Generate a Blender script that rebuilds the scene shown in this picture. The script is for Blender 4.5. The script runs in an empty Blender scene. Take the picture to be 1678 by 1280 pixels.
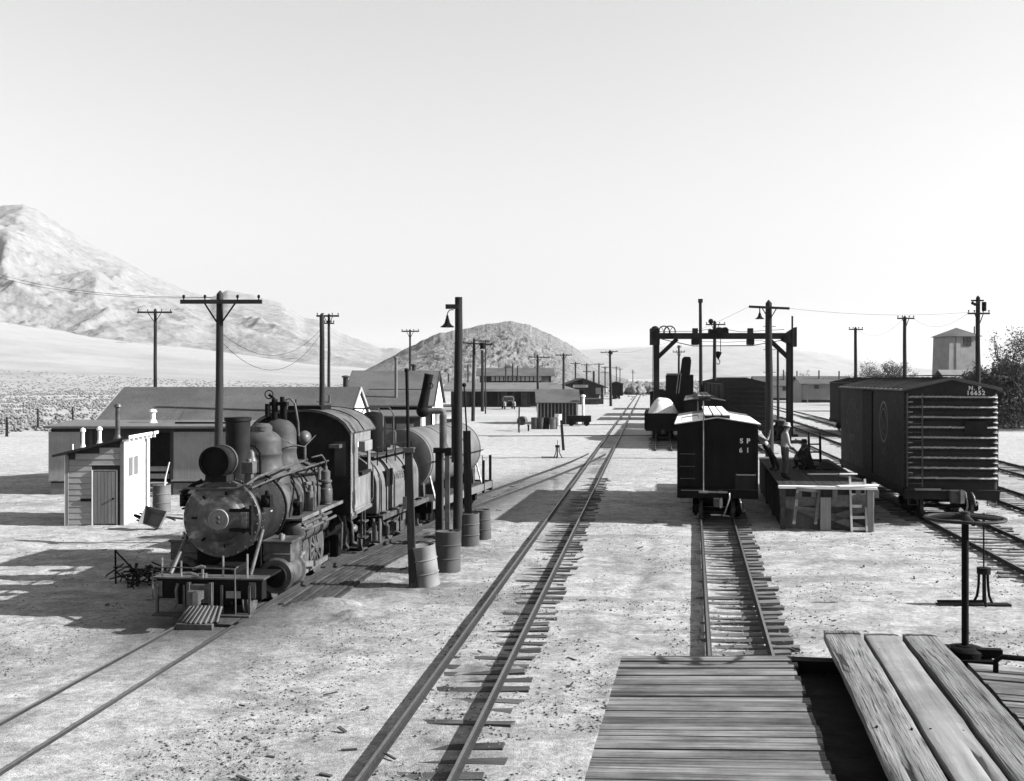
import bpy, bmesh, math, random
import numpy as np
from mathutils import Vector, Matrix, Euler
R = math.radians
rnd = random.Random(7)
S = bpy.context.scene
COL = S.collection
F, CX, HY, H = 1850.0, 839.0, 620.0, 4.4      # focal length and horizon of the photograph in its pixels, eye height
# ------------------------------------------------------------------ camera, sky, sun, exposure
cam = bpy.data.cameras.new('camera'); camo = bpy.data.objects.new('camera', cam); COL.objects.link(camo)
camo.location = (0, 0, H); camo.rotation_euler = (R(90), 0, 0)
cam.sensor_width = 36; cam.lens = 36*F/1678; cam.shift_y = -(640-HY)/1678
cam.clip_start = .1; cam.clip_end = 40000
S.camera = camo
SUN_EL, SUN_AZ = R(28.5), math.atan2(-.075, 1)
to_sun = Vector((math.cos(SUN_EL)*math.cos(SUN_AZ), math.cos(SUN_EL)*math.sin(SUN_AZ), math.sin(SUN_EL)))
w = bpy.data.worlds.new('World'); S.world = w; w.use_nodes = True
nt = w.node_tree; bg = nt.nodes['Background']
sk = nt.nodes.new('ShaderNodeTexSky'); sk.sky_type = 'NISHITA'; sk.sun_disc = False
sk.sun_elevation = SUN_EL; sk.sun_rotation = math.pi/2 - SUN_AZ
sk.altitude = 1100; sk.air_density = 1.6; sk.dust_density = .15; sk.ozone_density = 1.0
bw = nt.nodes.new('ShaderNodeSeparateColor')    # blue-sensitive black and white film
nt.links.new(sk.outputs[0], bw.inputs[0]); nt.links.new(bw.outputs[2], bg.inputs[0])
bg.inputs[1].default_value = .05
sl = bpy.data.lights.new('sun', 'SUN'); sl.energy = 5.0; sl.angle = R(.5); sl.color = (1, 1, 1)
slo = bpy.data.objects.new('sun', sl); COL.objects.link(slo); slo.rotation_euler = to_sun.to_track_quat('Z', 'Y').to_euler()
slo.location = (60, -10, 60)
vs = S.view_settings; vs.view_transform = 'Standard'; vs.look = 'None'; vs.gamma = 1; vs.use_curve_mapping = False
vs.exposure = 1.68
S.cycles.max_bounces = 6; S.cycles.diffuse_bounces = 1; S.cycles.volume_bounces = 0

def PX(px, Y): return (px-CX)*Y/F
def PZ(py, Y): return H-(py-HY)*Y/F
def GY(py, z=0.): return (H-z)*F/(py-HY)
def G(px, py, z=0.):
    Y = GY(py, z); return PX(px, Y), Y
# ------------------------------------------------------------------ materials (all greys: the photograph is black and white)
def M(name, c, rough=.8, var=.25, scale=5, bump=.25, bscale=40, metal=0., stretch=(1, 1, 1), dirt=.0, dscale=.8, spec=.35, rv=.12, bd=.01, crack=0):
    c = c*.72 if c < .5 else c*.9
    m = bpy.data.materials.new(name); m.use_nodes = True
    n = m.node_tree.nodes; l = m.node_tree.links; b = n['Principled BSDF']
    tc = n.new('ShaderNodeTexCoord'); oi = n.new('ShaderNodeObjectInfo')
    ad = n.new('ShaderNodeVectorMath'); ad.operation = 'MULTIPLY_ADD'
    l.new(oi.outputs['Random'], ad.inputs[0]); ad.inputs[1].default_value = (37, 23, 51); l.new(tc.outputs['Object'], ad.inputs[2])
    mp = n.new('ShaderNodeMapping'); mp.inputs['Scale'].default_value = stretch; l.new(ad.outputs[0], mp.inputs[0])
    def noise(sc, det, vec, ro=.6):
        t = n.new('ShaderNodeTexNoise'); t.inputs['Scale'].default_value = sc; t.inputs['Detail'].default_value = det
        t.inputs['Roughness'].default_value = ro; l.new(vec, t.inputs['Vector']); return t.outputs['Fac']
    def rng(v, a, b_, c_, d):
        t = n.new('ShaderNodeMapRange'); t.inputs[1].default_value = a; t.inputs[2].default_value = b_
        t.inputs[3].default_value = c_; t.inputs[4].default_value = d; l.new(v, t.inputs[0]); return t.outputs[0]
    def mul(a, b_):
        t = n.new('ShaderNodeMath'); t.operation = 'MULTIPLY'; l.new(a, t.inputs[0])
        if isinstance(b_, (int, float)): t.inputs[1].default_value = b_
        else: l.new(b_, t.inputs[1])
        return t.outputs[0]
    v = rng(noise(scale, 8, mp.outputs[0], .7), .28, .72, c*(1-var), c*(1+var))
    v = mul(v, rng(oi.outputs['Random'], 0, 1, 1-rv, 1+rv))
    if dirt:
        d = rng(noise(dscale, 6, ad.outputs[0], .65), .42, .62, 1, 1-dirt); v = mul(v, d)
    if crack:
        k_ = n.new('ShaderNodeMapping'); k_.inputs['Scale'].default_value = tuple(q*(.5 if q < .5 else 1) for q in stretch); l.new(ad.outputs[0], k_.inputs[0])
        cr = rng(noise(crack, 3, k_.outputs[0], .5), .36, .44, .25, 1); v = mul(v, cr)
    l.new(v, b.inputs['Base Color'])
    rr = rng(noise(scale*1.7, 4, ad.outputs[0]), .3, .7, max(.05, rough-.12), min(1, rough+.12)); l.new(rr, b.inputs['Roughness'])
    b.inputs['Metallic'].default_value = metal; b.inputs['Specular IOR Level'].default_value = spec
    if bump:
        bp = n.new('ShaderNodeBump'); bp.inputs['Strength'].default_value = bump; bp.inputs['Distance'].default_value = bd
        l.new(noise(bscale, 6, mp.outputs[0], .65), bp.inputs['Height']); l.new(bp.outputs[0], b.inputs['Normal'])
    return m
K = {}
K['wood_x'] = M('weathered_wood_x', 0.09, .85, .45, 9, .8, 30, stretch=(.06, 1, 1), dirt=.35, dscale=1.2, spec=.08)
K['wood_y'] = M('weathered_wood_y', 0.21, .85, .5, 9, .9, 30, stretch=(1, .05, 1), dirt=.35, dscale=1.5, bd=.015, crack=150, spec=.08)
K['plank_smooth'] = M('running_board_smooth', 0.29, .8, .2, 6, .35, 30, stretch=(1, .08, 1), dirt=.3, dscale=2.5, spec=.08)
K['pane_blank'] = M('boarded_pane', .13, .6, .12, 4, .1, 20)
K['deckwood'] = M('dock_deck', .04, .9, .3, 8, .4, 25, stretch=(1, .06, 1), dirt=.3, rv=.2, spec=.08)
K['ladderwood'] = M('ladder_wood', .45, .85, .2, 8, .2, 30)
K['slatwood'] = M('slat_wood', .06, .9, .45, 8, .5, 25, dirt=.5, dscale=1.5, rv=.25, spec=.08)
K['drum_mid'] = M('grey_drum', 0.15, .65, .3, 5, .2, 30, dirt=.35, dscale=2.5)
K['pilotbar'] = M('worn_pilot_bar', 0.09, .7, .3, 8, .2, 40)
K['rib_lit'] = M('sunlit_rib_top', .34, .8, .3, 9, .1, 40)
K['brace_wood'] = M('brace_wood', .15, .9, .35, 8, .5, 25, dirt=.35, spec=.08)
K['houseroof'] = M('house_roof', .075, .9, .2, 5, .3, 30, dirt=.25, dscale=.5)
K['tie_dark'] = M('oily_tie', .085, .9, .5, 8, .9, 25, stretch=(.08, 1, 1), dirt=.4, dscale=2, rv=.3, spec=.08)
K['wood_z'] = M('weathered_wood_z', 0.08, .85, .4, 9, .7, 30, stretch=(1, 1, .06), dirt=.3, spec=.08)
K['pole'] = M('pole_wood', 0.03, .9, .4, 8, .8, 25, stretch=(1, 1, .06), dirt=.3, dscale=.5, spec=0.1)
K['tie'] = M('tie_wood', 0.15, .9, .45, 8, .9, 25, stretch=(.08, 1, 1), dirt=.4, dscale=2, rv=.3, spec=.08)
K['timber'] = M('dark_timber', 0.015, .85, .4, 8, .6, 25, stretch=(.2, .2, .2), spec=0.1)
K['pale_wood'] = M('pale_bare_wood', 0.3, .8, .25, 8, .5, 30, dirt=.25, spec=.08)
K['midwood'] = M('grey_plank', 0.07, .85, .35, 8, .6, 30, dirt=.35, spec=.08)
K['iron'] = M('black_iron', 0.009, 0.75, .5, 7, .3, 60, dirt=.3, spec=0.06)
K['iron_lit'] = M('worn_iron_lit', 0.1, .45, .5, 7, .3, 60, dirt=.4, metal=.2, spec=0.2)  # worn iron, colour lightened to imitate sunlit edges and pipes
K['steel'] = M('polished_steel', 0.34, .35, .4, 9, .2, 50, metal=.6, dirt=.4)
K['jacket'] = M('boiler_jacket', 0.085, .42, .45, 3, .15, 50, dirt=.62, dscale=2.2, spec=0.2)
K['smokebox'] = M('smokebox_black', 0.014, 0.7, .5, 3, .25, 60, dirt=.4, dscale=2, spec=0.1)
K['dome'] = M('dome_paint', .062, .65, .6, 5, .4, 60, spec=.2, dirt=.55, dscale=2.5)
K['cabside'] = M('cab_side_lit', 0.2, .55, .35, 4, .15, 40, dirt=.35, dscale=1.5, stretch=(1, 1, .4), spec=0.15)  # lighter than the black cab front, so the side reads as sunlit
K['tender'] = M('tender_paint', 0.15, .5, .3, 4, .12, 40, dirt=.35, dscale=1.2, stretch=(1, 1, .5), spec=0.12)
K['tank'] = M('tank_paint', 0.15, .5, .22, 3, .12, 40, dirt=.3, dscale=.9, stretch=(1, 1, .5), spec=0.12)
K['rail'] = M('rail_rust', 0.03, .7, .4, 12, .4, 60, dirt=.3, spec=0.15)
K['railtop'] = M('rail_head_steel', 0.16, .4, .3, 12, .1, 60, metal=.5)
K['car'] = M('freight_car_paint', 0.011, .75, .4, 5, .35, 35, stretch=(1, 1, .15), dirt=.3, rv=.15, spec=0.05)
K['carside'] = M('car_side_board', 0.026, .8, .45, 5, .4, 35, stretch=(1, 1, .12), dirt=.35, rv=.15, spec=0.1)
K['carmetal'] = M('car_end_steel', .022, .6, .4, 5, .2, 40, dirt=.25, spec=.15)
K['roofboard'] = M('roof_board', .2, .9, .85, 45, 1.0, 70, stretch=(.022, 1, 1), dirt=.5, dscale=2.2, rv=.35, bd=.012, spec=.1, crack=120)
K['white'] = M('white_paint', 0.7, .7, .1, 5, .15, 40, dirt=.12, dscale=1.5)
K['sign_white'] = M('sign_white', 0.5, .7, .12, 5, .1, 40)
K['letter'] = M('lettering_white', 0.6, .7, .2, 12, 0, 40, dirt=.2, dscale=4)
K['letter_faint'] = M('lettering_faded', 0.12, .7, .35, 12, 0, 40, dirt=.4, dscale=4)
K['letter_dim'] = M('lettering_dim', 0.06, .8, .4, 9, 0, 40, dirt=.5, dscale=4)
K['letter_dark'] = M('lettering_dark', .03, .8, .2, 12, 0, 40)
K['wallgrey'] = M('grey_board_wall', 0.2, .85, .2, 9, .3, 20, stretch=(1, 1, .05), dirt=.2, spec=.08)
K['wallpanel'] = M('grey_board_panel', 0.3, .85, .22, 9, .35, 20, stretch=(3, 3, .04), dirt=.2, spec=.08)
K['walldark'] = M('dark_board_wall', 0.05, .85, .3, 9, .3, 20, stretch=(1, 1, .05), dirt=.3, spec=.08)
K['siding'] = M('grey_siding', 0.36, .85, .2, 8, .3, 25, stretch=(.05, 1, 1), dirt=.25, rv=.1, spec=.08)
K['shingle'] = M('roof_shingle', 0.105, .95, .5, 26, .6, 50, stretch=(.5, 1, 1), dirt=.3, dscale=.35, spec=.03)
K['rooflight'] = M('roof_felt_light', 0.12, .9, .2, 5, .3, 30, dirt=.25, dscale=.5)
K['plaster'] = M('pale_plaster', 0.34, .9, .12, 3, .1, 30, dirt=.2, dscale=.6)
K['glass'] = M('window_glass', .03, .15, .2, 3, 0, 30, spec=.6)
K['glass_pale'] = M('window_glass_pale', 0.6, .25, .2, 3, 0, 30, spec=.6)  # pale base colour stands in for sky mirrored in the depot panes
K['drum'] = M('steel_drum', 0.085, .6, .4, 5, .2, 30, dirt=.45, dscale=2.5, rv=.25, spec=0.15)
K['drum_pale'] = M('pale_drum', 0.24, .65, .35, 6, .3, 30, dirt=.5, dscale=3)
K['plate'] = M('number_plate', 0.2, .5, .15, 10, .15, 40, spec=.4)
K['salt'] = M('white_heap', 0.5, .9, .06, 4, .3, 10)
K['cloth_dark'] = M('dark_cloth', 0.012, .95, .3, 8, .3, 50)
K['cloth_mid'] = M('grey_trousers', 0.08, .95, .25, 8, .3, 50)
K['cloth_pale'] = M('pale_shirt', 0.35, .95, .12, 8, .3, 50)
K['skin'] = M('skin', 0.12, .7, .15, 8, .1, 50)
K['hair'] = M('dark_hair', .02, .9, .2, 8, .1, 50)
K['canvas'] = M('pale_cap', 0.4, .95, .1, 8, .2, 50)
K['stone'] = M('stones', 0.15, .95, .5, 3, .3, 30, dirt=.0)
K['leaf'] = M('dry_leaves', 0.06, .95, .5, 1.5, 0, 30)
K['leaf2'] = M('mesquite_leaves', 0.04, .95, .5, 1.5, 0, 30)
K['sage'] = M('sagebrush', .18, .95, .5, .6, 0, 30)
K['bark'] = M('bark', 0.04, .95, .3, 8, .5, 30)

def smokefront():   # heat bleached and soot stained plate
    m = M('smokebox_front_worn', .05, .42, .3, 3, .25, 40, spec=.55)
    n = m.node_tree.nodes; l = m.node_tree.links; b = n['Principled BSDF']
    tc = n.new('ShaderNodeTexCoord'); t = n.new('ShaderNodeTexNoise'); t.inputs['Scale'].default_value = 2.7; t.inputs['Detail'].default_value = 11
    t.inputs['Roughness'].default_value = .62; t.inputs['Distortion'].default_value = .35; l.new(tc.outputs['Object'], t.inputs['Vector'])
    r = n.new('ShaderNodeValToRGB'); e = r.color_ramp.elements
    e[0].position = .43; e[0].color = (.012, .012, .012, 1); e[1].position = .64; e[1].color = (.17, .17, .17, 1)
    x = e.new(.51); x.color = (.028, .028, .028, 1); x = e.new(.575); x.color = (.06, .06, .06, 1)
    l.new(t.outputs['Fac'], r.inputs[0]); l.new(r.outputs[0], b.inputs['Base Color'])
    return m
K['smokefront'] = smokefront()

# ------------------------------------------------------------------ mesh builder
class MB:
    def __init__(s): s.v = []; s.f = []
    def add(s, vs, fs):
        o = len(s.v); s.v += [tuple(p) for p in vs]; s.f += [tuple(i+o for i in q) for q in fs]; return s
    def box(s, c, d, rot=None):
        hx, hy, hz = d[0]/2, d[1]/2, d[2]/2
        P = [Vector((x, y, z)) for z in (-hz, hz) for y in (-hy, hy) for x in (-hx, hx)]
        if rot is not None:
            m = Euler(rot).to_matrix(); P = [m @ p for p in P]
        c = Vector(c)
        return s.add([p+c for p in P], [(0, 2, 3, 1), (4, 5, 7, 6), (0, 1, 5, 4), (2, 6, 7, 3), (0, 4, 6, 2), (1, 3, 7, 5)])
    def bb(s, x0, x1, y0, y1, z0, z1): return s.box(((x0+x1)/2, (y0+y1)/2, (z0+z1)/2), (x1-x0, y1-y0, z1-z0))
    def beam(s, a, b, w_, h_, up=(0, 0, 1)):
        a, b = Vector(a), Vector(b); d = (b-a).normalized(); u = Vector(up)
        if abs(d.dot(u)) > .98: u = Vector((0, 1, 0))
        r = d.cross(u).normalized()*w_/2; u = r.cross(d).normalized()*h_/2
        P = [a-r-u, a+r-u, a+r+u, a-r+u, b-r-u, b+r-u, b+r+u, b-r+u]
        return s.add(P, [(3, 2, 1, 0), (4, 5, 6, 7), (0, 1, 5, 4), (1, 2, 6, 5), (2, 3, 7, 6), (3, 0, 4, 7)])
    def tube(s, pts, r, n=8, cap=True):
        pts = [Vector(p) for p in pts]; rs = r if isinstance(r, (list, tuple)) else [r]*len(pts)
        V = []; Fc = []; prev = None
        for i, p in enumerate(pts):
            d = (pts[min(i+1, len(pts)-1)]-pts[max(i-1, 0)]).normalized()
            if prev is None:
                u = Vector((0, 0, 1)) if abs(d.z) < .9 else Vector((1, 0, 0)); x = d.cross(u).normalized()
            else: x = (prev-d*prev.dot(d)).normalized()
            prev = x; y = d.cross(x)
            V += [p+(x*math.cos(2*math.pi*k/n)+y*math.sin(2*math.pi*k/n))*rs[i] for k in range(n)]
        for i in range(len(pts)-1):
            for k in range(n):
                a, b = i*n+k, i*n+(k+1) % n; Fc.append((a, b, b+n, a+n))
        if cap: Fc.append(tuple(range(n-1, -1, -1))); Fc.append(tuple(len(V)-n+k for k in range(n)))
        return s.add(V, Fc)
    def cyl(s, a, b, r0, r1=None, n=16): return s.tube([a, b], [r0, r0 if r1 is None else r1], n)
    def lathe(s, prof, o=(0, 0, 0), axis='z', n=24, a0=0., a1=2*math.pi):
        full = abs(a1-a0-2*math.pi) < 1e-4; N = n if full else n+1; V = []; Fc = []
        for r, z in prof:
            for k in range(N):
                t = a0+(a1-a0)*k/n; c, q = r*math.cos(t), r*math.sin(t)
                p = (c, q, z) if axis == 'z' else ((c, z, q) if axis == 'y' else (z, c, q))
                V.append((p[0]+o[0], p[1]+o[1], p[2]+o[2]))
        for i in range(len(prof)-1):
            for k in range(n):
                a = i*N+k; b = i*N+(k+1) % N
                q = (a, b, b+N, a+N); Fc.append(q if axis != 'y' else q[::-1])
        return s.add(V, Fc)
    def prism(s, poly, d0, d1, axis='y'):    # poly in the plane across the axis: (x, z) for y, (x, y) for z, (y, z) for x
        def q(p, d): return (p[0], d, p[1]) if axis == 'y' else ((p[0], p[1], d) if axis == 'z' else (d, p[0], p[1]))
        n = len(poly); V = [q(p, d0) for p in poly]+[q(p, d1) for p in poly]
        Fc = [tuple(range(n)), tuple(range(2*n-1, n-1, -1))]+[(i, n+i, n+(i+1) % n, (i+1) % n) for i in range(n)]
        return s.add(V, Fc)
    def blob(s, c, r, n=10, m=6):
        rr = r if isinstance(r, (tuple, list)) else (r, r, r)
        V = [(c[0], c[1], c[2]-rr[2])]
        for i in range(1, m):
            t = math.pi*i/m
            V += [(c[0]+rr[0]*math.sin(t)*math.cos(2*math.pi*k/n), c[1]+rr[1]*math.sin(t)*math.sin(2*math.pi*k/n), c[2]-rr[2]*math.cos(t)) for k in range(n)]
        V.append((c[0], c[1], c[2]+rr[2])); Fc = []
        for k in range(n): Fc.append((0, 1+(k+1) % n, 1+k))
        for i in range(m-2):
            for k in range(n):
                a = 1+i*n+k; b = 1+i*n+(k+1) % n; Fc.append((a, b, b+n, a+n))
        for k in range(n): Fc.append((len(V)-1, 1+(m-2)*n+k, 1+(m-2)*n+(k+1) % n))
        return s.add(V, Fc)
    def mesh(s, name, mat, smooth=True):
        me = bpy.data.meshes.new(name); me.from_pydata(s.v, [], s.f); me.update()
        bm = bmesh.new(); bm.from_mesh(me); bmesh.ops.recalc_face_normals(bm, faces=bm.faces); bm.to_mesh(me); bm.free()
        if smooth: me.shade_smooth(); me.set_sharp_from_angle(angle=R(38))
        me.materials.append(K[mat] if isinstance(mat, str) else mat); return me
    def build(s, name, mat, parent=None, bevel=0, smooth=True, loc=None):
        o = bpy.data.objects.new(name, s.mesh(name, mat, smooth)); COL.objects.link(o)
        if parent: o.parent = parent
        if loc: o.location = loc
        if bevel:
            b = o.modifiers.new('bevel', 'BEVEL'); b.width = bevel; b.segments = 2; b.limit_method = 'ANGLE'
        return o
def tag(o, label=None, cat=None, group=None, kind=None):
    if label: o['label'] = label
    if cat: o['category'] = cat
    if group: o['group'] = group
    if kind: o['kind'] = kind
    return o
def thing(name, label, cat, loc=(0, 0, 0), rz=0., group=None):
    o = bpy.data.objects.new(name, None); COL.objects.link(o); o.empty_display_size = .3
    o.location = loc; o.rotation_euler = (0, 0, rz); return tag(o, label, cat, group)
def put(name, me, parent, loc, rot=(0, 0, 0), sc=(1, 1, 1)):
    o = bpy.data.objects.new(name, me); COL.objects.link(o); o.parent = parent
    o.location = loc; o.rotation_euler = rot; o.scale = sc; return o
def dup(root, loc, rz, label, group=None):
    def cp(o, par):
        c = o.copy(); COL.objects.link(c); c.parent = par
        for ch in o.children: cp(ch, c)
        return c
    r = cp(root, None); r.location = loc
    r.rotation_euler = rz if isinstance(rz, tuple) else (0, 0, rz)
    return tag(r, label, None, group)
def text(name, body, size, loc, rot, mat, parent, bold=.012, sp=1.0, sx=1.0, depth=.002):
    cu = bpy.data.curves.new(name, 'FONT'); cu.body = body; cu.size = size; cu.align_x = 'CENTER'; cu.align_y = 'CENTER'
    cu.extrude = depth; cu.offset = bold*size; cu.space_character = sp; cu.materials.append(K[mat])
    tmp = bpy.data.objects.new(name, cu); me = bpy.data.meshes.new_from_object(tmp); bpy.data.objects.remove(tmp); bpy.data.curves.remove(cu)
    me.name = name; o = bpy.data.objects.new(name, me); COL.objects.link(o); o.parent = parent; o.location = loc; o.rotation_euler = rot; o.scale = (sx, 1, 1); return o
# ------------------------------------------------------------------ numpy noise
_rs = np.random.RandomState(5); _tab = _rs.rand(512, 512)
def vn(x, y, seed=0):
    x = x+seed*17.3; y = y+seed*9.7
    xi = np.floor(x).astype(int); yi = np.floor(y).astype(int); fx = x-xi; fy = y-yi
    fx = fx*fx*(3-2*fx); fy = fy*fy*(3-2*fy)
    a = _tab[xi % 512, yi % 512]; b = _tab[(xi+1) % 512, yi % 512]; c = _tab[xi % 512, (yi+1) % 512]; d = _tab[(xi+1) % 512, (yi+1) % 512]
    return (a*(1-fx)+b*fx)*(1-fy)+(c*(1-fx)+d*fx)*fy
def fbm(x, y, o=4, seed=0, g=.5):
    s = 0; a = 1; t = 0
    for i in range(o): s = s+a*vn(x*2**i, y*2**i, seed+i); t += a; a *= g
    return s/t
def sstep(a, b, x):
    t = np.clip((x-a)/(b-a), 0, 1); return t*t*(3-2*t)
def npmesh(name, V, Fc, mat, smooth=True):
    me = bpy.data.meshes.new(name); V = np.asarray(V, dtype=np.float32); Fc = np.asarray(Fc, dtype=np.int32); k = Fc.shape[1]
    me.vertices.add(len(V)); me.vertices.foreach_set('co', V.ravel())
    me.loops.add(Fc.size); me.loops.foreach_set('vertex_index', Fc.ravel())
    me.polygons.add(len(Fc)); me.polygons.foreach_set('loop_start', np.arange(0, Fc.size, k, dtype=np.int32))
    me.update(calc_edges=True); me.validate()
    if smooth: me.shade_smooth()
    me.materials.append(K[mat] if isinstance(mat, str) else mat); return me
def gridfaces(ni, nj):
    i, j = np.meshgrid(np.arange(ni-1), np.arange(nj-1), indexing='ij'); a = (i*nj+j).ravel()
    return np.stack([a, a+nj, a+nj+1, a+1], 1)
# ------------------------------------------------------------------ track centre lines
def smooth_path(pts, n=10):
    P = [Vector(p+(0,)) for p in pts]; P = [P[0]*2-P[1]]+P+[P[-1]*2-P[-2]]; out = []
    for i in range(1, len(P)-2):
        for k in range(n):
            t = k/n; a, b, c, d = P[i-1:i+3]
            out.append(.5*((2*b)+(c-a)*t+(2*a-5*b+4*c-d)*t*t+(3*b-a-3*c+d)*t**3))
    return out+[P[-2]]
T_LOCO = smooth_path([(-6.9, 5), (-6.25, 11), (-5.93, 14.13), (-5.35, 19.8), (-5.15, 22), (-4.75, 25.6), (-4.15, 28.6), (-3.5, 31.2), (-2.75, 34.3), (-1.6, 39), (0., 45), (1.85, 52), (3.7, 59.5), (5.1, 66)], 6)
def mid_x(y): return -1.126+.1214*(y-12.33)
def right_x(y): return 3.52+.16*(y-17.3)
T_MID = [Vector((mid_x(y), y, 0)) for y in (2, 30, 60, 90, 130, 200, 320)]
T_RIGHT = [Vector((right_x(y), y, 0)) for y in (-4, 20, 40, 70, 100, 140, 200)]
T_SIDE = [Vector((10.7+.13*(y-80), y, 0)) for y in (66, 100, 150, 220)]
T_NP = [Vector((8.9+.13*y, y, 0)) for y in (3, 30, 60, 82)]
T_A = [Vector((12.67+.131*y, y, 0)) for y in (5, 40, 100, 200, 300)]
T_B = [Vector((16.9+.131*y, y, 0)) for y in (10, 60, 120, 200, 300)]
T_SG = [Vector((14.9+.13*(y-72), y, 0)) for y in (64, 100, 150, 220)]
def at_y(path, y):
    for a, b in zip(path, path[1:]):
        if a.y <= y <= b.y:
            t = (y-a.y)/(b.y-a.y); p = a.lerp(b, t); return p, (b-a).normalized()
    return path[-1], (path[-1]-path[-2]).normalized()
# ------------------------------------------------------------------ ground
def micro(x, y):
    return .09*(fbm(x*.45, y*.45, 3, 1)-.5)+.06*(fbm(x*2.1, y*2.1, 4, 2, .6)-.5)+.035*np.abs(fbm(x*5.3, y*5.3, 3, 3, .6)-.5)
def fan(x, y):
    d = np.hypot(x, y); az = x/np.maximum(y, 1)
    h = .062*np.maximum(d-330, 0)*np.clip(-(az-.02)/.47, 0, 1.3)**1.1*sstep(300, 800, d)*(y > 0)
    return h+1.5*(fbm(x*.004, y*.004, 4, 8)-.5)*sstep(300, 900, d)
def track_dist(x, y, path):
    best = np.full(x.shape, 1e9)
    for a, b in zip(path, path[1:]):
        ab = np.array([b.x-a.x, b.y-a.y]); L = ab@ab
        t = np.clip(((x-a.x)*ab[0]+(y-a.y)*ab[1])/L, 0, 1)
        best = np.minimum(best, np.hypot(x-a.x-t*ab[0], y-a.y-t*ab[1]))
    return best
def axis_vals(segs):
    out = []
    for a, b, st in segs: out += list(np.arange(a, b-st*.3, st))
    return out
xs = [-x for x in reversed(list(np.geomspace(60, 14000, 46)))][:-1]+axis_vals([(-60, -24, 1.0), (-24, -13, .22), (-13, 18, .085), (18, 30, .25), (30, 60, 1.0)])+list(np.geomspace(60, 14000, 46))
ys = [-4000, -1500, -500, -150, -50, -20, -8]+axis_vals([(0, 8, 1.), (8, 36, .085), (36, 70, .22), (70, 160, .8)])+list(np.geomspace(160, 14000, 110))
XX, YY = np.meshgrid(np.array(xs), np.array(ys), indexing='ij')
near = sstep(75, 40, YY)*sstep(34, 22, np.abs(XX-2))
flat = 1-.9*np.maximum(np.exp(-(track_dist(XX, YY, T_LOCO)/1.0)**4), np.exp(-((XX-mid_x(YY))/1.25)**4)); flat = np.minimum(flat, 1-.9*np.exp(-((XX-right_x(YY))/1.3)**4))
ZZ = micro(XX, YY)*near*flat+(1-near)*.10*(fbm(XX*.13, YY*.13, 3, 4)-.5)*sstep(3000, 300, np.hypot(XX, YY))+fan(XX, YY)
dl = track_dist(XX, YY, T_LOCO); dm = np.abs(XX-mid_x(YY)); dr = np.abs(XX-right_x(YY))
yn = (YY > 0) & (YY < 70)
ZZ += np.where(yn, .05*np.exp(-(dl/1.1)**2)*sstep(24, 19, YY)-.02*np.exp(-(dm/.5)**2)-.035*np.exp(-(dr/1.0)**2), 0)
ZZ += (.20*np.exp(-((XX+3.5)/.6)**2-((YY-21.7)/.42)**2)+.13*np.exp(-((XX+2.55)/.5)**2-((YY-22.6)/.45)**2)+.1*np.exp(-((XX+3.0)/.4)**2-((YY-20.9)/.3)**2))*(.45+1.1*np.abs(fbm(XX*2.6, YY*2.6, 4, 88, .6)))
blot = fbm(XX*.55, YY*.55, 5, 11, .6); fine = fbm(XX*3.3, YY*3.3, 4, 12, .65)
oil = np.exp(-(dl/2.1)**2)*sstep(15.5, 20, YY)*sstep(66, 40, YY)*sstep(.25, .6, blot+.28)
oil = np.maximum(oil, .75*np.exp(-((dm+.35*(fine-.5))/.42)**2)*sstep(.36, .6, .6*blot+.4*fine)*(YY > 0)*sstep(120, 45, YY))
oil = np.maximum(oil, .5*sstep(.57, .72, blot)*sstep(34, 24, YY)*sstep(9, 5, np.abs(XX+1))*sstep(10, 14, YY))
for rx, rk, rw in ((-3.0, .09, .13), (-1.55, .09, .13), (3.55, .13, .15), (1.35, .125, .2)):    # wheel ruts
    q_ = XX-(rx+rk*(YY-14)+.35*np.sin(YY*.21+rx)); g_ = np.exp(-(q_/rw)**2)*(YY > 8)*sstep(60, 45, YY)*sstep(.3, .55, fbm(XX*.3, YY*.18, 3, 77))
    ZZ -= .035*g_; oil = np.maximum(oil, .28*g_*sstep(.35, .6, fine))
oil = np.maximum(oil, .75*np.exp(-((XX+3.3)/1.9)**2-((YY-20.6)/1.0)**2)*sstep(.38, .56, blot*.5+fine*.5))
oil = np.maximum(oil, .6*np.exp(-((XX+.6)/2.8)**2-((YY-22.6)/.9)**2)*sstep(.4, .58, blot*.5+fine*.5))
oil = np.maximum(oil, .5*np.exp(-((XX-2.6)/1.6)**2-((YY-27.5)/2.2)**2)*sstep(.42, .6, blot*.5+fine*.5))
oil = np.maximum(oil, .42*sstep(.50, .70, fbm(XX*.5, YY*.9, 5, 21, .62))*near)
oil = np.maximum(oil, .30*sstep(.52, .66, fbm(XX*2.2, YY*3.0, 4, 23, .6))*near)
oil = np.maximum(oil, .85*np.exp(-((XX+2.4)/2.3)**2-((YY-24.0)/1.9)**2)*sstep(.33, .52, blot*.5+fine*.5))
oil = np.maximum(oil, .7*np.exp(-((XX+1.3)/1.5)**2-((YY-28.5)/3.0)**2)*sstep(.38, .56, blot*.5+fine*.5))
DD = np.hypot(XX, YY); band = sstep(250, 420, DD)*sstep(1000, 760, DD)*(YY > 0)
oil = np.maximum(oil, sstep(300, 700, DD)*(YY > 0)*.16*(.5+fbm(XX*.006, YY*.006, 4, 57)))
oil = np.maximum(oil, band*(.22+.28*(fbm(XX*.02, YY*.02, 4, 55)-.3))*sstep(.1, -.1, XX/np.maximum(YY, 1)))
V = np.stack([XX.ravel(), YY.ravel(), ZZ.ravel()], 1)
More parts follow.
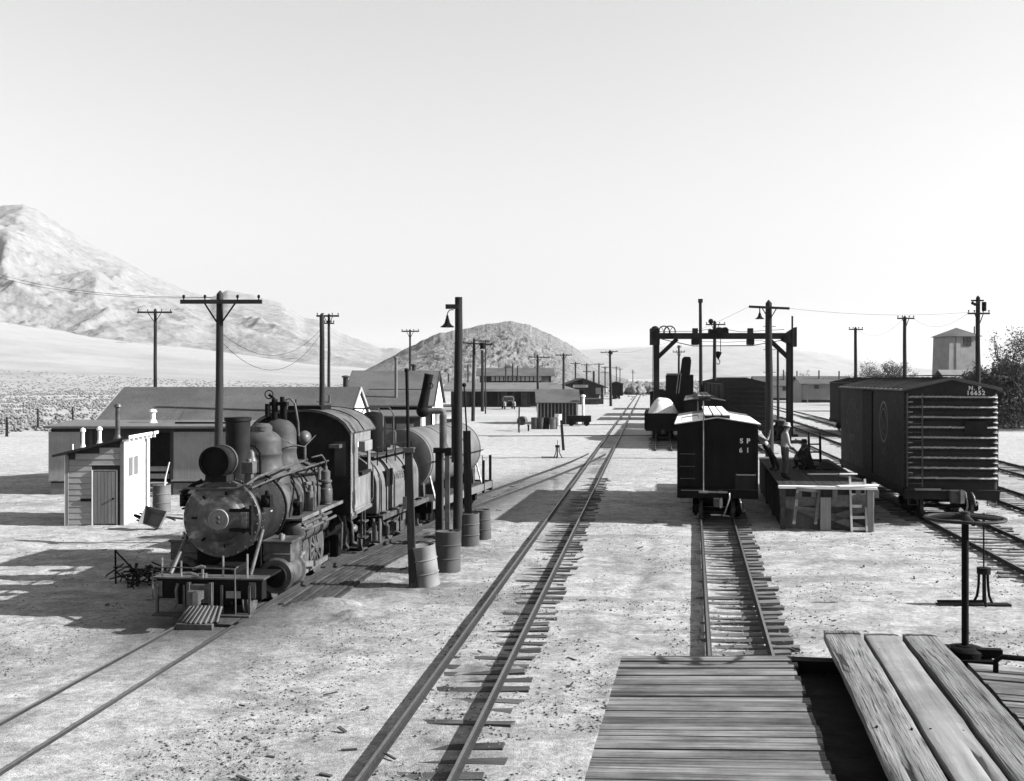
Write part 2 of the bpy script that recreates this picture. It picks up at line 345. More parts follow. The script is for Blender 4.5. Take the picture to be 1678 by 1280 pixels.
def groundmat():
    m = M('desert_ground', .43, .97, .16, 1.1, .0)
    n = m.node_tree.nodes; l = m.node_tree.links; b = n['Principled BSDF']; b.inputs['Specular IOR Level'].default_value = .1
    base = b.inputs['Base Color'].links[0].from_socket
    at = n.new('ShaderNodeAttribute'); at.attribute_name = 'oil'
    tc = n.new('ShaderNodeTexCoord')
    def noise(sc, det=6, ro=.6):
        t = n.new('ShaderNodeTexNoise'); t.inputs['Scale'].default_value = sc; t.inputs['Detail'].default_value = det
        t.inputs['Roughness'].default_value = ro; l.new(tc.outputs['Object'], t.inputs['Vector']); return t.outputs['Fac']
    def rng(v, a, b_, c, d):
        t = n.new('ShaderNodeMapRange'); t.inputs[1].default_value = a; t.inputs[2].default_value = b_
        t.inputs[3].default_value = c; t.inputs[4].default_value = d; l.new(v, t.inputs[0]); return t.outputs[0]
    def mul(a, b_):
        t = n.new('ShaderNodeMath'); t.operation = 'MULTIPLY'; l.new(a, t.inputs[0]); l.new(b_, t.inputs[1]); return t.outputs[0]
    v = mul(base, rng(noise(9, 8, .7), .35, .62, .64, 1.15))
    v = mul(v, rng(noise(2.3, 7, .68), .36, .6, .78, 1.1))
    v = mul(v, rng(noise(26, 5, .65), .30, .44, .45, 1.0))
    v = mul(v, rng(noise(.035, 5), .3, .7, .85, 1.12))
    v = mul(v, rng(at.outputs['Fac'], 0, 1, 1, .2))
    l.new(v, b.inputs['Base Color'])
    h = n.new('ShaderNodeMath'); h.operation = 'MULTIPLY_ADD'; l.new(noise(14, 9, .72), h.inputs[0]); h.inputs[1].default_value = 1
    l.new(rng(noise(45, 4), .3, .5, 0, .35), h.inputs[2])
    bp = n.new('ShaderNodeBump'); bp.inputs['Strength'].default_value = .9; bp.inputs['Distance'].default_value = .03
    l.new(h.outputs[0], bp.inputs['Height']); l.new(bp.outputs[0], b.inputs['Normal']); return m
K['ground'] = groundmat()
me = npmesh('ground', V, gridfaces(len(xs), len(ys)), 'ground')
at = me.attributes.new('oil', 'FLOAT', 'POINT'); at.data.foreach_set('value', oil.ravel().astype(np.float32))
ground = bpy.data.objects.new('ground', me); COL.objects.link(ground); tag(ground, 'pale sandy desert yard with oil stains running to the horizon', None, None, 'structure')
# ------------------------------------------------------------------ hills
def hillmat(name, lo, hi, sc, bsc, bd):
    m = M(name, (lo+hi)/2, .97, .2, sc, .0, spec=.05)
    n = m.node_tree.nodes; l = m.node_tree.links; b = n['Principled BSDF']; tc = n.new('ShaderNodeTexCoord')
    base = b.inputs['Base Color'].links[0].from_socket
    def noise(s_, d=8, ro=.7):
        t = n.new('ShaderNodeTexNoise'); t.inputs['Scale'].default_value = s_; t.inputs['Detail'].default_value = d; t.inputs['Roughness'].default_value = ro
        l.new(tc.outputs['Object'], t.inputs['Vector']); return t.outputs['Fac']
    r = n.new('ShaderNodeMapRange'); r.inputs[1].default_value = .36; r.inputs[2].default_value = .56; r.inputs[3].default_value = lo/((lo+hi)/2); r.inputs[4].default_value = hi/((lo+hi)/2)
    l.new(noise(bsc), r.inputs[0]); x = n.new('ShaderNodeMath'); x.operation = 'MULTIPLY'; l.new(base, x.inputs[0]); l.new(r.outputs[0], x.inputs[1]); l.new(x.outputs[0], b.inputs['Base Color'])
    bp = n.new('ShaderNodeBump'); bp.inputs['Strength'].default_value = .8; bp.inputs['Distance'].default_value = bd; l.new(noise(bsc*1.6), bp.inputs['Height']); l.new(bp.outputs[0], b.inputs['Normal'])
    return m
K['mountain'] = hillmat('mountain_rock', .2, .27, .012, .06, 5); K['rocky'] = hillmat('boulder_hill', .1, .23, .05, .55, 1.8)
K['farhill'] = hillmat('far_range', .1, .2, .002, .006, 20)
def hill(name, label, ridge, Rr, Rb, Rk, na, nr, rough_, freq, mat, seed, ridged=True, base0=0.):
    px = np.array([p[0] for p in ridge], float); py = np.array([p[1] for p in ridge], float)
    t = np.linspace(px[0], px[-1], na); yy = np.interp(t, px, py); jz = t*0; jit = np.minimum(7, .14*np.maximum(0, 620-yy))*(fbm(t*.06, jz, 5, seed+20, .65)-.5)*.8*Rr/F
    az = (t-CX)/F; H0 = (HY-yy)/F*Rr*1.0+H
    rr = np.concatenate([np.linspace(Rb, Rr, int(nr*.75)), np.linspace(Rr, Rk, nr-int(nr*.75)+1)[1:]])
    A, D = np.meshgrid(az, rr, indexing='ij'); HH = np.repeat(H0[:, None], len(rr), 1)
    X_, Y_ = A*D, D
    f0 = fan(X_, Y_)-1.5 if base0 == 0 else np.full(X_.shape, base0)
    u = np.clip((D-Rb)/(Rr-Rb), 0, 1); dn = np.clip((D-Rr)/(Rk-Rr), 0, 1)
    p = np.where(D <= Rr, u**1.35, 1-dn**1.3)
    HH = HH-jit[:, None]*sstep(.72, 1, u)
    wx = X_+.35/freq*(fbm(X_*freq*.7, Y_*freq*.7, 3, seed+7)-.5); wy = Y_+.35/freq*(fbm(X_*freq*.7, Y_*freq*.7, 3, seed+9)-.5)
    if ridged:
        nz = 0; a_ = 1.; f_ = freq
        for i in range(7):
            q_ = 1-np.abs(2*vn(wx*f_+(wy*f_*.35 if i < 2 else 0), wy*f_*(.3 if i < 3 else .7), seed+i)-1); nz = nz+a_*q_*q_; a_ *= .52; f_ *= 2.03
    else: nz = fbm(wx*freq, wy*freq, 7, seed, .65)
    nz = np.clip((nz-np.percentile(nz, 2))/(np.percentile(nz, 98)-np.percentile(nz, 2)), 0, 1)
    fin = fbm(X_*freq*7, Y_*freq*7, 4, seed+3, .6)-.5
    amp = np.maximum(HH-f0, 0)*rough_
    Z_ = f0+(HH-f0)*p-amp*((1-nz)*np.sin(np.pi*np.clip(u, 0, 1)*.96)**.8*1.0-fin*.3*sstep(0, .12, u)*sstep(1.0, .8, u))
    Z_ = np.maximum(Z_, f0-2)
    e = sstep(0, .05, np.minimum((A-az[0]), (az[-1]-A))/(az[-1]-az[0])); Z_ = f0-3+(Z_-f0+3)*np.where(ridge_open, 1, e)
    o = bpy.data.objects.new(name, npmesh(name, np.stack([X_.ravel(), Y_.ravel(), Z_.ravel()], 1), gridfaces(na, len(rr)), mat)); COL.objects.link(o)
    return tag(o, label, None, None, 'structure')
ridge_open = True
hill('mountain', 'tall pale desert mountain rising at the left behind the yard',
     [(-1500, 420), (-900, 380), (-500, 360), (-200, 352), (-60, 345), (5, 336), (40, 335), (60, 341), (100, 368), (150, 398), (200, 424), (250, 450), (300, 472), (345, 486), (372, 473), (400, 478), (430, 487), (460, 497), (500, 520), (522, 522), (560, 545), (600, 560), (625, 570), (650, 571), (700, 580), (760, 598), (820, 616)],
     2600, 1000, 4300, 720, 340, .2, .0034, 'mountain', 31)
hill('boulder_hill', 'low rounded hill covered with boulders in the middle distance',
     [(560, 622), (600, 606), (640, 585), (680, 563), (720, 545), (750, 540), (780, 532), (810, 527), (840, 526), (870, 533), (900, 546), (930, 560), (950, 575), (970, 592), (985, 604), (1010, 617), (1030, 622)],
     820, 560, 1250, 500, 260, .16, .03, 'rocky', 47, ridged=False)
hill('far_mountain_range', 'faint hazy mountain range on the right horizon',
     [(700, 590), (985, 571), (1040, 568), (1120, 566), (1240, 563), (1300, 571), (1350, 577), (1400, 588), (1450, 597), (1520, 604), (1650, 606), (1900, 600), (2400, 590), (3000, 595)],
     9000, 6500, 12500, 200, 60, .2, .0009, 'farhill', 61, base0=-2)
# ------------------------------------------------------------------ haze: one closed box of thin air
hz = MB().bb(-13000, 13000, -600, 13200, -20, 470).build('haze', 'stone', smooth=False)
hm = bpy.data.materials.new('haze_air'); hm.use_nodes = True
for nd in list(hm.node_tree.nodes):
    if nd.type == 'BSDF_PRINCIPLED': hm.node_tree.nodes.remove(nd)
pv = hm.node_tree.nodes.new('ShaderNodeVolumePrincipled'); pv.inputs['Color'].default_value = (.95, .95, .95, 1); pv.inputs['Density'].default_value = .55e-4; pv.inputs['Anisotropy'].default_value = .2
hm.node_tree.links.new(pv.outputs[0], hm.node_tree.nodes['Material Output'].inputs['Volume'])
hz.data.materials.clear(); hz.data.materials.append(hm); tag(hz, 'thin dusty air over the valley', None, None, 'stuff')
# ------------------------------------------------------------------ tracks
def sweep(m, path, off, prof, z0=0., y0=-1e9, y1=1e9, wob=0.):
    pts = [p for p in path if y0 <= p.y <= y1]
    if y0 > -1e8: pts = [at_y(path, y0)[0]]+[p for p in pts if p.y > y0+.01]
    if y1 < 1e8: pts = [p for p in pts if p.y < y1-.01]+[at_y(path, y1)[0]]
    n = len(prof); V = []; Fc = []
    for i, p in enumerate(pts):
        d = (pts[min(i+1, len(pts)-1)]-pts[max(i-1, 0)]).normalized(); r = Vector((d.y, -d.x, 0))
        for q in prof:
            v = p+r*(off+q[0]+rnd.uniform(-wob, wob)); V.append((v.x, v.y, z0+q[1]))
    for i in range(len(pts)-1):
        for k in range(n):
            a, b = i*n+k, i*n+(k+1) % n; Fc.append((a, b, b+n, a+n))
    Fc.append(tuple(range(n))); Fc.append(tuple(len(V)-n+k for k in range(n)))
    m.add(V, Fc)
RP = [(-.05, 0), (.05, 0), (.05, .012), (.009, .026), (.009, .07), (.024, .08), (.024, .1), (-.024, .1), (-.024, .08), (-.009, .07), (-.009, .026), (-.05, .012)]
TIES = []
def tie_mesh(seed):
    r_ = random.Random(seed); m = MB(); m.box((0, 0, -.07), (1, .2, .15))
    me = m.mesh('tie', 'tie', False); bm = bmesh.new(); bm.from_mesh(me)
    bmesh.ops.subdivide_edges(bm, edges=[e for e in bm.edges if abs(e.verts[0].co.x-e.verts[1].co.x) > .5], cuts=3)
    for v in bm.verts:
        v.co.y += r_.uniform(-.022, .022); v.co.z += r_.uniform(-.02, .008) if v.co.z > -.05 else 0; v.co.x += r_.uniform(-.03, .03) if abs(v.co.x) > .4 else 0
    bm.to_mesh(me); bm.free(); return me
TIES = [tie_mesh(i) for i in range(7)]
DTIES = [m_.copy() for m_ in TIES]
for m_ in DTIES: m_.materials[0] = K['tie_dark']
def track(name, label, path, gauge, y0, y1, tie_y1, tie_z, spacing, tie_len, group, zr=.03, rail_extra=True, ty0=None, tilt=0., ties=None):
    a = at_y(path, max(y0, path[0].y))[0]
    t = thing(name, label, 'railway track', (a.x, a.y, 0), 0, group)
    for sgn in (-1, 1):
        m = MB(); sweep(m, path, sgn*(gauge/2+.03), RP, zr, y0, y1)
        m.v = [(v[0]-a.x, v[1]-a.y, v[2]) for v in m.v]; rl = m.build('rail', 'rail', t)
        m = MB(); sweep(m, path, sgn*(gauge/2+.03), [(-.02, .1005), (.02, .1005), (.02, .103), (-.02, .103)], zr, y0, y1)
        m.v = [(v[0]-a.x, v[1]-a.y, v[2]) for v in m.v]; m.build('rail_head', 'railtop', rl)
    y = (ty0 or y0)+.2; k = 0
    while y < tie_y1 and k < 290:
        p, d = at_y(path, y); o = put('tie', (ties or TIES)[k % 7], t, (p.x-a.x+rnd.uniform(-.05, .05), p.y-a.y, tie_z+rnd.uniform(-.014, .014)),
            (0, rnd.uniform(-.014, .014)-tilt, math.atan2(-d.x, d.y)+rnd.uniform(-.05, .05)), (tie_len*rnd.uniform(.93, 1.1), rnd.uniform(.85, 1.15), 1))
        y += spacing*rnd.uniform(.85, 1.15); k += 1
    return t
NG, SG = .914, 1.435
track('narrow_gauge_track', 'half buried track under the steam locomotive curving out to the lower left', T_LOCO, NG, 5.5, 65, 64, -.012, .62, 1.8, 'railway tracks of the yard', -.012)
track('narrow_gauge_track', 'long straight open track with oily ties in the middle of the yard', T_MID, NG, 6, 300, 50, -.016, .46, 1.7, 'railway tracks of the yard', .02, tilt=.045, ties=DTIES)
track('narrow_gauge_track', 'track with protruding ties leading to the dark box car lettered SP 61', T_RIGHT, NG, 2, 190, 80, -.006, .44, 1.78, 'railway tracks of the yard', .03, tilt=.05)
track('narrow_gauge_track', 'track beneath the open gondola car with the white heap', T_SIDE, NG, 68, 215, 120, .01, .6, 1.85, 'railway tracks of the yard', .02)
track('standard_gauge_track', 'wide track under the box car with the corrugated steel end', T_NP, SG, 6, 80, 60, .02, .55, 2.5, 'railway tracks of the yard', .03)
track('standard_gauge_track', 'wide track next to the box car with the corrugated end, beyond it', T_A, SG, 8, 290, 130, .012, .6, 2.5, 'railway tracks of the yard', .03)
track('standard_gauge_track', 'outermost wide track in front of the pale houses', T_B, SG, 12, 290, 130, .012, .6, 2.5, 'railway tracks of the yard', .03)
track('standard_gauge_track', 'wide track under the row of dark box cars below the gantry', T_SG, SG, 66, 210, 110, .01, .6, 2.5, 'railway tracks of the yard', .03)
# ------------------------------------------------------------------ clods, pebbles, sage
def scatter(name, label, mat, pos, size, flat, seed, tris=8):
    r_ = np.random.RandomState(seed); n = len(pos)
    B = np.array([(1, 0, 0), (0, 1, 0), (-1, 0, 0), (0, -1, 0), (0, 0, 1), (0, 0, -1)], float)
    Fb = np.array([(0, 1, 4), (1, 2, 4), (2, 3, 4), (3, 0, 4), (1, 0, 5), (2, 1, 5), (3, 2, 5), (0, 3, 5)])
    a = r_.rand(n)*6.283; c, s_ = np.cos(a), np.sin(a); J = 1+.45*(r_.rand(n, 6, 3)-.5)
    P = B[None]*J*size[:, None, None]; P[:, :, 2] *= flat; P[:, :, 0] *= (.7+.9*r_.rand(n))[:, None]
    X_ = P[:, :, 0]*c[:, None]-P[:, :, 1]*s_[:, None]; Y_ = P[:, :, 0]*s_[:, None]+P[:, :, 1]*c[:, None]
    V = np.stack([X_+pos[:, 0, None], Y_+pos[:, 1, None], P[:, :, 2]+pos[:, 2, None]], 2).reshape(-1, 3)
    Fc = (Fb[None]+6*np.arange(n)[:, None, None]).reshape(-1, 3)
    o = bpy.data.objects.new(name, npmesh(name, V, Fc, mat, False)); COL.objects.link(o); return tag(o, label, None, None, 'stuff')
rs = np.random.RandomState(3)
def gz(x, y): return micro(x, y)*sstep(75, 40, y)*sstep(34, 22, np.abs(x-2))
n = 110000; u = rs.rand(n); yy = 9/(1-u*(1-9/65.)); xx = (rs.rand(n)*1.02-.5)*yy+.5
keep = fbm(xx*.6, yy*.6, 4, 33, .6)+.12*rs.rand(n) > .53; xx, yy = xx[keep], yy[keep]
sz = .005+.026*rs.rand(len(xx))**6
scatter('gravel', 'small dark pebbles and clods strewn over the pale ground', 'stone', np.stack([xx, yy, gz(xx, yy)+.004], 1), sz, .6, 4)
n = 11000; yy = 84+430*rs.rand(n)**1.5; az = -.5+.42*rs.rand(n); k2 = rs.rand(n) < .15
az = np.where(k2, .02+.45*rs.rand(n), az); yy = np.where(k2, 230+600*rs.rand(n), yy+22*(fbm(az*40, az*0, 3, 90)-.3)); xx = az*yy
ok = fbm(xx*.06, yy*.03, 3, 44)+.5*rs.rand(n) > .68; xx, yy = xx[ok], yy[ok]
# each bush is a handful of small leaf clumps
nb = 4; bx = np.repeat(xx, nb)+rs.randn(len(xx)*nb)*.28; by = np.repeat(yy, nb)+rs.randn(len(xx)*nb)*.28
zb = np.array(fan(bx, by))+.08+.16*rs.rand(len(bx))
scatter('sagebrush', 'scattered low sagebrush on the desert flat', 'sage', np.stack([bx, by, zb], 1), .1+.16*rs.rand(len(bx)), .8, 6)
# ------------------------------------------------------------------ rolling stock: shared wheel and truck builders
def wheel_mesh(r, wd=.1, n=28):
    m = MB(); m.lathe([(.05, -wd*.7), (.09, -wd*.7), (.1, -.01), (r-.07, -.03), (r-.05, -wd*.55), (r+.025, -wd*.55), (r+.025, -wd*.3), (r, -wd*.2), (r-.006, wd*.5), (r-.06, wd*.5), (r-.075, .02), (.1, .04), (.085, wd*.9), (.0, wd*.9)], axis='x', n=n)
    return m.mesh('wheel', 'iron_lit')
WH = {}
def wheel(parent, x, y, z, r, side):
    if r not in WH: WH[r] = wheel_mesh(r)
    return put('wheel', WH[r], parent, (x, y, z), (0, 0, 0 if side > 0 else math.pi))
def bogie(parent, y, gauge, r=.36, wb=1.35, bolster=.78, mat='iron'):
    m = MB(); xs_ = gauge/2+.2
    for s in (-1, 1):
        for yy_ in (-wb/2, wb/2): m.bb(s*xs_-.09, s*xs_+.09, y+yy_-.12, y+yy_+.12, r-.12, r+.13)
        P = [(y-wb/2-.18, r+.14), (y-wb/2+.1, r+.15), (y-.25, r+.33), (y+.25, r+.33), (y+wb/2-.1, r+.15), (y+wb/2+.18, r+.14)]
        Q = [(y-wb/2-.15, r-.13), (y-wb/2+.1, r-.14), (y-.25, r-.24), (y+.25, r-.24), (y+wb/2-.1, r-.14), (y+wb/2+.15, r-.13)]
        for L in (P, Q):
            for a, b in zip(L, L[1:]): m.beam((s*xs_, a[0], a[1]), (s*xs_, b[0], b[1]), .1, .035)
        for yy_ in (-.2, .2): m.bb(s*xs_-.04, s*xs_+.04, y+yy_-.025, y+yy_+.025, r-.24, r+.33)
        for k in (-.1, 0, .1): m.cyl((s*xs_, y+k, r-.2), (s*xs_, y+k, r+.1), .045, n=8)
    m.bb(-xs_-.08, xs_+.08, y-.14, y+.14, r+.1, bolster)
    for yy_ in (-wb/2, wb/2): m.cyl((-xs_, y+yy_, r), (xs_, y+yy_, r), .06, n=10)
    t = m.build('truck', mat, parent)
    for s in (-1, 1):
        for yy_ in (-wb/2, wb/2): wheel(t, s*(gauge/2+.035), y+yy_, r, r, s)
    return t
RZ0 = .13     # rail head height
def coupler(parent, y, z, s=-1, k=1.):
    m = MB(); m.bb(-.08*k, .08*k, min(y, y+s*.35), max(y, y+s*.35), z-.09*k, z+.09*k)
    m.prism([(-.13*k, 0), (.02, 0), (.03, .12*k), (.14*k, .1*k), (.15*k, .3*k), (.05*k, .34*k), (.04, .22*k), (-.06*k, .22*k), (-.14*k, .16*k)], z-.14*k, z+.14*k, 'z')
    v0 = len(m.v)-18
    for i in range(v0, len(m.v)):
        q = m.v[i]; m.v[i] = (q[0], y+s*(.3+q[1]), q[2])
    m.cyl((.09*k, y+s*(.5), z-.17*k), (.09*k, y+s*(.5), z+.17*k), .03*k, n=8)
    return m.build('coupler', 'iron_lit', parent)
def air_hose(parent, x, y, z, mat='iron_lit'):
    return MB().tube([(x, y, z), (x, y-.12, z-.02), (x+.03, y-.2, z-.12), (x+.06, y-.2, z-.3), (x+.1, y-.16, z-.38), (x+.15, y-.12, z-.32)], .025, 7).build('air_hose', mat, parent)
# ------------------------------------------------------------------ narrow gauge box cars
def ng_boxcar(label, y, path=T_RIGHT, length=9.6, wd=2.38, eave=3.0, ridge=3.19, dx=0., detail=True, roof='roofboard', group='narrow gauge freight cars', xoff=None, front_white=False, texts=None):
    p, d = at_y(path, y); t = thing('box_car', label, 'box car', (p.x+dx, p.y, 0), -math.atan2(d.x, d.y), group)
    h = wd/2; fl = .98; sl_ = (ridge-eave)/h
    m = MB(); m.prism([(-h, fl), (h, fl), (h, eave), (0, ridge-.03), (-h, eave)], .0, length)
    for s in (-1, 1):
        m.bb(s*h-.03*s-.05, s*h-.03*s+.05, -.03, .08, fl, eave-.02)
    for k in range(1, 17):   # upright end boards with open joints
        x = -h+k*wd/17
        m.bb(x-wd/34+.006-wd/34, x-.006, -.022, 0, fl+.12, eave+sl_*(h-abs(x-wd/34))-.06) if k > 0 else None
    body = m.build('body', 'car', t)
    for s in (-1, 1):
        m = MB(); n = int(length/.16)
        for k in range(n):
            y0 = .02+k*(length-.04)/n; m.bb(s*h, s*(h+.02), y0+.006, y0+(length-.04)/n-.006, fl+.05, eave-.05)
        tag(m.build('side_siding', 'carside', t), kind='stuff')
        MB().bb(s*(h+.022), s*(h+.06), length/2-.8, length/2+.8, fl+.1, eave-.12).build('side_door', 'carside', t)
        MB().bb(s*(h+.03), s*(h+.09), length/2-1.7, length/2+1.7, eave-.12, eave-.07).build('door_track', 'iron', t)
    # roof boards laid from ridge to eave
    nb = 20 if detail else 1; ov = .1; a = math.atan(sl_)
    tilt = (h+ov)/math.cos(a)
    for s in (-1, 1):
        first = True; yb = -.08
        for k in range(nb):
            L = (length+.16)/nb
            mm = MB().box((0, 0, 0), (tilt, L-.008, .03)); o = mm.build('roof_board', 'white' if (front_white and k < 14) else roof, t, smooth=False)
            o.location = (s*(h+ov)/2, yb+L/2, (ridge+eave-ov*sl_)/2+.02+rnd.uniform(-.003, .003)); o.rotation_euler = (0, s*a, 0); yb += L
    for k in range(int(length/1.1)+1 if detail else 0): MB().bb(-.38, .38, .1+k*1.08-.04, .1+k*1.08+.04, ridge-.02, ridge+.08).build('running_board_saddle', 'midwood', t)
    for k in range(3): MB().bb(-.38+k*.27, -.38+k*.27+.215, -.22, length+.2, ridge+.08, ridge+.12).build('running_board', 'white' if front_white else 'pale_wood', t)
    MB().bb(-h-.02, h+.02, -.14, .1, fl-.22, fl+.06).build('end_sill', 'car', t, .01); MB().bb(-h-.02, h+.02, length-.1, length+.14, fl-.22, fl+.06).build('end_sill', 'car', t, .01)
    m = MB()
    for x in (-h+.08, -.3, .3, h-.08): m.bb(x-.06, x+.06, 0, length, fl-.2, fl-.02)
    for x in (-.6, .6): m.tube([(x, .1, fl-.1), (x, length*.3, .55), (x, length*.7, .55), (x, length-.1, fl-.1)], .02, 6)
    m.build('underframe', 'iron', t)
    coupler(t, -.14, .68, -1, .9); coupler(t, length+.14, .68, 1, .9)
    bogie(t, 1.5, NG, .33, 1.3, .8); bogie(t, length-1.5, NG, .33, 1.3, .8)
    if not detail: return t
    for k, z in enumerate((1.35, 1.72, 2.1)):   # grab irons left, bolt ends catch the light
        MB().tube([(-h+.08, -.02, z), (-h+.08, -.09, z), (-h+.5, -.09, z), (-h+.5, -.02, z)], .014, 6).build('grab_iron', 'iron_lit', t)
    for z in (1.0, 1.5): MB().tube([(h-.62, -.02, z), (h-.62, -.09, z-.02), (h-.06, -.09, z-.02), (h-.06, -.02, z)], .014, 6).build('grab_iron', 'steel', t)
    MB().bb(h-.66, h-.05, -.05, -.022, 1.02, 1.52).build('end_panel', 'carside', t)
    m = MB(); m.cyl((-.42, -.2, .95), (-.42, -.2, ridge+.55), .018, n=8)
    st = m.build('brake_staff', 'steel', t)
    MB().lathe([(.19+.018*math.cos(q), .018*math.sin(q)) for q in [i*math.pi/4 for i in range(9)]], (-.42, -.2, ridge+.55), 'z', 20).tube([(-.6, -.2, ridge+.55), (-.24, -.2, ridge+.55)], .012, 6).tube([(-.42, -.38, ridge+.55), (-.42, -.02, ridge+.55)], .012, 6).build('brake_wheel', 'iron', st)
    MB().bb(-.56, -.28, -.27, -.02, .93, .99).build('brake_step', 'pale_wood', t)
    MB().tube([(-h+.1, -.17, 1.0), (-.5, -.17, 1.0), (-.35, -.19, .95), (.15, -.2, .99)], .014, 6).build('uncoupling_rod', 'steel', t)
    MB().bb(-.3, .3, -.19, -.15, .93, .985).build('sill_plate', 'steel', t)
    MB().tube([(.35, -.2, .93), (.36, -.26, .8), (.25, -.3, .45), (.18, -.28, .22)], .025, 6).build('chain_bar', 'steel', t)
    air_hose(t, .66, -.14, .76, 'steel')
    MB().tube([(-.2, -.5, .3), (.1, -.5, .3)], .03, 6).tube([(.12, -.5, .3), (.35, -.5, .27)], .02, 6).build('brake_beam', 'steel', t)
    MB().tube([(-h+.1, -.12, fl-.2), (-h+.1, -.14, .62), (-h+.4, -.14, .62), (-h+.4, -.12, fl-.2)], .016, 6).build('sill_step', 'iron_lit', t)
    if texts:
        for bdy, sz, x, z in texts: text('lettering', bdy, sz, (x, -.032, z), (R(90), 0, 0), 'letter', t, .03, 1.25)
    MB().tube([(-h+.12, .1, eave+.12), (-h+.12, .1, eave+.2), (-h+.62, .1, eave+.28), (-h+.62, .1, eave+.2)], .014, 6).build('roof_grab_iron', 'iron', t)
    return t
ng_boxcar('dark wooden box car with white roof boards, lettered SP 61 on its end', 34.3, front_white=True, texts=[('S P', .2, .82, 2.5), ('6 1', .2, .80, 2.22)])
ng_boxcar('second box car behind the one lettered SP 61, only its roof showing', 70.5)
ng_boxcar('third box car along the SP 61 track, half hidden behind the second', 81)
ng_boxcar('dark box car beyond the open gondola with the white heap', 118, T_SIDE, detail=False)
ng_boxcar('box car coupled behind the dark car past the gondola', 132, T_SIDE, detail=False)
ng_boxcar('farthest box car on the track of the gondola', 158, T_SIDE, detail=False)
ng_boxcar('lone dark freight car standing beside the far depot', 236, [Vector((19, 200, 0)), Vector((27, 300, 0))], detail=False, wd=2.6, eave=3.3, ridge=3.7, length=9)
# gondola with the white heap
p, d = at_y(T_SIDE, 79)
g = thing('gondola_car', 'dark open gondola car carrying a white heap', 'gondola', (p.x, p.y, 0), -math.atan2(d.x, d.y), 'narrow gauge freight cars')
m = MB()
for s in (-1, 1): m.bb(s*1.2-.04, s*1.2+.04, 0, 8.6, .95, 1.95)
m.bb(-1.2, 1.2, -.05, .04, .95, 1.95); m.bb(-1.2, 1.2, 8.56, 8.65, .95, 1.95); m.bb(-1.2, 1.2, 0, 8.6, .85, 1.0)
m.build('body', 'car', g)
for s in (-1, 1):
    for k in range(7): MB().bb(s*1.25-.05, s*1.25+.05, .3+k*1.3, .42+k*1.3, .8, 2.0).build('side_stake', 'car', g)
for k in range(4): MB().bb(-1.1+k*.58, -1.02+k*.58, -.11, -.05, .9, 1.98).build('end_stake', 'car', g)
MB().bb(-1.22, 1.22, -.18, .05, .72, .95).bb(-.3, .3, .05, 8.6, .7, .85).build('end_sill', 'car', g)
coupler(g, -.18, .68, -1, .9); bogie(g, 1.5, NG, .33, 1.3, .75); bogie(g, 7.1, NG, .33, 1.3, .75)
n1, n2 = 26, 40; V = []
for i in range(n1):
    for j in range(n2):
        x = -1.14+2.28*i/(n1-1); y = .1+8.4*j/(n2-1); e = max(0, 1-(abs(x)/1.16)**2.2)*min(1, (y-.0)/1.1, (8.6-y)/1.1)
        V.append((x, y, 1.72+1.25*e*(.7+.5*float(fbm(np.array([x*.9]), np.array([y*.6]), 3, 5)[0]))))
me = npmesh('white_heap', V, gridfaces(n1, n2), 'salt'); o = bpy.data.objects.new('white_heap', me); COL.objects.link(o)
o.location = (p.x, p.y, 0); o.rotation_euler = (0, 0, -math.atan2(d.x, d.y)); tag(o, 'white powdery heap piled in the open gondola', 'heap')
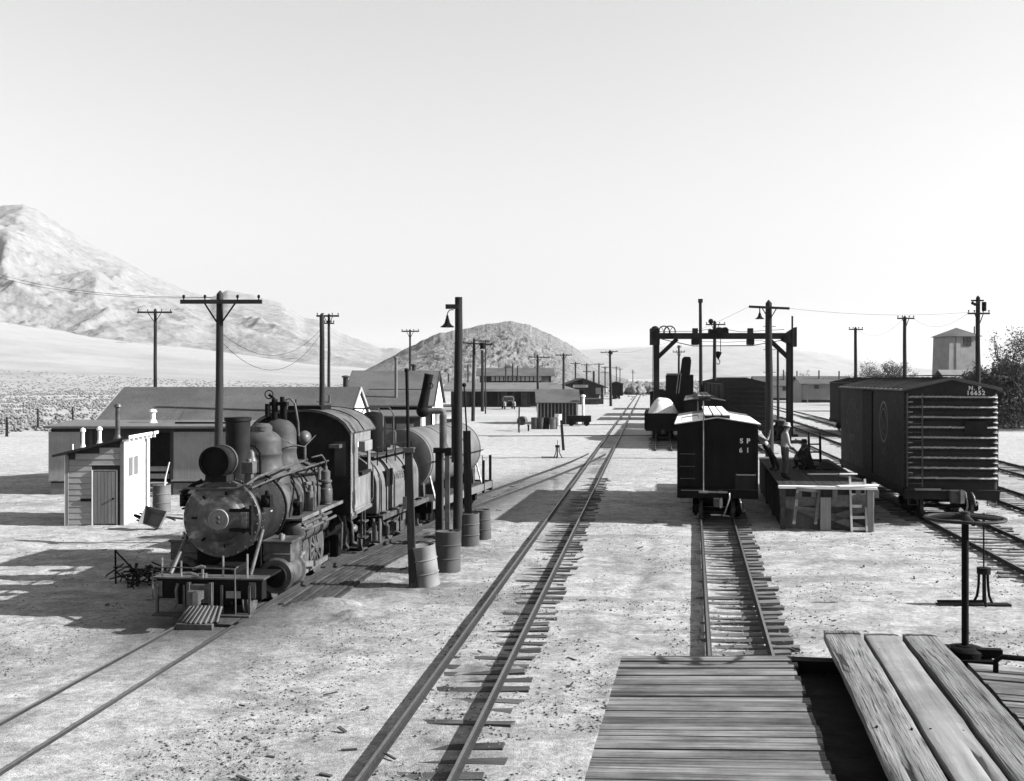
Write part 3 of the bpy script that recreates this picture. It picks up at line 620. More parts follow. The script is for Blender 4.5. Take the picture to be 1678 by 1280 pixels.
# ------------------------------------------------------------------ standard gauge box cars
def sg_boxcar(label, y, path, dx=0., length=12.2, group='standard gauge box cars', ends=False, full=False, dzs=0.):
    p, d = at_y(path, y); t = thing('box_car', label, 'box car', (p.x+dx, p.y, 0), -math.atan2(d.x, d.y), group)
    h = 1.38; fl = 1.02; ev = 4.06+dzs; rg = 4.4+dzs
    m = MB(); m.prism([(-h+.03, fl), (h-.03, fl), (h-.03, ev), (0, rg-.06), (-h+.03, ev)], .06, length-.06); m.build('body', 'car', t)
    for s in (-1, 1):
        m = MB(); n = 84
        for k in range(n):
            y0 = .08+k*(length-.16)/n
            if full and s < 0 and length/2-1.0 < y0 < length/2+.85: continue
            m.bb(s*(h-.03), s*h, y0+.005, y0+(length-.16)/n-.005, fl, ev-.08)
        tag(m.build('side_siding', 'carside', t), kind='stuff')
        MB().bb(s*(h-.02), s*(h+.05), length/2-1.1, length/2+1.0, ev-.2, ev-.12).build('door_track', 'iron', t)
        MB().bb(s*(h-.02), s*(h+.04), .02, length-.02, fl-.14, fl+.04).build('side_sill', 'iron', t)
        MB().bb(s*(h-.02), s*(h+.045), length/2-.95, length/2+.85, fl+.05, ev-.22).build('side_door', 'car', t)
    m = MB(); a = math.atan((rg-ev)/h)
    for s in (-1, 1):
        for k in range(16):
            y0 = -.05+k*(length+.1)/16
            m.add([(0, y0, rg), (s*(h+.08), y0, ev-.0), (s*(h+.08), y0+(length+.1)/16-.05, ev), (0, y0+(length+.1)/16-.05, rg), (0, y0, rg-.05), (s*(h+.08), y0, ev-.05), (s*(h+.08), y0+(length+.1)/16-.05, ev-.05), (0, y0+(length+.1)/16-.05, rg-.05)], [(0, 1, 2, 3), (4, 7, 6, 5), (0, 4, 5, 1), (1, 5, 6, 2), (2, 6, 7, 3), (3, 7, 4, 0)])
            m.beam((0, y0, rg+.02), (s*(h+.08), y0, ev+.02), .05, .06)
    m.build('roof', 'rooflight' if full else 'carmetal', t)
    for k in range(3): MB().bb(-.3+k*.21, -.3+k*.21+.19, -.2, length+.2, rg+.07, rg+.1).build('running_board', 'timber', t)
    # pressed steel end: long swept ribs, short ones between them at the corners
    for yy_, s in ((.0, -1), (length, 1)):
        nx, nz = 60, 210; xs2 = np.linspace(-h, h, nx); zs2 = np.linspace(fl, 1, nz)
        XE, T = np.meshgrid(xs2, np.linspace(0, 1, nz), indexing='ij'); top = ev+(rg-ev)*(1-np.abs(XE)/h)-.04; ZE = fl+(top-fl)*T
        D = np.zeros_like(ZE); zl = (ZE-fl)/(ev-fl)
        edge = np.minimum(XE+h, h-XE)
        for k in range(9):
            zc = .107+k*.1012
            D = np.maximum(D, .095*np.exp(-((zl-zc)/.019)**2)*sstep(0.0, .3, edge+.12))
        for k in range(8): D = np.maximum(D, .075*np.exp(-((zl-.158-k*.1012)/.018)**2)*sstep(.45, .08, edge))
        D *= sstep(1.0, .93, zl)
        rc = np.clip(.16-edge, 0, .16); D -= (.16-np.sqrt(np.maximum(.16**2-rc**2, 0)))
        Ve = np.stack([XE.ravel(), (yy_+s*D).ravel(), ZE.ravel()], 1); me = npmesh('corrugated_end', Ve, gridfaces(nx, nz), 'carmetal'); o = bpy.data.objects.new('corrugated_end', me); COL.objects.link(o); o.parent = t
        if full:    # sunlight painted lighter on the ribs' upper flanks and the right edge
            me.materials.append(K['rib_lit']); up_ = (XE[:-1, :-1] > h-.045) | (D[:-1, :-1] > .05) & (np.diff(D, axis=1)[:-1] < -.004) & (XE[:-1, :-1]+1.6*fbm(XE[:-1, :-1]*1.2, ZE[:-1, :-1]*5, 3, 3) > -.95)
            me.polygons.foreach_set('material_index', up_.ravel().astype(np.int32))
        if not full: break
    MB().bb(-h, h, -.06, .2, fl-.3, fl).build('end_sill', 'carmetal', t, .01); MB().bb(-h, h, length-.2, length+.06, fl-.3, fl).build('end_sill', 'carmetal', t, .01)
    m = MB(); m.bb(-.3, .3, .2, length-.2, .62, fl)
    for x in (-h+.1, h-.1): m.bb(x-.06, x+.06, .1, length-.1, fl-.25, fl)
    m.build('underframe', 'iron', t)
    coupler(t, -.06, .86, -1, 1.25); coupler(t, length+.06, .86, 1, 1.25)
    bogie(t, 1.8, SG, .42, 1.65, .95); bogie(t, length-1.8, SG, .42, 1.65, .95)
    return t
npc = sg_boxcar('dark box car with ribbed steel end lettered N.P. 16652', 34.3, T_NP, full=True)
h = 1.38
text('lettering', 'N. P.', .17, (.70, -.012, 4.1), (R(90), 0, 0), 'letter', npc, .03, 1.25)
text('lettering', '16652', .18, (.70, -.012, 3.95), (R(90), 0, 0), 'letter', npc, .03, 1.25)
m = MB()
for k in range(11): m.tube([(-h+.08, -.02, 1.2+k*.26), (-h+.08, -.1, 1.2+k*.26), (-h+.48, -.1, 1.2+k*.26), (-h+.48, -.02, 1.2+k*.26)], .012, 6)
for x in (-h+.06, -h+.5): m.bb(x-.015, x+.015, -.12, -.09, 1.1, 3.95)
m.build('end_ladder', 'iron_lit', npc)
MB().bb(.36, 1.0, -.11, -.07, 2.72, 3.1).build('route_board', 'carside', npc)
air_hose(npc, .55, -.06, .95, 'steel')
MB().tube([(-.3, -.1, 1.0), (.3, -.1, 1.02)], .016, 6).tube([(0, -.12, 1.02), (.02, -.14, .7)], .014, 6).build('uncoupling_rod', 'steel', npc)
MB().tube([(.3, -.08, 1.0), (.35, -.2, .95), (.4, -.24, .55), (.34, -.2, .3)], .03, 6).build('chain_bar', 'steel', npc)
for s in (-1, 1): MB().tube([(s*1.28, -.03, .98), (s*1.28, -.05, .55), (s*1.02, -.05, .55), (s*1.02, -.03, .98)], .016, 6).build('sill_step', 'iron_lit', npc)
MB().bb(-1.1, -.35, -.2, -.02, 1.0, 1.05).build('brake_step', 'pale_wood', npc)
# round emblem with a double curve and faded words on the side facing the dock
m = MB(); a = lambda r, n0=0, n1=36: [(math.cos(2*math.pi*k/36)*r, math.sin(2*math.pi*k/36)*r) for k in range(n0, n1)]
def ringpart(m, r0, r1, cy, cz):
    P, Q = a(r0), a(r1)
    for k in range(36):
        j = (k+1) % 36
        m.prism([(cy+P[k][0], cz+P[k][1]), (cy+Q[k][0], cz+Q[k][1]), (cy+Q[j][0], cz+Q[j][1]), (cy+P[j][0], cz+P[j][1])], -h-.012, -h-.004, 'x')
ringpart(m, .62, .7, 3.2, 2.95); ringpart(m, .42, .45, 3.2, 2.95)
S_ = [(3.2+.21*math.sin(t), 2.95+.42-.42*t/math.pi) for t in [i*math.pi/8 for i in range(17)]]
for p0, p1 in zip(S_, S_[1:]): m.beam((-h-.008, p0[0], p0[1]), (-h-.008, p1[0], p1[1]), .012, .05, (1, 0, 0))
m.build('round_emblem', 'letter_faint', npc)
text('lettering', '16652', .3, (-h-.01, 3.2, 1.95), (R(90), 0, R(-90)), 'letter_dim', npc)
for i, ch in enumerate('NORTHERN'):
    t_ = math.pi*(.92-.84*i/7); text('lettering', ch, .36, (-h-.01, 9.4-.0+1.25*-math.cos(t_)*-1, 2.35+1.15*math.sin(t_)), (R(90), t_-math.pi/2, R(-90)) if False else (R(90), 0, R(-90)), 'letter_dim', npc)
text('lettering', 'PACIFIC', .36, (-h-.01, 9.4, 2.1), (R(90), 0, R(-90)), 'letter_dim', npc)
text('lettering', '16652', .26, (-h-.01, 9.4, 1.6), (R(90), 0, R(-90)), 'letter_dim', npc)
sg_boxcar('dark box car end just right of the SP 61 car roof, below the gantry', 72, T_SG)
sg_boxcar('second in the row of dark box cars under the gantry', 85, T_SG)
sg_boxcar('third in the row of dark box cars under the gantry', 98, T_SG)
sg_boxcar('dark freight car end peeping out behind the N.P. box car', 84, T_A, dx=3.2)
# ------------------------------------------------------------------ the box car underfoot: board roof, running board, hand brake
th = math.atan(.172)
ft = thing('box_car', 'weathered box car roof with three raised planks in the near corner', 'box car', (1.95, 5.88, 0), -th, 'narrow gauge freight cars')
L = 8.4; h = 1.375; ev = 2.87; rg = 2.93      # runs towards the camera: local y from 0 to -L
MB().bb(-h+.1, h-.1, -L+.05, -.05, .98, 2.7).build('body', 'car', ft)
MB().bb(-h+.06, h-.06, -L, 0, 2.62, 2.74).bb(-.5, .45, -L, 0, 2.74, 2.868).build('roof_frame', 'car', ft)
MB().bb(-h+.04, -.44, -L, -.01, 2.8, 2.86).build('roof_bearer', 'car', ft); MB().bb(.42, h-.04, -L, -.01, 2.8, 2.86).build('roof_bearer', 'car', ft)
yb = 0.
while yb > -7.2:
    wd_ = rnd.uniform(.065, .11)
    for s in (-1, 1):
        e_ = .47+rnd.uniform(-.016, .018) if s < 0 else .40; L_ = h-e_
        o = MB().box((0, 0, 0), (L_, wd_-rnd.uniform(.002, .008), .028)).build('roof_board', 'roofboard', ft, smooth=False)
        o.location = (s*(e_+L_/2), yb-wd_/2, (rg+ev)/2+rnd.uniform(-.006, .005)); o.rotation_euler = (rnd.uniform(-.012, .012), s*math.atan((rg-ev)/h), rnd.uniform(-.003, .003))
    yb -= wd_
for k in range(6): MB().bb(-.27, .27, -.3-k*1.3, -.2-k*1.3, 2.93, 3.0).build('running_board_saddle', 'midwood', ft, .004)
def plank(name, x, wd_, y0, y1, z, tk, mat, seed, par):
    nx, ny = 12, 70; X_, Y_ = np.meshgrid(np.linspace(-wd_/2, wd_/2, nx), np.linspace(0, 1, ny), indexing='ij')
    YR = y0+(y1-y0)*Y_
    g_ = fbm(X_*90+seed*7, YR*1.6, 4, seed, .6); c_ = sstep(.62, .75, fbm(X_*55+3*seed, YR*.9, 3, seed+5))
    Zt = z+tk/2+.010*(g_-.5)-.012*c_-.004*(np.abs(X_)/(wd_/2))**6+.01*np.sin(YR*.9+seed)
    Xw = X_+x+.012*(fbm(YR*.8, X_*0+seed, 3, seed+2)-.5)+.010*(fbm(YR*7, X_*0+seed, 2, seed+4)-.5)*(np.abs(X_)/(wd_/2))**3
    Vt = np.stack([Xw.ravel(), YR.ravel(), Zt.ravel()], 1); Vb = Vt.copy(); Vb[:, 2] = z-tk/2; F1 = gridfaces(nx, ny); F2 = F1[:, ::-1]+nx*ny
    E = [];
    idx = lambda i, j: i*ny+j
    per = [(idx(0, j), idx(0, j+1)) for j in range(ny-1)]+[(idx(nx-1, j+1), idx(nx-1, j)) for j in range(ny-1)]+[(idx(i+1, 0), idx(i, 0)) for i in range(nx-1)]+[(idx(i, ny-1), idx(i+1, ny-1)) for i in range(nx-1)]
    for p0, p1 in per: E.append((p0, p1, p1+nx*ny, p0+nx*ny))
    me = npmesh(name, np.concatenate([Vt, Vb]), np.concatenate([F1, F2, np.array(E)]), mat); me.set_sharp_from_angle(angle=R(45))
    o = bpy.data.objects.new(name, me); COL.objects.link(o); o.parent = par; return o
plank('running_board', -.205, .185, .13, -7.4, 3.02, .042, 'wood_y', 1, ft)
plank('running_board', -.008, .172, .12, -7.4, 3.02, .036, 'plank_smooth', 2, ft)
plank('running_board', .19, .17, .13, -7.4, 3.025, .044, 'wood_y', 3, ft)
m = MB()
for x in (-.27, -.14, -.07, .05, .13, .25):
    for k in range(4): m.cyl((x, -.25-k*1.3+rnd.uniform(-.02, .02), 3.035), (x, -.25-k*1.3, 3.044), .005, n=7)
m.build('nail_heads', 'iron', ft)
MB().bb(-.28, .27, .0, .09, 2.955, 2.995).build('running_board_bracket', 'midwood', ft); MB().bb(-.5, -.12, -.09, -.0, 2.8, 2.932).build('end_cap_board', 'car', ft)
bx_ = .415
st = MB().cyl((bx_, .12, 1.0), (bx_, .12, 3.68), .0185, n=12).cyl((bx_, .12, 2.93), (bx_, .12, 3.0), .045, n=12).build('brake_staff', 'iron', ft)
MB().lathe([(.195+.012*math.cos(q), .009*math.sin(q)) for q in [i*math.pi/4 for i in range(9)]], (bx_, .12, 3.665), 'z', 28).tube([(bx_-.19, .12, 3.66), (bx_, .12, 3.68), (bx_+.19, .12, 3.66)], .013, 8).tube([(bx_, -.07, 3.66), (bx_, .12, 3.68), (bx_, .31, 3.66)], .013, 8).cyl((bx_, .12, 3.655), (bx_, .12, 3.70), .025, n=12).build('brake_wheel', 'rail', st)
MB().bb(bx_-.13, bx_+.12, .0, .2, 2.9, 2.945).lathe([(.0, 0), (.1, 0), (.1, .03), (.085, .045), (.05, .05), (.0, .05)], (bx_, .12, 2.945), 'z', 16).bb(bx_+.05, bx_+.17, .05, .1, 2.95, 2.995).cyl((bx_-.1, .1, 2.94), (bx_-.1, .1, 3.0), .025, n=10).build('brake_ratchet', 'iron', ft)
MB().tube([(.5, -.16, 2.9), (.5, -.16, 2.99), (.53, -.16, 3.01), (.92, -.16, 2.99), (.95, -.16, 2.97), (.95, -.16, 2.88)], .014, 8).cyl((.5, -.16, 2.9), (.5, -.16, 2.925), .03, n=10).build('roof_grab_iron', 'iron', ft)
for z in (1.4, 2.1): pass
bogie(ft, -1.5, NG, .33, 1.3, .8); coupler(ft, .05, .68, 1, .9)
# ------------------------------------------------------------------ steam locomotive: local y runs back from the smokebox front
lx, ly, lt = -5.36, 20.9, .095
lo = thing('steam_locomotive', 'black oil-stained steam locomotive with worn round smokebox front', 'locomotive', (lx, ly, -.05), -math.atan(lt))
BZ = 1.86
sb = MB().lathe([(.7, 0), (.7, 1.62)], (0, 0, BZ), 'y', 48).build('smokebox', 'smokebox', lo)
MB().lathe([(.66, -.07), (.715, -.07), (.725, -.05), (.725, .03), (.7, .05)], (0, 0, BZ), 'y', 56).build('smokebox_ring', 'smokefront', lo)
MB().lathe([(0, -.14), (.3, -.135), (.45, -.12), (.5, -.105), (.5, -.085), (.66, -.07)], (0, 0, BZ), 'y', 56).build('smokebox_front', 'smokefront', lo)
dr = MB().lathe([(0, -.2), (.2, -.19), (.38, -.165), (.42, -.14), (.42, -.11)], (0, 0, BZ), 'y', 44).build('smokebox_door', 'smokefront', lo)
MB().lathe([(0, -.225), (.09, -.225), (.1, -.215), (.15, -.215), (.155, -.23), (.185, -.23), (.195, -.215), (.195, -.17)], (0, 0, BZ), 'y', 36).build('number_plate', 'plate', dr)
MB().lathe([(0, -.27), (.03, -.265), (.04, -.22)], (0, 0, BZ+.035), 'y', 12).lathe([(0, -.265), (.03, -.26), (.038, -.22)], (0, 0, BZ-.045), 'y', 12).build('door_knob', 'iron_lit', dr)
m = MB()
for k in range(26):
    a = 2*math.pi*k/26; m.blob((.69*math.sin(a), -.085, BZ+.69*math.cos(a)), (.017, .022, .017), 8, 4)
for y_ in (.18, .3, 1.5):
    for k in range(34):
        a = 2*math.pi*k/34; m.blob((.705*math.sin(a), y_, BZ+.705*math.cos(a)), (.012, .012, .012), 6, 4)
b_ = m.build('rim_bolts', 'iron_lit', lo); tag(b_, kind='stuff')
for k in range(7):
    a = 2*math.pi*k/7+.25
    o = MB().bb(-.016, .016, -.16, -.1, .46, .53).build('door_clamp', 'iron', lo)
    o.location = (0, 0, BZ); o.rotation_euler = (0, a, 0)
MB().bb(.2, .6, -.2, -.16, BZ+.14, BZ+.2).bb(.2, .6, -.2, -.16, BZ-.22, BZ-.16).cyl((.6, -.17, BZ-.28), (.6, -.17, BZ+.26), .035, n=10).build('door_hinge', 'iron', lo)
m = MB()
for y, r in ((1.62, .715), (2.6, .705), (3.5, .73), (4.4, .75)): m.lathe([(r-.02, y), (r+.012, y), (r+.012, y+.07), (r-.02, y+.07)], (0, 0, BZ), 'y', 44)
MB().lathe([(.685, 1.6), (.685, 2.6), (.71, 3.4), (.735, 4.4), (.74, 5.15)], (0, 0, BZ), 'y', 48).build('boiler', 'jacket', lo)
for y, r in ((1.62, .715), (2.55, .7), (3.45, .725), (4.3, .745)): MB().lathe([(r-.03, y), (r+.012, y), (r+.012, y+.07), (r-.03, y+.07)], (0, 0, BZ), 'y', 44).build('boiler_band', 'iron', lo)
MB().bb(-.52, .52, 3.9, 7.0, .75, 1.75).build('firebox', 'iron', lo, .03)
MB().bb(-.34, .34, -.4, 7.2, .5, 1.0).bb(-.3, .3, .3, 7.0, .2, .5).bb(-.28, .28, .6, 5.0, 1.0, 1.25).bb(-.62, .62, .35, 1.3, .75, 1.4).build('frame', 'iron', lo, .01)  # includes two filler boxes added to block sun under the boiler
MB().lathe([(.46, 2.42), (.38, 2.5), (.29, 2.6), (.235, 2.72), (.225, 2.9), (.236, 3.6), (.236, 3.62), (.258, 3.63), (.258, 3.7), (.22, 3.7), (.235, 3.3), (.2, 2.6)], (0, .85, 0), 'z', 32).build('smokestack', 'smokebox', lo)
def dome(name, y, r, base, mid, top, cap):
    prof = [(r*1.5, base-.2), (r*1.42, base-.05), (r*1.2, base+.06), (r*1.06, base+.16), (r, base+.28), (r*1.0, base+.36), (r*1.035, base+.38), (r*1.035, base+.42), (r, base+.44), (r, mid)]
    prof += [(r*math.cos(t), mid+(top-mid)*math.sin(t)) for t in [i*math.pi/2/8 for i in range(1, 8)]]
    if cap: prof = [q for q in prof if q[0] > r*.5]+[(r*.52, top-.05), (r*.52, top+.06), (r*.35, top+.12), (0, top+.13)]
    else: prof += [(0, top)]
    return MB().lathe(prof, (0, y, 0), 'z', 36).build(name, 'dome', lo)
dome('sand_dome', 2.35, .385, 2.5, 3.15, 3.4, True)
sd = dome('steam_dome', 3.55, .355, 2.55, 3.25, 3.58, False)
MB().cyl((-.1, 3.5, 3.5), (-.1, 3.5, 4.0), .07, n=12).cyl((.1, 3.55, 3.5), (.1, 3.55, 3.95), .06, n=12).cyl((0, 3.72, 3.5), (0, 3.72, 4.05), .05, n=10).bb(-.2, .18, 3.44, 3.62, 3.86, 3.94).lathe([(.09+.012*math.cos(q), .012*math.sin(q)) for q in [i*math.pi/4 for i in range(9)]], (-.2, 3.42, 4.1), 'y', 16).cyl((-.2, 3.42, 4.1), (-.1, 3.5, 4.0), .03, n=8).cyl((-.24, 3.46, 3.62), (-.24, 3.46, 3.9), .06, n=10).build('safety_valves', 'iron', lo)
MB().tube([(.1, 3.6, 3.98), (.2, 3.62, 4.02), (.3, 3.66, 3.9), (.36, 3.7, 3.5), (.36, 3.75, 3.2)], .025, 7).build('whistle_pipe', 'iron_lit', lo)
MB().lathe([(.15, 0), (.135, .03), (.1, .12), (.09, .2), (.05, .25), (0, .26)], (0, 1.6, 2.78), 'z', 20).build('bell', 'iron_lit', lo)
MB().tube([(-.2, 1.6, 2.5), (-.2, 1.6, 2.95), (-.1, 1.6, 3.1), (0, 1.6, 3.12), (.1, 1.6, 3.1), (.2, 1.6, 2.95), (.2, 1.6, 2.5)], .025, 8).build('bell_yoke', 'iron', lo)
MB().blob((.3, 4.45, 3.12), (.14, .2, .16), 14, 8).cyl((.3, 4.45, 2.6), (.3, 4.45, 3.0), .03, n=8).build('turbo_generator', 'iron_lit', lo)
hl = MB().lathe([(.27, -.42), (.27, .12), (.21, .16), (0, .17)], (0, -.02, 2.93), 'y', 36).bb(-.2, .2, -.35, .1, 2.56, 2.68).build('headlight', 'smokebox', lo)
MB().lathe([(0, -.4), (.24, -.4), (.24, -.44), (.282, -.44), (.282, -.3), (.27, -.28)], (0, -.02, 2.93), 'y', 36).build('headlight_glass', 'iron', hl)
MB().lathe([(.272, -.02), (.29, -.02), (.29, .05), (.272, .05)], (0, -.02, 2.93), 'y', 36).build('headlight_band', 'iron_lit', hl)
MB().bb(.34, .56, .05, .3, 2.68, 2.9).bb(.38, .52, .1, .25, 2.5, 2.68).cyl((.45, .17, 2.45), (.45, .17, 2.95), .05, n=10).build('lamp_box', 'iron_lit', lo, .012)
# running boards, pipes, reservoir, pump
for s in (-1, 1):
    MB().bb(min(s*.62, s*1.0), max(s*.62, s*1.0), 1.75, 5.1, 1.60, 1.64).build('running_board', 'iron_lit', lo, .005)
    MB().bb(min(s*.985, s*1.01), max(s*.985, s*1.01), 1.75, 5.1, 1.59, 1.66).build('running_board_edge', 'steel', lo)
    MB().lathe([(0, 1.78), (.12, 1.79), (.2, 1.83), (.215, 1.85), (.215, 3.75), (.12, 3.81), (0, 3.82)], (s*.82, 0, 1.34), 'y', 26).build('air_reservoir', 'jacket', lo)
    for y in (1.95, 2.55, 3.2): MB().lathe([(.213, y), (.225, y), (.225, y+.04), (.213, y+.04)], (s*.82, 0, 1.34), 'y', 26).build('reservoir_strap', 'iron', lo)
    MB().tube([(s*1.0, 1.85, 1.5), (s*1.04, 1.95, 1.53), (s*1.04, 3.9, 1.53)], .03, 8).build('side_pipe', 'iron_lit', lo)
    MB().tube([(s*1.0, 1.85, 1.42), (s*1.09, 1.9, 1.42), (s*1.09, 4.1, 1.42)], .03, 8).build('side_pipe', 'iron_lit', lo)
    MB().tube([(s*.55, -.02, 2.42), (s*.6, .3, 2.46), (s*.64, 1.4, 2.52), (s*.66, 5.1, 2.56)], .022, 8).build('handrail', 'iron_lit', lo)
    for y in (.6, 1.7, 2.7, 3.7, 4.6): MB().cyl((s*.5, y, 2.37), (s*.65, y, 2.53), .014, n=6).build('handrail_stanchion', 'iron', lo)
    MB().lathe([(0, .35), (.3, .36), (.34, .4), (.34, .46), (.29, .5), (.29, 1.12), (.34, 1.15), (.34, 1.21), (0, 1.22)], (s*.9, 0, .74), 'y', 32).build('cylinder', 'jacket', lo)
    MB().lathe([(0, .31), (.2, .32), (.22, .35)], (s*.9, 0, .74), 'y', 24).build('cylinder_cover', 'iron', lo)
    MB().bb(s*.9-.27, s*.9+.27, .42, 1.18, 1.0, 1.36).bb(s*.9-.3, s*.9+.3, .39, 1.21, 1.34, 1.39).bb(s*.9-.285, s*.9+.285, .405, 1.195, 1.13, 1.155).build('steam_chest', 'jacket', lo, .015)
    MB().cyl((s*.9, .75, 1.38), (s*.9, .75, 1.47), .06, n=12).cyl((s*.95, .55, 1.38), (s*.95, .55, 1.52), .03, n=8).build('oil_cup', 'steel', lo)
    MB().tube([(s*.7, .2, 1.62), (s*.74, -.62, .92)], .036, 10).build('smokebox_brace', 'iron_lit', lo)
    MB().bb(s*.9-.09, s*.9+.09, 1.2, 2.05, .9, .96).bb(s*.9-.09, s*.9+.09, 1.2, 2.05, .52, .58).build('crosshead_guides', 'steel', lo)
    MB().bb(s*.9-.07, s*.9+.07, 1.6, 1.9, .58, .9).cyl((s*.9, 1.15, .74), (s*.9, 1.7, .74), .035, n=10).build('crosshead', 'steel', lo)
    MB().beam((s*.86, 1.75, .74), (s*.86, 3.3, .5), .06, .12).build('main_rod', 'steel', lo)
    MB().beam((s*.76, 2.0, .42), (s*.76, 4.6, .42), .05, .11).build('side_rod', 'steel', lo)
    MB().beam((s*.9, 1.9, 1.3), (s*.9, 2.0, .55), .05, .06).bb(s*.85-.04, s*.85+.04, 1.95, 2.15, .6, 1.5).build('guide_yoke', 'iron_lit', lo)
DW = MB().lathe([(.07, -.08), (.13, -.08), (.13, .02), (.11, .06), (0, .06)], axis='x', n=16).lathe([(.45, -.04), (.45, .03), (.5, .05), (.575, .05), (.585, -.02), (.61, -.05), (.61, -.08), (.5, -.08), (.45, -.04)], axis='x', n=40)
for k in range(13):
    a = 2*math.pi*k/13; DW.beam((0, .11*math.cos(a), .11*math.sin(a)), (0, .46*math.cos(a), .46*math.sin(a)), .055, .045, (1, 0, 0))
DW.prism([(-.2, -.44), (.2, -.44), (.3, -.3), (.2, -.14), (-.2, -.14), (-.3, -.3)], -.03, .045, 'x')
DWM = DW.mesh('driving_wheel', 'iron_lit')
for s in (-1, 1):
    for y in (2.05, 3.3, 4.55):
        put('driving_wheel', DWM, lo, (s*.5, y, .56+RZ0-.03), (.5*y, 0, 0 if s > 0 else math.pi))
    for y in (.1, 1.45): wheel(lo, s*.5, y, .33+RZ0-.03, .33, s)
MB().cyl((.5, .1, .46), (-.5, .1, .46), .05, n=10).cyl((.5, 1.45, .46), (-.5, 1.45, .46), .05, n=10).bb(-.62, -.54, -.2, 1.75, .38, .56).bb(.54, .62, -.2, 1.75, .38, .56).build('pilot_truck', 'iron', lo)
MB().cyl((.8, 4.35, 1.66), (.8, 4.35, 1.95), .125, n=20).lathe([(.14, 1.7), (.15, 1.72), (.15, 1.98), (.14, 2.0), (.09, 2.02), (.09, 2.12), (.14, 2.14), (.14, 2.18), (.1, 2.2), (.1, 2.38), (.05, 2.42), (.04, 2.5), (0, 2.5)], (.8, 4.35, 0), 'z', 22).cyl((.68, 4.25, 2.2), (.68, 4.25, 2.45), .04, n=8).build('air_pump', 'jacket', lo)
MB().tube([(.8, 4.35, 2.45), (.82, 4.3, 2.6), (.75, 4.2, 2.75), (.55, 4.1, 2.7)], .022, 7).tube([(.72, 4.3, 2.1), (.7, 3.9, 2.15), (.72, 3.6, 2.2), (.78, 3.5, 2.1), (.78, 3.5, 1.64)], .03, 8).build('pump_pipes', 'iron_lit', lo)
MB().cyl((.74, 3.2, 1.64), (.74, 3.2, 2.05), .1, n=14).tube([(.72, 3.35, 1.66), (.72, 3.35, 2.1), (.74, 3.28, 2.2), (.68, 3.1, 2.22)], .04, 8).build('feed_valve', 'iron_lit', lo)
MB().bb(.66, .82, 2.25, 2.45, 1.66, 1.9).cyl((.74, 2.35, 1.8), (.74, 2.2, 1.95), .06, n=10).cyl((.76, 2.35, 1.64), (.76, 2.35, 2.05), .03, n=8).build('lubricator', 'iron', lo)
MB().tube([(.7, 1.9, 1.66), (.71, 2.1, 2.0), (.66, 2.4, 2.3), (.5, 2.6, 2.5)], .018, 6).tube([(.75, 2.9, 1.66), (.74, 2.9, 2.1), (.7, 2.8, 2.35), (.6, 2.75, 2.5)], .02, 6).tube([(.74, 3.9, 1.66), (.75, 3.85, 2.2), (.72, 3.7, 2.5), (.5, 3.6, 2.62)], .018, 6).tube([(.55, 2.3, 2.5), (.58, 2.6, 2.45), (.63, 4.0, 2.36), (.66, 5.0, 2.34)], .025, 6).build('boiler_pipes', 'iron', lo)
MB().tube([(.05, 2.1, 3.4), (.25, 2.5, 3.25), (.35, 3.2, 3.05), (.45, 3.9, 2.95), (.42, 4.9, 3.15)], .012, 5).build('bell_cord', 'iron_lit', lo)
MB().tube([(-.75, .2, 2.25), (-.8, -.05, 2.36), (-.66, -.13, 2.42), (-.3, -.16, 2.42), (.3, -.16, 2.43), (.5, -.12, 2.5), (.62, .2, 2.62), (.68, .8, 2.66), (.7, 3.2, 2.72)], .024, 8).build('front_handrail', 'iron_lit', lo)
MB().tube([(-.35, -.08, 2.55), (-.5, -.1, 2.5), (-.72, -.08, 2.32), (-.75, .02, 2.2)], .04, 8).build('front_pipe', 'iron', lo)
for s in (-1, 1):
    MB().bb(s*.78-.09, s*.78+.09, .12, .3, 2.05, 2.28).lathe([(0, .07), (.06, .08), (.07, .12)], (s*.78, 0, 2.16), 'y', 12).cyl((s*.78, .21, 2.26), (s*.78, .21, 2.36), .04, n=10).cyl((s*.55, .21, 2.08), (s*.78, .21, 2.08), .02, n=6).build('marker_lamp', 'iron', lo, .01)
MB().lathe([(.0, 0), (.12, 0), (.13, .015), (.0, .02)], (0, 0, 0), 'z', 18).build('smokebox_cover', 'plate', lo)
bpy.data.objects['smokebox_cover'].location = (.66, .75, 2.02); bpy.data.objects['smokebox_cover'].rotation_euler = (0, R(78), 0)
for z in (2.0, 1.45): MB().bb(-.82, -.7, .1, .5, z, z+.03).build('side_bracket', 'iron', lo)
# pilot beam, deck, footboards, pilot
MB().bb(-.86, 1.06, -.95, -.7, .55, .9).bb(-1.02, 1.02, -.7, .35, .84, .88).build('pilot_beam', 'iron', lo, .008)
MB().bb(-.92, 1.1, -.98, -.62, .9, .93).build('pilot_deck', 'iron_lit', lo, .004)
for x, z1 in ((-.8, 1.25), (-.45, 1.2), (.32, 1.3), (.76, 1.34)): MB().cyl((x, -.85, .9), (x, -.85, z1), .018, n=8).build('flag_post', 'steel', lo)
MB().tube([(-.9, -1.02, .5), (-.9, -1.04, 1.06), (-.87, -1.04, 1.12), (.62, -1.04, 1.1)], .012, 6).tube([(.6, -1.0, .3), (.6, -1.05, 1.1), (.64, -1.0, 1.14)], .014, 6).build('uncoupling_lever', 'iron_lit', lo)
MB().tube([(-.35, -1.0, 1.0), (-.2, -1.06, 1.02), (-.05, -1.05, .98)], .03, 7).tube([(-.18, -1.0, 1.08), (-.02, -1.0, 1.14), (.05, -1.0, 1.12)], .025, 7).cyl((0, -1.0, .93), (0, -1.0, 1.1), .025, n=8).bb(-.1, .05, -1.0, -.9, .93, 1.0).build('deck_fittings', 'steel', lo)
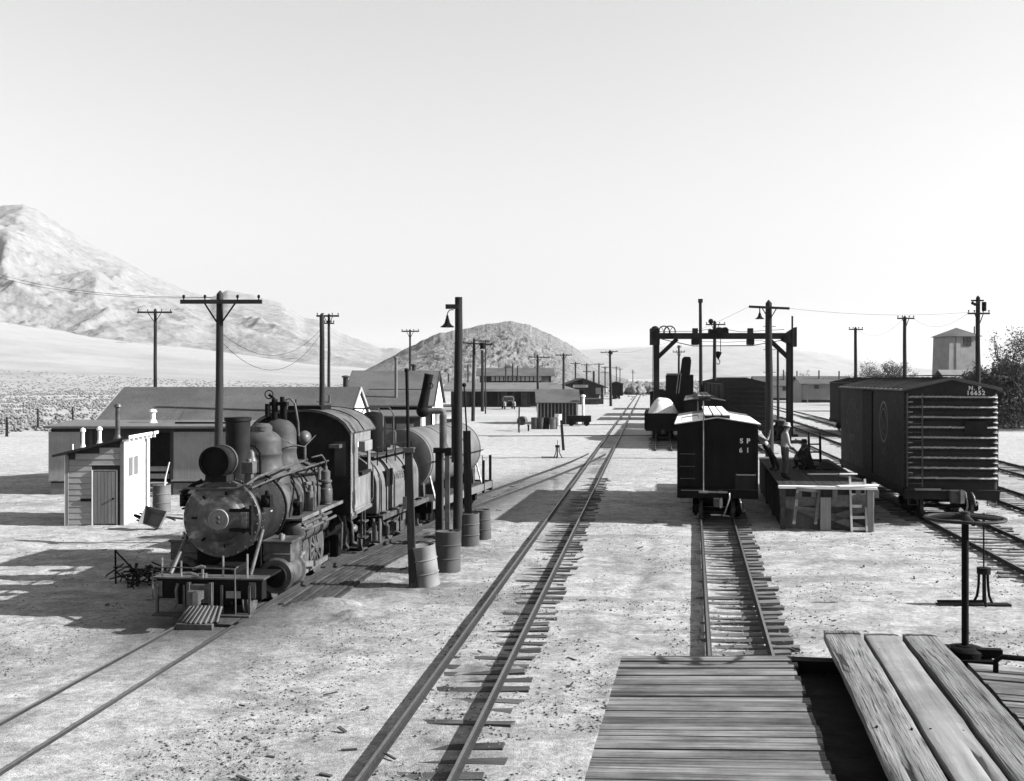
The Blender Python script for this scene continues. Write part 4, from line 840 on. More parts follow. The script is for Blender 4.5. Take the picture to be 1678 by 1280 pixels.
MB().bb(-.22, .14, -1.08, -.95, .5, .82).bb(-.26, -.2, -1.1, -1.0, .42, .86).bb(.14, .2, -1.1, -1.0, .46, .86).bb(-.04, .16, -1.1, -1.04, .6, .64).build('coupler_pocket', 'iron_lit', lo, .006)
coupler(lo, -1.0, .66, -1, .8)
MB().tube([(-.45, -1.0, .82), (-.46, -1.06, .72), (-.44, -1.06, .5), (-.5, -1.04, .4)], .028, 7).build('air_hose', 'iron_lit', lo)
for s in (-1, 1):
    MB().bb(s*.6-.28, s*.6+.28, -1.12, -.88, .26, .3).build('footboard', 'midwood', lo, .006)
    for q in (.34, .84): MB().bb(s*q-.02, s*q+.02, -1.0, -.94, .28, .8).build('footboard_hanger', 'iron_lit', lo)
    MB().bb(s*.85-.02, s*.85+.1, -.97, -.955, .58, .86).build('beam_bracket', 'iron_lit', lo)
m = MB().bb(.42, .68, -.99, -.955, .58, .7).build('beam_plate', 'plate', lo)
for k in range(9):
    x0 = -.32+k*.074; xb = x0*1.12
    MB().beam((x0*.92+.12, -1.1, .46), (xb+.02, -1.38+.010*abs(k-4)**2, .2), .055, .05).build('pilot_bar', 'pilotbar', lo, .01)
MB().bb(-.34, .32, -1.4, -1.3, .1, .2).build('pilot_foot', 'iron_lit', lo, .01)
MB().bb(-.5, .5, -.95, -.85, .45, .56).build('pilot_head', 'iron', lo, .01)
# cab
CH, C0, C1, CF, CE = 1.17, 5.15, 7.25, 1.3, 3.16
arch = [(CH*math.sin(t)*1.0, CE+.54*(math.cos(t)-math.cos(R(90)))) for t in [R(-90+180*i/16) for i in range(17)]]
arch = [(CH*(-1+2*i/16), CE+.52*max(0, 1-abs(-1+2*i/16)**2.6)**.72) for i in range(17)]
fw = MB().prism([(-CH, CF), (CH, CF)]+arch[::-1], C0, C0+.05).build('cab_front', 'smokebox', lo)
for s in (-1, 1): MB().bb(s*.93-.13, s*.93+.13, C0-.012, C0+.0, 2.2, 3.0).build('cab_front_window', 'glass', fw)
MB().bb(.74, .98, C0-.3, C0, 2.86, 2.94).build('window_visor', 'iron_lit', fw)
for s in (-1, 1):
    w_ = MB().bb(min(s*(CH-.03), s*CH), max(s*(CH-.03), s*CH), C0+.05, C1, CF, 2.2).bb(min(s*(CH-.03), s*CH), max(s*(CH-.03), s*CH), C0+.05, C0+.75, 2.2, CE).bb(min(s*(CH-.03), s*CH), max(s*(CH-.03), s*CH), C1-.25, C1, 2.2, CE).bb(min(s*(CH-.03), s*CH), max(s*(CH-.03), s*CH), C0+.75, C1-.25, 2.95, CE).build('cab_side', 'cabside', lo)
    MB().bb(min(s*(CH-.02), s*(CH+.09)), max(s*(CH-.02), s*(CH+.09)), C0+.8, C1-.3, 2.16, 2.23).build('arm_rest', 'timber', w_)
    MB().bb(min(s*CH, s*(CH+.035)), max(s*CH, s*(CH+.035)), C0-.02, C1+.02, CF-.03, CF+.05).build('cab_sill', 'steel', w_)
    MB().bb(min(s*CH, s*(CH+.16)), max(s*CH, s*(CH+.16)), C0+.8, C1-.5, 2.72, 2.96).build('sun_awning', 'cabside', w_, .01)
    MB().bb(s*(CH-.06)-.02, s*(CH-.06)+.02, C1-.02, C1+.0, CF, CE).tube([(s*CH, C1+.03, 1.4), (s*(CH+.05), C1+.06, 1.5), (s*(CH+.05), C1+.06, 2.3), (s*CH, C1+.03, 2.4)], .018, 6).build('grab_rail', 'iron_lit', w_)
    MB().beam((s*1.0, 7.0, 1.3), (s*1.0, 7.0, .55), .05, .05).beam((s*1.0, 7.3, 1.3), (s*1.0, 7.3, .55), .05, .05).bb(s*1.0-.1, s*1.0+.1, 6.95, 7.35, .5, .54).bb(s*1.0-.1, s*1.0+.1, 6.95, 7.35, .9, .94).build('cab_step', 'iron_lit', lo)
    MB().tube([(s*.95, 5.4, 1.3), (s*.98, 5.5, .9), (s*.9, 5.7, .6), (s*.85, 6.2, .4)], .04, 8).tube([(s*.9, 5.9, 1.3), (s*1.0, 6.0, 1.0), (s*1.0, 6.1, .55), (s*.95, 6.6, .45)], .035, 8).tube([(s*.8, 5.2, 1.5), (s*.95, 5.25, 1.1), (s*.9, 5.35, .5)], .025, 7).blob((s*.98, 6.3, .85), (.09, .16, .1), 10, 6).cyl((s*1.0, 5.7, 1.15), (s*1.0, 6.3, 1.15), .06, n=10).build('injector_pipes', 'iron_lit', lo)
    MB().beam((s*.75, 5.2, 1.15), (s*.75, 7.3, 1.15), .08, .2).bb(s*.7-.08, s*.7+.08, 5.4, 6.6, .3, .8).build('cab_underframe', 'iron', lo)
m = MB()
for s in (-1, 1):
    for k in range(24):
        for z_ in (CF+.1, 2.12): m.blob((s*(CH+.004), C0+.08+k*(C1-C0-.12)/23, z_), (.008, .011, .011), 5, 3)
    for k in range(20):
        for y_ in (C0+.07, C1-.06): m.blob((s*(CH+.004), y_, CF+.15+k*(CE-CF-.2)/19), (.008, .011, .011), 5, 3)
tag(m.build('cab_rivets', 'cabside', lo), kind='stuff')
m = MB()
oa = [(x*1.012, z+.004) for x, z in arch]; ia = [(x*1.03, z+.045) for x, z in arch]
m.prism(oa+ia[::-1], C0-.14, C1+.5); rf = m.build('cab_roof', 'jacket', lo)
for y in (C0-.12, C0+1.2, C1+.44): MB().prism([(x*1.03, z+.04) for x, z in arch]+[(x*1.038, z+.06) for x, z in arch][::-1], y, y+.05).build('roof_seam', 'iron', rf)
MB().bb(-.45, .35, C0+.5, C0+1.4, CE+.55, CE+.64).cyl((-.2, C0+.3, CE+.5), (-.2, C0+.3, CE+.8), .015, n=6).build('roof_hatch', 'iron', rf)
MB().bb(-.75, .75, C0+.6, C0+.7, 1.3, 3.0).build('backhead', 'iron', lo)
# ------------------------------------------------------------------ tender
te = thing('tender', 'rounded whaleback tender with dark patches and railed top behind the cab', 'tender', (-4.38, 28.55, -.03), -math.atan(.185))
TL = 4.35; tr = .93; tz = 1.66
prof = [(-tr, .98), (tr, .98), (tr, tz)]+[(tr*math.cos(t), tz+.86*math.sin(t)) for t in [math.pi*i/18 for i in range(1, 18)]]+[(-tr, tz)]
MB().prism(prof, .25, TL).build('tank_body', 'tender', te, .02)
for y in (.55, 1.45, 2.9, TL-.12): MB().prism([(x*1.008, z if z > 1 else .98) for x, z in prof[1:]]+[(x*1.022, z+.01 if z > tz else z) for x, z in prof[1:]][::-1], y, y+.05).build('tank_band', 'iron', te)
MB().bb(tr+.002, tr+.03, .95, 1.55, 1.62, 2.06).build('tool_plate', 'iron', te)
MB().bb(tr+.002, tr+.03, 2.75, 3.3, 1.62, 2.06).build('tool_plate', 'iron', te)
for y in (1.0, 1.22, 1.45, 2.8): MB().bb(tr+.002, tr+.02, y, y+.06, 1.0, 1.62).build('patch_strip', 'iron', te)
text('lettering', 'L I N E S', .3, (tr+.012, 2.15, 1.82), (R(90), 0, R(90)), 'letter_faint', te)
text('lettering', 'E I', .3, (tr+.012, 3.8, 1.82), (R(90), 0, R(90)), 'letter_faint', te)
for s in (-1, 1):
    MB().bb(s*1.1-.05, s*1.1+.05, .05, TL+.25, .86, .98).build('frame_rail', 'iron_lit', te, .005)
    for k in range(5): MB().bb(s*1.02-.09, s*1.02+.09, .5+k*.85, .78+k*.85, .98, 1.02).build('deck_cleat', 'iron_lit', te)
    MB().bb(s*1.0-.12, s*1.0+.12, -.1, .16, .3, .34).bb(s*.92-.02, s*.92+.02, -.08, .1, .3, .9).bb(s*1.08-.02, s*1.08+.02, -.08, .1, .3, .9).build('tender_step', 'iron_lit', te)
    MB().tube([(s*1.02, .12, .9), (s*1.05, .1, 1.4), (s*1.05, .1, 1.9), (s*.98, .16, 2.0)], .02, 6).build('grab_rail', 'iron_lit', te)
MB().bb(-1.05, 1.05, .05, TL+.25, .84, .94).bb(-1.1, 1.1, TL+.12, TL+.28, .7, .98).bb(-.5, .5, .1, TL, .6, .86).build('tender_frame', 'iron', te)
for s in (-1, 1):
    MB().bb(s*.62-.22, s*.62+.22, .3, TL-.1, 2.4, 2.44).build('top_walkway', 'midwood', te, .005)
    for y in (.5, 1.3, 2.1, 2.9, 3.7): MB().cyl((s*.86, y, 2.2), (s*.86, y, 2.66), .016, n=6).build('railing_post', 'iron', te)
    MB().tube([(s*.86, .4, 2.66), (s*.86, TL-.3, 2.66)], .016, 6).build('top_railing', 'iron', te)
MB().lathe([(.36, 2.4), (.36, 3.2), (.32, 3.4), (.2, 3.5), (0, 3.53)], (.18, 2.25, 0), 'z', 28).build('oil_hatch', 'iron', te)
for y in (1.75, 2.75): MB().tube([(-.3, y, 2.45), (-.3, y, 3.45), (-.2, y, 3.62), (.5, y, 3.62), (.62, y, 3.45), (.62, y, 2.45)], .022, 8).build('hoop_rail', 'iron_lit', te)
MB().tube([(-.4, 3.7, 2.45), (-.4, 3.7, 2.9), (-.3, 3.7, 3.0), (.3, 3.7, 3.0), (.4, 3.7, 2.9), (.4, 3.7, 2.45)], .018, 7).build('hoop_rail', 'iron_lit', te)
MB().lathe([(.3, 2.45), (.3, 2.62), (.26, 2.66), (0, 2.68)], (0, 3.5, 0), 'z', 20).build('water_hatch', 'iron', te)
bogie(te, 1.15, NG, .36, 1.35, .84, 'iron_lit'); bogie(te, 3.4, NG, .36, 1.35, .84, 'iron_lit')
for s in (-1, 1): MB().tube([(s*.5, TL+.28, .8), (s*.5, TL+.4, .6), (s*.45, TL+.4, .4)], .025, 6).build('air_hose', 'iron', te)
# ------------------------------------------------------------------ tank car
ca = thing('tank_car', 'grey tank car with plain cylindrical tank on a flat wooden deck', 'tank car', (-3.42, 33.2, -.03), -math.atan(.235))
AL = 7.0; ar = .93; az_ = 1.98
MB().lathe([(0, .46), (.5, .48), (.8, .53), (.89, .56), (.92, .57), (ar, .6), (ar, 6.3), (.89, 6.36), (.8, 6.4), (.5, 6.45), (0, 6.47)], (0, 0, az_), 'y', 56).build('tank', 'tank', ca)
for y in (.68, 2.4, 4.3, 6.15): MB().lathe([(ar-.01, y), (ar+.012, y), (ar+.012, y+.06), (ar-.01, y+.06)], (0, 0, az_), 'y', 56).build('tank_band', 'drum', ca)
MB().lathe([(.42, 2.7), (.42, 3.25), (.3, 3.38), (0, 3.42)], (0, 3.4, 0), 'z', 24).build('tank_dome', 'tank', ca) if False else None
MB().bb(-1.1, 1.1, 0, AL, .74, .8).build('deck', 'midwood', ca)
for s in (-1, 1):
    MB().bb(s*1.1-.05, s*1.1+.05, 0, AL, .6, .82).build('side_sill', 'rooflight', ca, .006)
    MB().tube([(s*.98, .5, 1.95), (s*.98, 6.4, 1.95)], .018, 6).build('handrail', 'iron', ca)
    for y in (.6, 2.5, 4.4, 6.3): MB().beam((s*.9, y, 1.95), (s*.98, y, 1.95), .03, .03).build('rail_bracket', 'iron', ca)
    for y in (.7, 6.1): MB().beam((s*1.0, y, .82), (s*.78, y+.15, 1.5), .05, .05).build('saddle_brace', 'iron_lit', ca)
for y in (.55, 2.3, 4.3, 6.1): MB().prism([(-.7, .8), (.7, .8), (.66, 1.3), (.4, 1.12), (0, 1.05), (-.4, 1.12), (-.66, 1.3)], y, y+.22).build('saddle', 'midwood', ca)
MB().bb(-1.14, 1.14, -.12, .04, .5, .84).build('end_sill', 'iron', ca, .008); MB().bb(-1.14, 1.14, AL-.04, AL+.12, .5, .84).bb(-.35, .35, 0, AL, .5, .74).build('end_sill', 'iron', ca, .008)
for x, y, z in ((1.12, 5.9, 1.62), (1.05, AL+.12, 1.72), (-1.05, AL+.12, 1.6)): MB().bb(x-.04, x+.04, y-.04, y+.04, .5, z).build('stake', 'timber', ca)
MB().bb(-.9, -.6, .05, .25, .8, 1.0).build('deck_box', 'midwood', ca)
MB().tube([(-1.0, .1, .8), (-1.0, .1, 1.7), (-.6, .1, 1.72), (-.6, .1, .8)], .02, 6).tube([(.5, AL, .8), (.5, AL, 1.7), (.8, AL, 1.7), (.8, AL, .8)], .02, 6).build('end_railing', 'iron_lit', ca)
bogie(ca, 1.35, NG, .34, 1.3, .6); bogie(ca, 5.65, NG, .34, 1.3, .6); coupler(ca, AL+.1, .62, 1, .85)
# ------------------------------------------------------------------ poles
def insul(m, x, y, z): m.lathe([(.02, 0), (.02, .05), (.045, .06), (.045, .12), (.03, .15), (0, .16)], (x, y, z), 'z', 8)
def pole(label, px, Y, ytop, r, arms=(), cat='utility pole', name='utility_pole', pbx=None, brace=True, pointed=True, ins=True, base_z=0., group='utility poles around the yard', mat='pole'):
    x = PX(pbx or px, Y); zt = PZ(ytop, Y); lean = PX(px, Y)-x
    t = thing(name, label, cat, (x, Y, base_z), 0, group)
    m = MB(); n = 7; hgt = zt-base_z
    pts = [(lean*i/n+rnd.uniform(-.01, .01), rnd.uniform(-.01, .01), hgt*i/n-(.3 if i == 0 else 0)) for i in range(n+1)]; rs_ = [r*(1.15-.3*i/n) for i in range(n+1)]
    if pointed: pts.append((lean, 0, hgt+r*.9)); rs_.append(r*.15)
    m.tube(pts, rs_, 14); m.build('shaft', mat, t)
    for a in arms:
        yp, a0, a1 = a[:3]; z = PZ(yp, Y)-base_z; xa, xb = PX(a0, Y)-x, PX(a1, Y)-x; yo = -r*.9-.04; dz = (a[3] if len(a) > 3 else 0)*Y/F
        tk = .05 if abs(xb-xa) < 1.6 else .065
        ar = MB().beam((xa, yo, z), (xb, yo, z-dz), .09, tk*2).build('crossarm', mat, t)
        if brace and abs(xb-xa) > 1.2:
            for s in (xa, xb): MB().beam((lean+(s-lean)*.38, yo, z-.04), (lean+(s-lean)*.06, yo, z-.5-abs(s-lean)*.12), .02, .05).build('arm_brace', 'iron', t)
        if ins:
            for q in (.04, .3, .7, .96):
                mm = MB(); insul(mm, xa+(xb-xa)*q, yo, z+tk-dz*q); mm.build('insulator', 'iron', t)
    return t
pole('thick pole with wide crossarm rising behind the locomotive smokestack', 361, 36, 482, .125, [(495, 298, 431)], pbx=357)
pole('thin crossarm pole behind the long low building at the left', 254.5, 84, 508, .13, [(512, 226, 283)])
pole('bare round-topped pole without crossarm behind the locomotive cab', 527.5, 46, 517, .11, pointed=True)
pole('slim crossarm pole right behind the bare pole at the cab', 539, 82, 516, .11, [(518, 519, 556), (530, 532, 548)])
pole('slim crossarm pole against the sky between the mountain and the rocky hill', 672, 112, 541, .11, [(543, 658, 687)])
tp = pole('crossarm pole with small transformers standing left of the depot', 777, 116, 556, .17, [(562, 758, 807, 3)], pbx=775)
MB().cyl((1.0, -.25, PZ(572, 116)), (1.0, -.25, PZ(562, 116)), .28, n=12).bb(.2, 1.9, -.3, -.2, PZ(559, 116), PZ(558, 116)).build('transformer', 'iron', tp)
pole('tall iron stack pole with guy frame beside the depot roof', 790.5, 150, 574, .2, name='stack_pole', cat='pole', pointed=False)
pole('thin pole with bracket to the right of the iron stack pole', 795.5, 140, 558, .08, [(560, 788, 803)], ins=False, brace=False, pointed=False)
pole('crossarm pole in front of the depot, nearer of the pair over its roof', 881, 150, 583, .17, [(585, 866, 901, 1)], pbx=881.5)
pole('crossarm pole at the right end of the depot roof', 923.5, 155, 580, .17, [(582, 910, 937)])
pole('first of the telegraph poles receding over the gabled station roof', 943, 215, 594, .17, [(596, 935, 951)])
pole('second of the telegraph poles receding over the gabled station roof', 961.5, 235, 596, .17, [(598, 952, 971), (609, 955, 969)])
pole('third of the telegraph poles receding over the gabled station roof', 981.5, 255, 596, .17, [(597, 973, 990)])
pole('fourth of the telegraph poles, just left of the stout pole by the station', 991.5, 300, 601, .17, [(602, 985, 999), (610, 984, 1000)])
tq = pole('stout pole with heavy crossarm at the right corner of the gabled station', 999.5, 178, 575, .2, [(578, 984, 1012, -2)], pbx=1001)
MB().blob((-.1, -.35, PZ(578, 178)), (.35, .25, .3), 10, 6).build('transformer', 'iron', tq)
pole('small far telegraph pole above the lone freight car, left one', 1010, 350, 601, .16, [(603, 1003, 1016)])
pole('small far telegraph pole above the lone freight car, right one', 1016, 370, 604, .15, [(605, 1012, 1021)])
pole('tiny distant pole with two short arms where the long track ends', 1037, 420, 606, .14, [(608, 1034, 1040), (611, 1034, 1041)], ins=False)
pole('tall slim capped mast rising over the roof of the SP 61 car', 1147.5, 97, 491, .15, pointed=False, name='mast', cat='mast', pbx=1149)
MB().bb(PX(1144.5, 97), PX(1151, 97), 96.8, 97.2, PZ(496, 97), PZ(490, 97)).build('mast_cap', 'pole', bpy.data.objects['mast']); o = bpy.data.objects['mast_cap']; o.location = (-PX(1149, 97), -97, 0)
lq = pole('crossarm pole with round lamp seen through the timber gantry', 1171, 92, 528, .15, [(532, 1156, 1188)])
MB().blob((-.35, -.3, PZ(527, 92)), .22, 10, 6).build('lamp_globe', 'iron', lq)
pole('two-armed pole behind the upraised dark crane boom', 1112.5, 135, 567, .14, [(569, 1109, 1116), (577, 1102, 1122)])
pole('thin pole between the gantry and the pale houses', 1274.5, 120, 570, .13, ins=False, pointed=False, pbx=1275)
pole('plain crossarm pole over the far end of the N.P. car roof', 1402, 96, 538, .14, [(540, 1390, 1413)])
pole('plain crossarm pole over the middle of the N.P. car roof', 1482.5, 82, 520, .14, [(522, 1469, 1497)])
tr_ = pole('pole with transformer can and two arms beside the square tower', 1602.5, 66, 488, .14, [(514, 1584, 1620)])
MB().cyl((.32, -.1, PZ(510, 66)), (.32, -.1, PZ(495, 66)), .13, n=14).bb(-.42, .3, -.12, -.04, PZ(494, 66), PZ(491.5, 66)).blob((-.35, -.1, PZ(497, 66)), .1, 8, 5).blob((-.22, -.1, PZ(499, 66)), .1, 8, 5).build('transformer', 'iron', tr_)
lp = pole('wooden lamp pole with pointed top and hanging lamp behind the dock', 1259.5, 61.5, 497, .2, [(503, 1226, 1292, 3)], ins=False, cat='lamp post', name='lamp_post', group='lamp posts', pbx=1261)
def lamp_shade(par, x, y, z, r, hgt):
    s_ = MB().lathe([(.03, hgt*1.25), (.035, hgt), (r*.3, hgt*.75), (r*.38, hgt*.45), (r*.62, hgt*.2), (r, 0), (r*.97, -.012), (r*.55, hgt*.15), (.02, hgt*.7)], (x, y, z), 'z', 24).build('lamp_shade', 'iron', par)
    MB().blob((x, y, z+.02), .05, 10, 6).build('lamp_bulb', 'glass_pale', s_); return s_
lamp_shade(lp, PX(1243, 61.5)-PX(1261, 61.5), -.3, PZ(523, 61.5), .25, .35)
MB().cyl((PX(1243, 61.5)-PX(1261, 61.5), -.3, PZ(514, 61.5)), (PX(1243, 61.5)-PX(1261, 61.5), -.3, PZ(504, 61.5)), .03, n=8).build('lamp_stem', 'iron', lp)
for py in (535, 573, 610, 560): MB().cyl((-.35, -.05, PZ(py, 61.5)), (.35, .05, PZ(py, 61.5)), .018, n=6).build('climbing_step', 'iron', lp)
lp2 = pole('dark lamp post with curved bracket and bell lamp beside the drums', 751.5, 29.6, 487, .115, cat='lamp post', name='lamp_post', group='lamp posts', pointed=False, pbx=750)
z0 = PZ(503, 29.6); MB().bb(-.31, .02, -.17, -.08, z0-.06, z0+.06).build('bracket_arm', 'pole', lp2)
xl = PX(733.5, 29.6)-PX(750, 29.6)
MB().tube([(-.1, -.13, z0-.08), (xl+.06, -.13, z0-.09), (xl+.02, -.13, z0-.14), (xl, -.13, z0-.2), (xl, -.13, z0-.36)], .012, 8).build('lamp_bracket', 'iron', lp2)
lamp_shade(lp2, xl, -.13, PZ(536, 29.6), .185, .24)
MB().bb(-.16, -.08, -.1, .06, 2.2, 4.0).build('conduit_board', 'pole', lp2)
# wires strung between poles
def wire(label, a, b, sag, r=.007):
    a, b = Vector(a), Vector(b); c = a.copy()
    pts = [a.lerp(b, i/14)-Vector((0, 0, sag*4*(i/14)*(1-i/14)))-c for i in range(15)]
    o = MB().tube(pts, r, 5).build('overhead_wire', 'iron'); o.location = c; tag(o, label, 'wire', 'overhead wires')
def pt(px, py, Y): return (PX(px, Y), Y, PZ(py, Y))
wire('wire from the dock lamp pole to the transformer pole by the tower', pt(1291, 505, 61.5), pt(1586, 512, 66), .25)
wire('wire from the dock lamp pole leftward across the gantry top', pt(1227, 503, 61.5), pt(1001, 577, 178), .9)
wire('slack upper wire between the stack pole and the bare cab pole', pt(363, 546, 36), pt(527, 538, 46), .9)
wire('slack lower wire between the stack pole and the bare cab pole', pt(363, 560, 36), pt(527, 545, 46), 1.2)
wire('upper wire from the stack pole out to the left edge', pt(346, 487, 36), pt(-60, 430, 60), .5)
wire('lower wire from the stack pole out to the left edge', pt(348, 488, 36), pt(-60, 436, 60), .5)
wire('wire between the two crossarm poles over the N.P. car', pt(1403, 539, 96), pt(1481, 521, 82), .9)
wire('wire from the crossarm pole over the N.P. car to the transformer pole', pt(1496, 521, 82), pt(1585, 514, 66), .7)
# ------------------------------------------------------------------ buildings
def window(par, x, y, z, wd_, hg, axis='x', out=-1, cols=2, rows=2, pane='glass', frame='pale_wood', fw=.06):
    def bb(m, u0, u1, z0, z1, d0, d1):
        if axis == 'x': m.bb(u0, u1, min(y+out*d0, y+out*d1), max(y+out*d0, y+out*d1), z0, z1)
        else: m.bb(min(y+out*d0, y+out*d1), max(y+out*d0, y+out*d1), u0, u1, z0, z1)
    m = MB(); bb(m, x-wd_/2-fw, x+wd_/2+fw, z-fw, z, .0, .05); bb(m, x-wd_/2-fw, x+wd_/2+fw, z+hg, z+hg+fw, .0, .05); bb(m, x-wd_/2-fw, x-wd_/2, z, z+hg, .0, .045); bb(m, x+wd_/2, x+wd_/2+fw, z, z+hg, .0, .045)
    for k in range(1, cols): bb(m, x-wd_/2+wd_*k/cols-.015, x-wd_/2+wd_*k/cols+.015, z, z+hg, .005, .035)
    for k in range(1, rows): bb(m, x-wd_/2, x+wd_/2, z+hg*k/rows-.015, z+hg*k/rows+.015, .006, .034)
    f = m.build('window', frame, par); m = MB(); bb(m, x-wd_/2, x+wd_/2, z, z+hg, .001, .012); m.build('pane', pane, f); return f
def gable(par, x0, x1, y0, y1, ev, rg, ov=.35, ridge='x', wall='walldark', roof='shingle', end=None, base=0., fascia=None, tk=.08, og=None):
    og = ov if og is None else og
    if ridge == 'x':
        ym = (y0+y1)/2
        MB().bb(x0, x1, y0, y0+.1, base, ev).build('front_wall', wall, par); MB().bb(x0, x1, y1-.1, y1, base, ev).build('rear_wall', wall, par)
        for x, s in ((x0, -1), (x1, 1)): MB().prism([(y0, base), (y1, base), (y1, ev), (ym, rg), (y0, ev)], x-(.1 if s > 0 else 0), x+(.1 if s < 0 else 0)+.002*s, 'x').build('gable_wall', end or wall, par)
        k = (rg-ev)/(ym-y0)
        for s in (-1, 1):
            ye = (y0-ov) if s < 0 else (y1+ov); ze = ev-k*ov
            m = MB().add([(x0-og, ye, ze), (x1+og, ye, ze), (x1+og, ym, rg), (x0-og, ym, rg), (x0-og, ye, ze+tk), (x1+og, ye, ze+tk), (x1+og, ym, rg+tk), (x0-og, ym, rg+tk)], [(0, 1, 2, 3), (4, 7, 6, 5), (0, 4, 5, 1), (1, 5, 6, 2), (2, 6, 7, 3), (3, 7, 4, 0)]); m.build('roof', roof, par)
            if fascia:
                for x in (x0-og-.03, x1+og): MB().beam((x+.015, ye, ze+.02), (x+.015, ym, rg+.02), .03, .16, (0, 0, 1)).build('barge_board', fascia, par)
    else:
        xm = (x0+x1)/2
        for x in (x0, x1-.1): MB().bb(x, x+.1, y0+.1, y1-.1, base, ev).build('side_wall', wall, par)
        for y, s in ((y0, 0), (y1-.1, 1)): MB().prism([(x0, base), (x1, base), (x1, ev), (xm, rg), (x0, ev)], y, y+.1).build('gable_wall', end or wall, par)
        k = (rg-ev)/(xm-x0)
        for s in (-1, 1):
            xe = (x0-ov) if s < 0 else (x1+ov); ze = ev-k*ov
            MB().add([(xe, y0-og, ze), (xe, y1+og, ze), (xm, y1+og, rg), (xm, y0-og, rg), (xe, y0-og, ze+tk), (xe, y1+og, ze+tk), (xm, y1+og, rg+tk), (xm, y0-og, rg+tk)], [(0, 1, 2, 3), (4, 7, 6, 5), (0, 4, 5, 1), (1, 5, 6, 2), (2, 6, 7, 3), (3, 7, 4, 0)]).build('roof', roof, par)
            if fascia: MB().beam((xe, y0-og-.015, ze+.03), (xm, y0-og-.015, rg+.03), .03, .16).build('barge_board', fascia, par)
def stovepipe(par, x, y, z0, z1, r, mat='iron_lit', cap=True, flash=True, name='stovepipe'):
    m = MB().cyl((x, y, z0), (x, y, z1), r, n=12)
    if cap: m.lathe([(r*1.0, z1), (r*1.7, z1+.02), (r*1.3, z1+.1), (0, z1+.14)], (x, y, 0), 'z', 12)
    if flash: m.lathe([(r*2.2, z0-.02), (r*1.2, z0+.18), (r, z0+.22)], (x, y, 0), 'z', 12)
    return m.build(name, mat, par)
# long low building with lean-to
lb = thing('long_building', 'long low building with dark shingle roof and lean-to front of grey panels', 'building', (0, 0, 0))
gable(lb, -16.6, -6.6, 45.4, 51.8, 2.7, 3.95, ov=.3, og=.1, wall='walldark', end='white', fascia='pale_wood')
LF, LB_ = 42.6, 45.4; X0, X1 = -17.4, -6.2
MB().add([(X0-.2, LF-.25, 2.52), (X1, LF-.25, 2.52), (X1, LB_, 2.66), (X0-.2, LB_, 2.66), (X0-.2, LF-.25, 2.6), (X1, LF-.25, 2.6), (X1, LB_, 2.74), (X0-.2, LB_, 2.74)], [(0, 1, 2, 3), (4, 7, 6, 5), (0, 4, 5, 1), (1, 5, 6, 2), (2, 6, 7, 3), (3, 7, 4, 0)]).build('lean_to_roof', 'rooflight', lb)
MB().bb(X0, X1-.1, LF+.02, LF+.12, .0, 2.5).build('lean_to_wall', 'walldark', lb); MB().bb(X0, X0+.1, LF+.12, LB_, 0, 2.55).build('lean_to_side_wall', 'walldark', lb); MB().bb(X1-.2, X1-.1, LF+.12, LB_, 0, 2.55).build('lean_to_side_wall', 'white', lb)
for a, b_ in ((75+5, 132), (281, 402), (420, 500), (520, 585)):
    xa, xb = PX(a, LF), PX(b_, LF); MB().bb(xa, xb, LF-.03, LF+.02, .58, 2.38).build('wall_panel', 'wallpanel', lb)
    MB().bb(xa, xb, LF-.06, LF+.01, .52, .58).build('panel_sill', 'pale_wood', lb)
MB().bb(X0, X1-.1, LF-.02, LF+.02, 0, .45).build('skirting', 'wallgrey', lb)
xa, xb = PX(244, LF), PX(280, LF); dr = MB().bb(xa, xb, LF-.01, LF+.02, .45, 2.35).build('doorway', 'iron', lb)
for k in range(3): MB().bb(xa+.1, xb-.1, LF-.75+k*.25, LF-.5+k*.25, .1+.17*k, .15+.17*k).build('door_step', 'pale_wood', lb)
for k in range(2): MB().bb(xa+.05, xb-.05, LF-.04, LF-.01, .62+.28*k, .8+.28*k).build('door_board', 'wallgrey', lb)
for a in (137, 150, 282): MB().bb(PX(a, LF)-.06, PX(a, LF)+.06, LF-.05, LF+.02, 0, 2.5).build('wall_post', 'walldark', lb)
stovepipe(lb, PX(250.5, 44), 44, 2.6, PZ(676, 44), .1, 'white', name='vent_pipe')
stovepipe(lb, PX(540, 47), 47, 3.2, 3.7, .05, cap=False)
MB().bb(PX(288, 43.5), PX(372, 43.5), 43.4, 43.5, 2.66, 2.72).build('roof_batten', 'iron', lb)
# second gabled building
gb = thing('gabled_building', 'steep roofed building with white gable end and tall stovepipe', 'building', (0, 0, 0))
gable(gb, PX(577, 66)+.1, PX(717, 66), 61.8, 71, 3.0, 4.78, ov=.4, og=.12, wall='walldark', end='white', fascia='walldark')
xg = PX(717, 66)
MB().add([(xg-5.5, 59.5, 2.35), (xg-.3, 59.5, 2.35), (xg-.3, 61.8, 2.65), (xg-5.5, 61.8, 2.65), (xg-5.5, 59.5, 2.43), (xg-.3, 59.5, 2.43), (xg-.3, 61.8, 2.73), (xg-5.5, 61.8, 2.73)], [(0, 1, 2, 3), (4, 7, 6, 5), (0, 4, 5, 1), (1, 5, 6, 2), (2, 6, 7, 3), (3, 7, 4, 0)]).build('lean_to_roof', 'rooflight', gb)
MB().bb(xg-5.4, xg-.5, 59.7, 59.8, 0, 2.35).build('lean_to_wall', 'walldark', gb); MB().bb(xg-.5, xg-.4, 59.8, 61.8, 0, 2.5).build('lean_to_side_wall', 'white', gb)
for k in range(4): MB().bb(xg-5.2+k*1.15, xg-4.3+k*1.15, 59.66, 59.7, .5, 2.0).build('wall_panel', 'wallgrey', gb)
